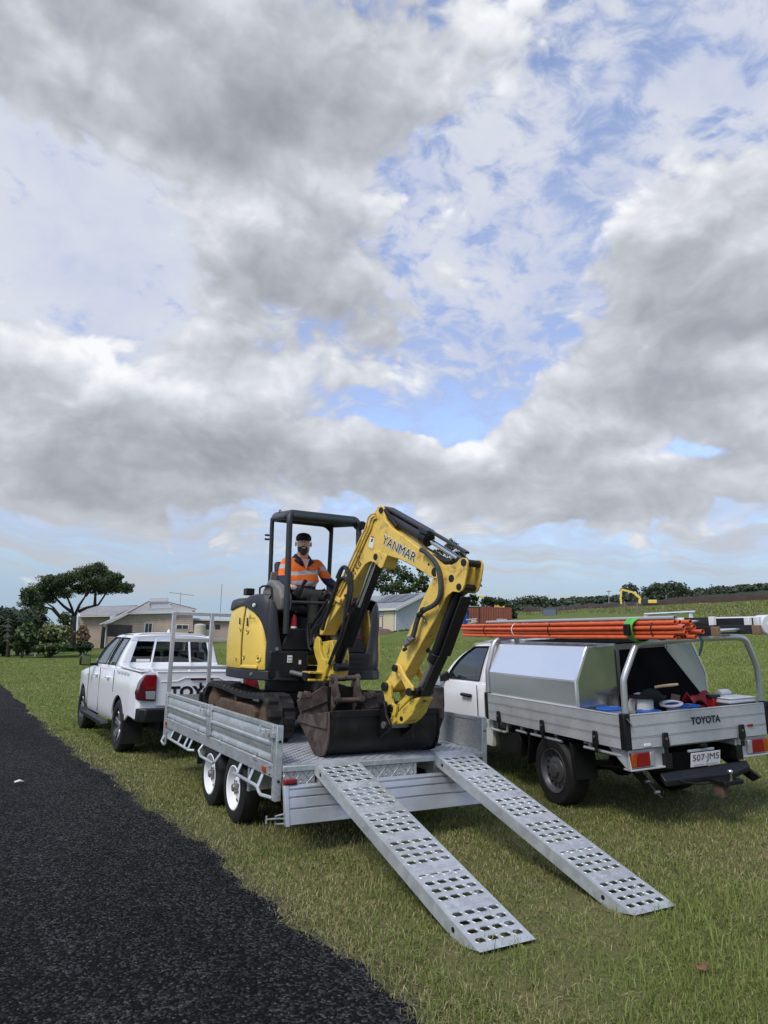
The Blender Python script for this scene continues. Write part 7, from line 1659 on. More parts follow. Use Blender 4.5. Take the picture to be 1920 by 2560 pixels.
shrub('dry_shrub', 'brown dried-out shrub by the house corner', [(570, 610, 34, 50), (590, 640, 30, 34), (560, 660, 30, 30)], 50, DRYL, 800, .07, 6)
shrub('garden_shrub', 'dark green clump of strappy leaves at the house corner', [(580, 705, 50, 28), (550, 715, 30, 22), (610, 710, 28, 22)], 49, DARKL, 900, .09, 7)
# --- weatherboard house
HB = mat('cream_weatherboard', (.46, .37, .29), .75, var=.12, vscale=1.5, dirt=(.20, .15, .11), dscale=1.2, dth=(.55, .8)); HBP = mat('pinkish_render', (.42, .33, .28), .8, var=.06)
ROOFG = mat('weathered_roof_iron', (.30, .30, .29), .6, .2, var=.15, vscale=.8, streak=((14, 1, 1), .12)); TRIMW = mat('white_trim', (.62, .61, .57), .6); WING = mat('dark_window', (.030, .034, .036), .12, spec=.6); REDT = mat('maroon_trim', (.12, .035, .03), .6)
def saw_wall(M, name, matl, pts, parent, pitch=.17):
    """lapped boards clipped to an outline (x, z) in the frame's y=0 plane, each board its own edge"""
    xs = [p[0] for p in pts]; zs = [p[1] for p in pts]; m = MB(M); z = min(zs); n = len(pts)
    def span(zq):
        X = []
        for i in range(n):
            (x0, z0), (x1, z1) = pts[i], pts[(i+1) % n]
            if (z0-zq)*(z1-zq) < 0: X.append(x0+(x1-x0)*(zq-z0)/(z1-z0))
        return (min(X), max(X)) if len(X) >= 2 else None
    base = None; rings = []
    while z < max(zs)-.01:
        z2 = min(z+pitch, max(zs)); a, c = span(z+1e-4), span(z2-1e-4)
        if a and c: m.add([(a[0], -.028, z), (a[1], -.028, z), (c[1], -.004, z2), (c[0], -.004, z2)], [(0, 1, 2, 3)]); m.add([(a[0], -.028, z), (a[1], -.028, z), (a[1], 0, z), (a[0], 0, z)], [(0, 1, 2, 3)])
        z = z2
    m.prism([(x, .002, zq) for x, zq in pts], (0, .05, 0)); o = m.build(name, matl, parent, sharp=20); return o
HM = view_frame(370, 64.0, 4.0); hf = Fr(HM); house = thing('weatherboard_house', 'weathered cream weatherboard house with grey iron roof and solar hot water tank', 'house', HM)
def hp(x, y, yy=0.0): q = hf.u(*r9(x, y), 1, yy); return (q.x, q.z)
zg = -.3
w1 = [hp(738, 700), hp(738, 558), hp(892, 486), hp(1332, 474), hp(1340, 690)]; w1 = [(w1[0][0], zg)]+w1[1:4]+[(w1[4][0], zg)]
wall = saw_wall(HM, 'front_wall', HB, w1, house)
HM2 = HM @ Matrix.Translation((0, 1.6, 0)); hf2 = Fr(HM2)
def hp2(x, y): q = hf2.u(*r9(x, y), 1, 0); return (q.x, q.z)
w2 = [(hp2(580, 690)[0], zg), hp2(580, 505), hp2(760, 497), (hp2(760, 690)[0], zg)]; saw_wall(HM2, 'side_wall', HB, w2, house)
w3 = [(hp2(540, 690)[0], zg), hp2(540, 505), (hp2(580, 505)[0]-.01, hp2(580, 505)[1]), (hp2(580, 690)[0]-.01, zg)]; saw_wall(HM2, 'side_wall', HB, w3, house)
def hq(x, y, yy): q = hf.u(*r9(x, y), 1, yy); return Vector((q.x, yy, q.z))
def hpoly(name, matl, pts, th=.06, par=None):
    m = MB(HM); P = [Vector(p) for p in pts]; nn = (P[1]-P[0]).cross(P[2]-P[0]).normalized(); m.prism(P, nn*th); return m.build(name, matl, par or house, 0)
e0, e1 = hq(885, 482, -.35), hq(1355, 456, -.35); rdg0, rdg1 = hq(1028, 402, 3.2), hq(1168, 408, 3.2)
hpoly('main_roof', ROOFG, [e0, e1, rdg1, rdg0]); lft = hq(690, 556, -.35); bk = hq(925, 470, 3.4)
hpoly('lean_to_roof', ROOFG, [lft, hq(725, 560, -.35), e0+Vector((.15, 0, -.02)), rdg0, hq(900, 445, 3.2)]); hpoly('hip_roof', ROOFG, [e1, e1+Vector((-.2, 5.5, 0)), rdg1])
hpoly('rear_wing_roof', ROOFG, [hq(555, 500, 1.2), hq(800, 496, 1.2), hq(950, 428, 4.0), hq(538, 443, 4.0)])
for a, c, matl, r_ in ((e0, e1, TRIMW, .07), (lft, e0, TRIMW, .08), (rdg0+Vector((0, 0, .04)), rdg1+Vector((0, 0, .04)), REDT, .08), (rdg1+Vector((0, 0, .05)), e1+Vector((0, 0, .06)), REDT, .06), (rdg0+Vector((0, 0, .05)), e0+Vector((0, 0, .06)), REDT, .06), (hq(538, 441, 4.0), hq(950, 426, 4.0), REDT, .06), (hq(555, 502, 1.15), hq(800, 498, 1.15), TRIMW, .06), (hq(516, 505, 1.2), hq(534, 446, 3.0), TRIMW, .07), (hq(534, 446, 3.0), hq(553, 502, 1.2), TRIMW, .07)):
    m = MB(HM); m.bar(a, c, r_*1.6, r_*1.4); m.build('fascia' if matl is TRIMW else 'ridge_cap', matl, house, .01)
def hwin(x0, x1, y0, y1, panes, M=HM, conv=None):
    (a, zt), (c, zb) = (hp(x0, y0), hp(x1, y1)); m = MB(HM); m.box(a-.06, c+.06, -.06, -.03, zb-.06, zt+.06); w = m.build('window', REDT if panes > 2 else TRIMW, house, .01)
    for k in range(panes):
        u0, u1 = a+(c-a)*k/panes+.025, a+(c-a)*(k+1)/panes-.025; m = MB(HM); m.box(u0, u1, -.072, -.061, zb, zt); m.build('pane', WING, w, 0)
hwin(752, 904, 562, 632, 4); hwin(1005, 1048, 549, 614, 2); hwin(1220, 1300, 560, 588, 2)
m = MB(HM); q0, q1 = hp(737, 570), hp(737, 700); m.tube([(q0[0]-.3, -.32, q0[1]+.12), (q0[0], -.10, q0[1]-.1), (q0[0], -.10, -.2)], .05, 8); m.build('down_pipe', TRIMW, house)
for i in range(26):        # boards missing along the bottom of the old wall
    rs = random.Random(i); x = 640+rs.random()*690; y = 612+rs.random()*30; a = hp(max(742, x), y); L = rs.uniform(.2, 1.1); m = MB(HM); m.box(a[0], a[0]+L, -.034, -.029, a[1], a[1]+rs.uniform(.04, .10)); m.build('board_gap', mat('rotten_gap', (.03, .022, .018), .95), wall, 0)
m = MB(HM); a, c = hp(705, 570), hp(728, 700); m.box(a[0], c[0], -.04, .3, zg, a[1]); m.build('doorway', WING, house, 0)
tk0, tk1 = hq(1036, 404, 2.0), hq(1162, 402, 2.0); m = MB(HM); m.cyl(tk0, tk1, .36, n=18); m.build('solar_tank', mat('grey_tank', (.36, .37, .37), .4, .3), house, .02)
hpoly('solar_panel', mat('solar_glass', (.42, .44, .46), .25, .4), [hq(1050, 460, .6)+Vector((0, 0, .08)), hq(1195, 452, .6)+Vector((0, 0, .08)), hq(1165, 420, 1.9)+Vector((0, 0, .1)), hq(1040, 424, 1.9)+Vector((0, 0, .1))])
m = MB(HM); a = hq(1245, 420, 2.0); m.tube([a, a+Vector((0, 0, 1.1))], .02, 6); top_ = a+Vector((0, 0, 1.0)); m.tube([top_+Vector((-1.0, 0, .05)), top_+Vector((1.1, 0, -.15))], .02, 6)
for k in range(6): m.tube([top_+Vector((-.8+.35*k, -.3, .02-.03*k)), top_+Vector((-.8+.35*k, .3, .02-.03*k))], .012, 5)
m.build('aerial', STEEL, house)
# second building, tank
SM = view_frame(550, 68.0, 2.0); sf = Fr(SM); an = thing('rendered_annex', 'low pinkish flat roofed annex beside the weatherboard house', 'building', SM)
def sp_(x, y): q = sf.u(*r9(x, y), 1, 0); return (q.x, q.z)
a, c = sp_(1335, 530), sp_(1690, 660); m = MB(SM); m.box(a[0], c[0], 0, 5, -.4, a[1]); m.build('wall', HBP, an, .02)
m = MB(SM); m.box(a[0]-.3, c[0]+.3, -.35, 5.3, a[1]+.01, a[1]+.22); m.build('flat_roof', TRIMW, an, .02)
for x0, x1 in ((1422, 1446), (1489, 1521)):
    p, q = sp_(x0, 558), sp_(x1, 590); m = MB(SM); m.box(p[0], q[0], -.02, .1, q[1], p[1]); m.build('window', WING, an, 0)
m = MB(SM); p = sp_(1460, 520); m.tube([(p[0]+.7, 2, p[1]), (p[0]+.7, 2, p[1]+3.4)], .025, 6); m.build('aerial_mast', STEEL, an)
p = p_at(*r9(1381, 590), 60.5); tk = thing('water_tank', 'cream plastic water tank on a low dark stand by the house wall', 'tank', (p.x, p.y, gz(p.x, p.y))); zt = z_at(*r9(1381, 553), 60.5); zb = z_at(*r9(1381, 628), 60.5)
m = MB(); r_ = 38*.36166*60/F_PX; m.lathe([(.05, 0), (r_, 0), (r_, .2), (r_*.985, .25), (r_, .3), (r_, (zt-zb)*.5), (r_*.985, (zt-zb)*.55), (r_, (zt-zb)*.6), (r_, (zt-zb)*.9), (r_*.6, (zt-zb)), (.05, (zt-zb)*1.03)], (p.x, p.y, zb), (0, 0, 1), 24); m.build('tank_body', mat('cream_plastic', (.50, .46, .36), .5), tk)
m = MB(); m.box(p.x-r_*1.2, p.x+r_*1.2, p.y-r_*1.2, p.y+r_*1.2, zb-.18, zb-.01); m.build('stand', BARK, tk, .01)
for dx in (-1, 1):
    for dy in (-1, 1): m = MB(); m.box(p.x+dx*r_*1.05-.06, p.x+dx*r_*1.05+.06, p.y+dy*r_*1.05-.06, p.y+dy*r_*1.05+.06, gz(p.x, p.y)-.1, zb-.181); m.build('stand_leg', BARK, tk)
p = ground_at(87, 1641); mp = thing('marker_post', 'thin white marker post standing on the verge by the garden', 'post', tuple(p)); m = MB(); m.box(p.x-.05, p.x+.05, p.y-.03, p.y+.03, p.z-.1, z_at(87, 1625, (p.xy-CAM.xy).length)); m.build('post_shaft', TRIMW, mp, .01)
# --- shed
GA = at_dist(990, 68.0); GA.z -= .15; azs = math.atan2(GA.x-CAM.x, GA.y-CAM.y)
SHM = Matrix.Translation(GA) @ Matrix.Rotation(-azs+R(36.9), 4, 'Z')       # x: along the gable end, y: along the long wall
shed = thing('garden_shed', 'pale grey weatherboard shed with a gable roof and cream door', 'shed', SHM)
SHB = mat('pale_grey_board', (.42, .44, .45), .7, var=.06, vscale=2); SHR = mat('shed_roof_iron', (.28, .30, .31), .5, .3, var=.1, vscale=1, streak=((12, 1, 1), .1)); SOLP = mat('solar_panels', (.05, .06, .075), .2, .2)
eh = z_at(990, 1400+470*.25316, 68.0)-GA.z; wd, ln = 7.0, 8.5; rise = 1.55
saw_wall(SHM, 'gable_wall', SHB, [(0, -.4), (wd, -.4), (wd, eh), (wd/2, eh+rise), (0, eh)], shed, .19)
LWM = SHM @ Matrix.Rotation(R(90), 4, 'Z') @ Matrix.Scale(-1, 4, (0, 1, 0)) if False else SHM @ Matrix.Translation((0, ln, 0)) @ Matrix.Rotation(R(-90), 4, 'Z')
saw_wall(LWM, 'long_wall', SHB, [(0, -.4), (ln, -.4), (ln, eh), (0, eh)], shed, .19)
for s in (0, 1):
    x0 = -.35 if s == 0 else wd+.35; m = MB(SHM); k = rise/(wd/2); ze = eh-.35*k
    P = [(x0, -.4, ze), (wd/2, -.4, eh+rise), (wd/2, ln+.3, eh+rise), (x0, ln+.3, ze)]; m.prism(P, (0, 0, .06)); rf = m.build('roof', SHR, shed)
    if s == 0:
        for k2 in range(3):
            f0, f1 = (.42, .92); y0 = .6+k2*1.75; q = [Vector((x0, 0, ze)).lerp(Vector((wd/2, 0, eh+rise)), f) for f in (f0, f1)]; m = MB(SHM); m.prism([(q[0].x, y0, q[0].z+.075), (q[1].x, y0, q[1].z+.075), (q[1].x, y0+1.6, q[1].z+.075), (q[0].x, y0+1.6, q[0].z+.075)], (0, 0, .04)); m.build('solar_panel', SOLP, rf)
    m = MB(SHM); m.bar((x0, -.42, ze-.03), (wd/2, -.42, eh+rise-.03), .06, .24); m.build('barge_board', TRIMW, shed)
m = MB(SHM); m.bar((-.36, -.4, eh-.16), (-.36, ln+.3, eh-.16), .08, .2); m.build('gutter', TRIMW, shed)
def lw(px, py): q = Fr(SHM).u(px, py, 0, -.03); return q.y, q.z
CREAM = mat('cream_door_paint', (.55, .49, .32), .6, var=.06)
(a, zt), (c, zb) = lw(*rS(318, 505)), lw(*rS(412, 722)); m = MB(SHM); m.box(-.06, -.031, c, a, -.1, zt); m.build('door', CREAM, shed, .01)
(a, zt), (c, zb) = lw(*rS(270, 556)), lw(*rS(302, 670)); m = MB(SHM); m.box(-.06, -.031, c, a, zb, zt); w = m.build('window', REDT, shed, .01); m = MB(SHM); m.box(-.068, -.061, c+.06, a-.06, zb+.06, zt-.06); m.build('pane', CREAM, w)
m = MB(SHM); m.box(-.05, -.03, -.03, .12, -.3, eh-.1); m.build('corner_board', TRIMW, shed)
p = p_at(*rS(280, 735), 64.0); dm = thing('dirt_heap', 'low heap of brown soil against the shed wall', 'soil', (p.x, p.y, gz(p.x, p.y))); m = MB(); rs = random.Random(2)
m.grid([[(p.x+u*1.6, p.y+v*1.0, gz(p.x, p.y)-.1+.55*max(0, 1-u*u-v*v)**.6*(1+.3*rs.random())) for u in np.linspace(-1, 1, 9)] for v in np.linspace(-1, 1, 7)]); m.build('soil', mat('brown_soil', (.13, .085, .06), .95, var=.3, vscale=5), dm)
shrub('potted_plants', 'row of dark potted plants along the shed wall', [(150, 690, 22, 30), (190, 695, 20, 26), (235, 690, 22, 28), (170, 710, 40, 16)], 64.5, DARKL, 340, .09, 8, rS, 'plants', depth=.2)
shrub('weed_clump', 'green weeds at the shed corner', [(490, 705, 30, 16), (540, 700, 30, 14), (430, 715, 18, 12)], 66.0, MIDL, 380, .08, 9, rS, 'weeds', depth=.2)
# tree behind the shed
def rT(x, y): return (700+x*.33755, 1230+y*.33755)
cl = px_clumps([(760, 620, 70, 60), (830, 560, 70, 50), (900, 600, 70, 55), (790, 720, 80, 45), (870, 690, 60, 40), (960, 640, 60, 45), (1010, 700, 60, 40), (1060, 650, 50, 50), (940, 730, 60, 30), (1090, 720, 50, 30), (1270, 390, 40, 40), (1230, 430, 50, 40), (1330, 470, 50, 45), (1400, 600, 50, 45), (1440, 560, 40, 40), (1450, 690, 40, 35), (1280, 520, 60, 40), (1160, 560, 60, 50), (1340, 640, 60, 40), (1050, 560, 50, 40), (1150, 460, 50, 40), (1470, 640, 22, 30), (700, 690, 50, 40), (720, 560, 50, 40)], rT, 88, 3.0, 8)
b_ = at_dist(960, 88); tree('garden_tree', 'large loose-crowned tree rising behind the pale shed', b_, p_at(*rT(900, 740), 88), [c for i, c in enumerate(cl) if i < 10 or i > 21], 330, .15, MIDL, BARK, .3, 12)
b_ = at_dist(1120, 90); tree('garden_tree', 'tall tree whose crown shows above the excavator arm', b_, p_at(*rT(1230, 700), 90), [c for i, c in enumerate(cl) if 10 <= i <= 21], 330, .15, MIDL, BARK, .3, 13)
# --- containers and yard
def container(px, dist, turn, L, H, Wd, label, col, name='shipping_container'):
    M = view_frame(px, dist, turn); t = thing(name, label, 'container', M); cm = mat(col[0], col[1], .6, .1, var=.15, vscale=1.2, dirt=(.10, .05, .035), dscale=1.5, dth=(.6, .85))
    def corr(n, p0, p1, nn, nm):
        p0, p1, nn = Vector(p0), Vector(p1), Vector(nn); m = MB(M); rows = [[], []]
        for i in range(n*4+1):
            u = i/(n*4); d = .035 if (i % 4) in (1, 2) else 0.0; q = p0.lerp(p1, u)+nn*d; rows[0].append(q+Vector((0, 0, .12))); rows[1].append(q+Vector((0, 0, H-.1)))
        m.grid(rows); return m.build(nm, cm, t, sharp=20)
    corr(int(L/.28), (0, .02, 0), (L, .02, 0), (0, -1, 0), 'long_side'); corr(int(Wd/.28), (L-.02, 0, 0), (L-.02, Wd, 0), (1, 0, 0), 'end_wall'); corr(int(Wd/.28), (.02, Wd, 0), (.02, 0, 0), (-1, 0, 0), 'end_wall'); corr(int(L/.28), (L, Wd, 0), (0, Wd, 0), (0, 1, 0), 'long_side')
    m = MB(M); m.box(.03, L-.03, .03, Wd-.03, H-.11, H-.03); m.build('roof_panel', cm, t)
    for x in (0, L-.1):
        for y in (0, Wd-.1): m = MB(M); m.box(x-.02, x+.12, y-.02, y+.12, -.3, H); m.build('corner_post', cm, t, .01)
    for z in (0, H-.11):
        for y in (-.01, Wd-.09): m = MB(M); m.box(.12, L-.12, y, y+.1, z, z+.12); m.build('rail', cm, t, .01)
    return t
kk = 78/F_PX
container(1168, 78, -22, 5.2, z_at(1200, 1516, 78)-at_dist(1168, 78).z, 2.4, 'rust red shipping container with an open yard in front', ('container_red', (.24, .075, .045)))
container(1052, 74, -10, 5.0, z_at(1150, 1524, 74)-at_dist(1052, 74).z, 2.4, 'bright blue shipping container beside the pale shed', ('container_blue', (.012, .09, .33)))
p = at_dist(1180, 74.5); t = thing('carport', 'small grey flat roofed shelter beside the red container', 'shelter', tuple(p)); zt = z_at(1180, 1516, 74.5); Mv = view_frame(1169, 74.5, 0); H_ = zt-Mv.translation.z
m = MB(Mv); m.box(-.3, 1.35, -1, 1.2, H_-.1, H_); m.build('roof', mat('grey_sheet', (.22, .23, .23), .6), t)
for x in (-.2, 1.2):
    for y in (-.9, 1.1): m = MB(Mv); m.box(x, x+.08, y, y+.08, -.2, H_-.101); m.build('post', BARK, t)
for i, (x, y, w, h, lab, col) in enumerate(((1120, 1412, .9, .8, 'stack of pale boards beside the red container', (.45, .44, .40)), (1500, 605, 1.2, .5, 'dark timber pile in front of the red container', (.05, .04, .035)), (1300, 610, 1.6, .35, 'low pile of dark scrap before the red container', (.06, .04, .035)), (1480, 590, .9, .6, 'white chest beside the rubbish by the red container', (.5, .5, .48)))):
    px, py = rS(x, y) if i else rS(1180, 600); g_ = at_dist(px, 70.0); rs = random.Random(i); t = thing(['board_stack', 'timber_pile', 'scrap_pile', 'white_chest'][i], lab, ['boards', 'timber', 'scrap', 'chest'][i], tuple(g_)); Mv = view_frame(px, 70.0, rs.uniform(-20, 20)); cm = mat('yard_%d' % i, col, .8, var=.2)
    if i == 3: m = MB(Mv); m.box(-w/2, w/2, -.3, .3, -.05, h); m.build('box', cm, t, .03); m = MB(Mv); m.box(-w/2-.02, w/2+.02, -.32, .32, h+.002, h+.07); m.build('lid', cm, t, .02)
    else:
        for k in range(7): m = MB(Mv); z = h*k/7; a = rs.uniform(-.3, .3); m.bar((-w/2+rs.uniform(-.2, .2), a, z+.03), (w/2+rs.uniform(-.2, .2), -a, z+.05+rs.uniform(0, .12)), .16, h/8); m.build('board', cm, t)
shrub('yard_weeds', 'long grass and weeds along the foot of the blue container', [(1040, 690, 50, 26), (1090, 670, 50, 28), (1000, 705, 40, 18), (1130, 660, 40, 24)], 69, MIDL, 420, .10, 10, rS, 'weeds')
shrub('yard_tree', 'dark leafy tree behind the red container', [(1570, 500, 30, 40), (1600, 560, 40, 50), (1200, 380, 50, 40), (1190, 430, 50, 30), (1340, 400, 60, 46), (1390, 420, 50, 36), (1480, 420, 60, 30)], 92, DARKL, 260, .16, 11, rS, 'tree', depth=2)
# --- far paddock: distant trees, ridge, soil heaps, fences, diggers
def far_clump(name, label, lst, dist, matl, seed, per=150, size=.30, group='distant trees'):
    cl = px_clumps(lst, rF, dist, dist*.015, seed); c0 = cl[0][0]; b_ = Vector((c0[0], c0[1], gz(c0[0], c0[1])))
    return tree(name, label, b_, Vector((c0[0], c0[1], c0[2]-cl[0][3]*.2)), cl, per, size, matl, BARKP if 'pale' in label else BARK, .25, seed, group)
far_clump('distant_tree', 'wide flat-topped shade tree with pale trunks on the rise', [(1020, 185, 70, 34), (940, 190, 60, 34), (1100, 190, 60, 32), (1060, 160, 70, 24), (980, 165, 60, 22), (1140, 200, 30, 22), (900, 200, 36, 26)], 225, FARL, 21)
far_clump('distant_tree', 'smaller open tree beside the far digger boom', [(790, 170, 40, 24), (760, 195, 36, 24), (820, 190, 30, 24)], 228, FARL, 22)
far_clump('distant_tree', 'low clump of dark trees beyond the long soil heaps', [(180, 250, 70, 26), (240, 255, 60, 26), (130, 262, 40, 22), (300, 265, 40, 20), (80, 262, 40, 20)], 235, FARL, 23)
far_clump('distant_tree', 'dark trees closing off the field behind the red container', [(20, 270, 50, 22), (-40, 262, 50, 26), (-110, 268, 50, 24)], 215, FARL, 24)
def ridge(name, pts, dist, depth, seed, size, per, label):
    rs = np.random.default_rng(seed); xs = np.linspace(pts[0][0], pts[-1][0], 60); ys = np.interp(xs, [p[0] for p in pts], [p[1] for p in pts])
    m = MB(); rows = [[], [], []]
    for x, y in zip(xs, ys):
        a = p_at(x, y+3, dist+depth); g_ = at_dist(x, dist); rows[0].append((g_.x, g_.y, g_.z-2)); v = p_at(x, y+18, dist+depth*.3); rows[1].append((v.x, v.y, max(v.z, g_.z))); rows[2].append(tuple(a))
    m.grid(rows); h = m.build(name, mat('forest_floor', (.030, .045, .028), .95, var=.3, vscale=.02), sharp=180, kind='structure')
    cl = []
    for x, y in zip(xs, ys):
        for k in range(3):
            xx = x+rs.uniform(-12, 12); t = rs.random(); d = dist+depth*(.35+.65*t); c = p_at(xx, y+3+7*(1-t)+rs.uniform(-1, 2), d); rr = 3.2*dist/450*rs.uniform(.7, 1.3); cl.append((tuple(c), rr*1.3, rr*1.3, rr*.55))
    o = leaves(name+'_woodland', cl, per, size, FARL, None, seed, kind='stuff'); tag(o, label, 'woodland')
ridge('hill', [(1250, 1515), (1330, 1507), (1400, 1499), (1500, 1494), (1600, 1486), (1700, 1478), (1800, 1470), (1900, 1461), (2050, 1455)], 460, 90, 31, .9, 60, 'dark green woodland on the long hill beyond the field')
SOIL = mat('dark_soil', (.040, .028, .020), .95, var=.35, vscale=.6, bump=.6, bscale=2)
def mound(lst, dist, label, seed):
    rs = random.Random(seed); p0 = rF(lst[0][0], lst[0][1]); g0 = at_dist(p0[0], dist); t = thing('soil_heap', label, 'soil', tuple(g0), 'soil heaps in the far field'); Mv = view_frame(p0[0], dist, 0); f = Fr(Mv)
    xs = np.linspace(lst[0][0], lst[-1][0], 26); m = MB(Mv); rows = []
    for v in np.linspace(0, 1, 9):
        row = []
        for x in xs:
            y = float(np.interp(x, [q[0] for q in lst], [q[1] for q in lst])); q = f.u(*rF(x, y), 1, 0); zt = q.z+rs.uniform(-.2, .2); prof = math.sin(math.pi*v)**.8; gx, gy = (Mv @ Vector((q.x, -4+8*v, 0))).xy
            row.append((q.x, -4+8*v, (gz(gx, gy)-Mv.translation.z-.3)*(1-prof)+zt*prof*(1+.06*rs.uniform(-1, 1))))
        rows.append(row)
    m.grid(rows); m.build('heap', SOIL, t, sharp=60)
mound([(120, 310), (150, 292), (185, 290), (210, 303), (235, 294), (260, 306), (290, 296), (320, 298), (350, 302), (390, 288), (430, 284), (470, 296)], 168, 'row of small peaked dark soil heaps beyond the tall grass', 1)
mound([(465, 300), (500, 278), (540, 270), (580, 272), (620, 280), (650, 272), (690, 278), (720, 284), (760, 270), (830, 270), (860, 280)], 178, 'long ragged dark soil heap in front of the far digger', 2)
mound([(950, 268), (990, 248), (1050, 240), (1120, 232), (1200, 228), (1280, 226), (1350, 228), (1430, 218), (1500, 214), (1580, 208), (1660, 205), (1720, 205)], 205, 'long dark bank of soil along the top of the rise', 3)
def digger(name, label, dist, body, cab, boom, th=.5):
    g0 = at_dist(body[0], dist); t = thing(name, label, 'excavator', tuple(g0), 'diggers working in the far field'); k = dist/F_PX; Mv = view_frame(body[0], dist, 0); f = Fr(Mv)
    def q(px, py, y=0): v = f.u(px, py, 1, y); return Vector((v.x, y, v.z))
    zb = q(body[0], body[3]).z; x0, x1 = q(body[0], body[1]).x, q(body[2], body[1]).x; zt = q(body[0], body[1]).z
    m = MB(Mv); m.box(x0, x1, -1.2, 1.2, zb+(zt-zb)*.35, zt); m.build('house_body', YELLOWC, t, .1)
    for y in (-1.4, .9): m = MB(Mv); m.prism([(x0-1.2, y, -.3), (x0-1.4, y, .4), (x0-.9, y, zb+(zt-zb)*.32), (x1+.2, y, zb+(zt-zb)*.32), (x1+.5, y, .4), (x1+.3, y, -.3)], (0, .5, 0)); m.build('crawler_track', BLACK, t, .05)
    c0, c1 = q(cab[0], cab[1]), q(cab[2], cab[3]); m = MB(Mv); m.box(c0.x, c1.x, -1.1, .2, c1.z, c0.z); m.build('cab', WING, t, .08)
    for i in range(len(boom)-1): m = MB(Mv); m.bar(q(*boom[i], -.6), q(*boom[i+1], -.6), .55, th*(1 if i < 2 else .8), up=(0, 0, 1)); m.build(['boom', 'boom', 'stick', 'bucket_link'][min(i, 3)], YELLOWC, t, .05)
    e = q(*boom[-1], -.6); m = MB(Mv); m.prism([(e.x-.4, -1.1, e.z), (e.x+.5, -1.1, e.z+.1), (e.x+.7, -1.1, e.z-.6), (e.x+.1, -1.1, e.z-.9), (e.x-.4, -1.1, e.z-.5)], (0, 1.0, 0)); m.build('bucket', SOIL, t, .04)
F_ = lambda *a: [rF(*q) for q in a]
digger('far_excavator', 'yellow digger with raised boom working beyond the soil heaps', 200, (*rF(905, 252), *rF(960, 285)), (*rF(868, 243), *rF(908, 280)), F_((850, 280), (856, 240), (815, 205), (738, 186), (733, 240), (738, 285)), .62)
digger('far_excavator', 'yellow digger half hidden behind the red container', 150, (1236, 1512, 1262, 1530), (1222, 1508, 1237, 1528), [(1232, 1520), (1231, 1507), (1218, 1494), (1196, 1490), (1192, 1512)], .5)
# fence
WOOD = mat('grey_fence_wood', (.17, .155, .13), .9, var=.2); posts = [(1490, 230, 335, 54), (1600, 235, 280, 62), (1180, 288, 341, 84), (1295, 262, 275, 92), (545, 330, 362, 108), (722, 330, 360, 104), (380, 338, 362, 118), (240, 340, 365, 122), (555, 298, 320, 128), (617, 296, 316, 128), (438, 305, 325, 132), (343, 315, 333, 134), (975, 300, 345, 96)]
for i, (x, y0, y1, d) in enumerate(posts):
    px = rF(x, y0)[0]; g_ = at_dist(px, d); h_ = min(1.6, max(1.0, (y1-y0)*.39783*d/F_PX)); rs = random.Random(i); t = thing('fence_post', 'weathered fence post standing in the long grass of the slope', 'post', tuple(g_), 'fence posts across the slope'); tl = Vector((rs.uniform(-.06, .06), 0, h_)); m = MB(); m.tube([g_-Vector((0, 0, .1)), g_+tl*.5, g_+tl], [.06, .055, .05], 7); m.build('shaft', WOOD, t)
px = rF(848, 320)[0]; g_ = at_dist(px, 98); t = thing('strainer_post', 'braced grey strainer post of the fence on the slope', 'post', tuple(g_)); Mv = view_frame(px, 98, 0)
m = MB(Mv); m.cyl((0, 0, -.2), (0, 0, 1.5), .11); m.build('shaft', WOOD, t)
for s in (-1, 1): m = MB(Mv); m.cyl((0, 0, 1.0), (s*1.3, 0, -.1), .05); m.build('brace', WOOD, t)
px = rF(767, 290)[0]; g_ = at_dist(px, 132); t = thing('strainer_post', 'braced grey strainer post of the fence near the soil heaps', 'post', tuple(g_)); Mv = view_frame(px, 132, 0); m = MB(Mv); m.cyl((0, 0, -.2), (0, 0, 1.5), .12); m.build('shaft', WOOD, t)
for s in (-1, 1): m = MB(Mv); m.cyl((0, 0, 1.0), (s*1.6, 0, -.1), .06); m.build('brace', WOOD, t)
line = [at_dist(rF(x, 0)[0], d) for x, d in ((1720, 50), (1490, 54), (1180, 84), (975, 96), (848, 98), (722, 104), (545, 108), (380, 118), (240, 122))]
for hh, lab in ((.45, 'lowest'), (.80, 'middle'), (1.12, 'top')):
    m = MB(); m.tube([p+Vector((0, 0, hh)) for p in line], .006, 4); tag(m.build('fence_wire', STEEL), '%s wire strand of the fence across the slope' % lab, 'wire')
for x, y0, y1, d, lab in ((658, 190, 262, 330, 'pale power pole beside the far digger'), (1303, 150, 182, 480, 'dark power pole on the wooded ridge')):
    px, py = rF(x, y0); g_ = p_at(*rF(x, y1), d); top_ = p_at(px, py, d); t = thing('power_pole', lab, 'pole', tuple(g_)); m = MB(); m.cyl(g_-Vector((0, 0, 8)), top_, .22, .16, 8); m.build('shaft', BARKP if d < 400 else BARK, t); m = MB(); side = Vector((RT.x, RT.y, 0)).normalized(); m.bar(top_-side*1.1-Vector((0, 0, .5)), top_+side*1.1-Vector((0, 0, .5)), .2, .2); m.build('cross_arm', BARK, t)
px, py = rF(295, 345); Mv = view_frame(px, 112, 10); t = thing('blue_tank', 'dull blue-grey box tank in the grass by the fence', 'tank', Mv); m = MB(Mv); m.box(-.95, .95, -.6, .6, -.2, .92); m.build('tank_shell', mat('dull_blue', (.10, .13, .17), .6), t, .05); m = MB(Mv); m.box(-1.0, 1.0, -.65, .65, .922, 1.0); m.build('tank_lid', mat('dull_blue', (.10, .13, .17), .6), t, .02)
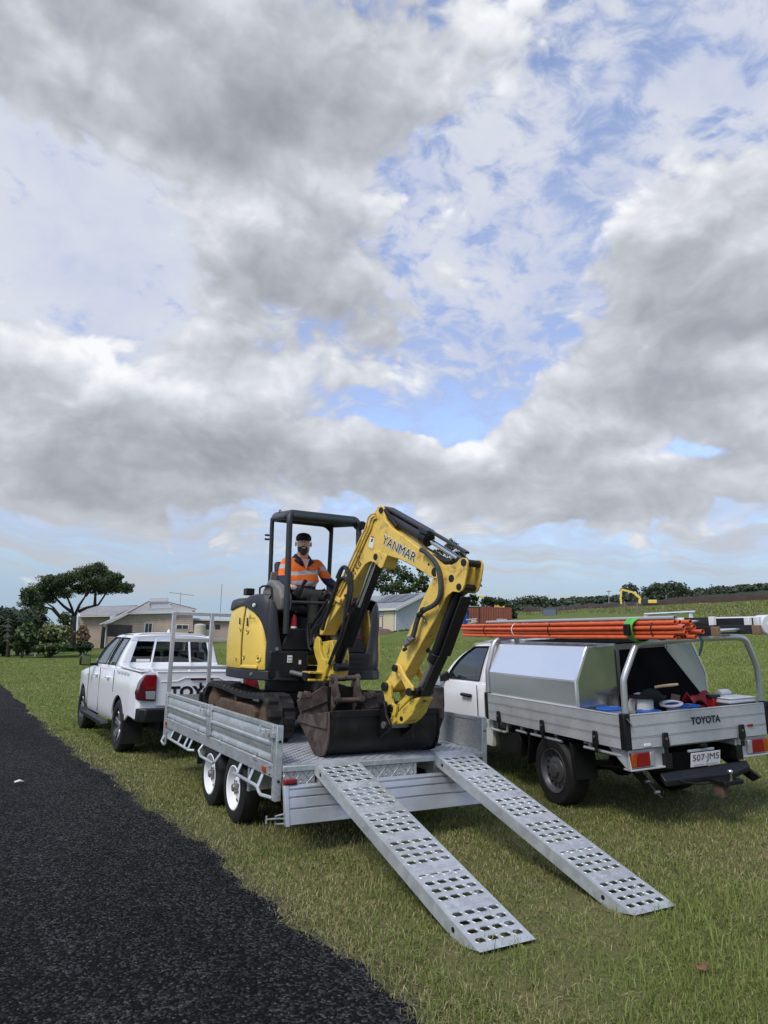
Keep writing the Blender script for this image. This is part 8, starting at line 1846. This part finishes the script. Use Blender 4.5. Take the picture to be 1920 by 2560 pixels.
# long grass on the slope beyond the fence
def rough_grass(n=60000):
    rs = np.random.default_rng(9); px = rs.uniform(1270, 1990, n); d = rs.uniform(58, 175, n)
    lim = np.interp(px, [1270, 1400, 1600, 1730, 1860, 1990], [128, 122, 100, 86, 56, 50]); ok = d > lim; px, d = px[ok], d[ok]; n = px.size
    v = np.array([ray(float(x), 1600.0) for x in px]); v /= np.hypot(v[:, 0], v[:, 1])[:, None]; x = CAM.x+v[:, 0]*d; y = CAM.y+v[:, 1]*d; z = Gz(x, y)
    h = rs.uniform(.08, .30, n); w = rs.uniform(.03, .10, n); a = rs.random(n)*6.28; lx, ly = rs.normal(0, .15, n), rs.normal(0, .15, n)
    V = np.stack([np.stack([x-np.cos(a)*w, y-np.sin(a)*w, z-.02], 1), np.stack([x+np.cos(a)*w, y+np.sin(a)*w, z-.02], 1), np.stack([x+lx, y+ly, z+h], 1)], 1).astype(np.float32)
    me = bpy.data.meshes.new('long_grass'); me.vertices.add(n*3); me.vertices.foreach_set('co', V.reshape(-1)); me.loops.add(n*3); me.loops.foreach_set('vertex_index', np.arange(n*3, dtype=np.int32)); me.polygons.add(n); me.polygons.foreach_set('loop_start', (np.arange(n)*3).astype(np.int32))
    T = np.zeros((n, 3, 4), np.float32); T[:, :, 0] = (rs.random(n) < .35)[:, None]*.6; T[:, :, 1] = rs.random(n)[:, None]; T[:, :, 3] = 1; at = me.attributes.new('tint', 'FLOAT_COLOR', 'POINT'); at.data.foreach_set('color', T.reshape(-1)); me.update(); me.validate()
    tag(link('long_grass', me, grass_mat(), sharp=180, kind='stuff'), 'long rough grass on the slope beyond the fence', 'grass')
rough_grass()

# small litter
p = onz(48, 1957, .05); t = thing('paper_scrap', 'tiny white scrap of paper lying on the asphalt', 'litter', (p.x, p.y, .055)); m = MB(); m.grid([[(p.x-.05, p.y-.03, .062), (p.x, p.y-.035, .075), (p.x+.05, p.y-.03, .066)], [(p.x-.055, p.y+.03, .066), (p.x, p.y+.03, .085), (p.x+.05, p.y+.035, .064)]]); m.build('paper', TRIMW, t, solid=.002)
p = ground_at(1757, 2442); t = thing('dry_leaf', 'curled brown dead leaf lying on the foreground grass', 'leaf', tuple(p)); m = MB(); m.grid([[(p.x-.04, p.y-.01, p.z+.05), (p.x, p.y-.025, p.z+.04), (p.x+.045, p.y-.005, p.z+.055)], [(p.x-.035, p.y+.02, p.z+.062), (p.x, p.y+.02, p.z+.05), (p.x+.04, p.y+.02, p.z+.065)]]); m.build('blade', mat('dead_leaf', (.20, .10, .05), .8), t, solid=.002)
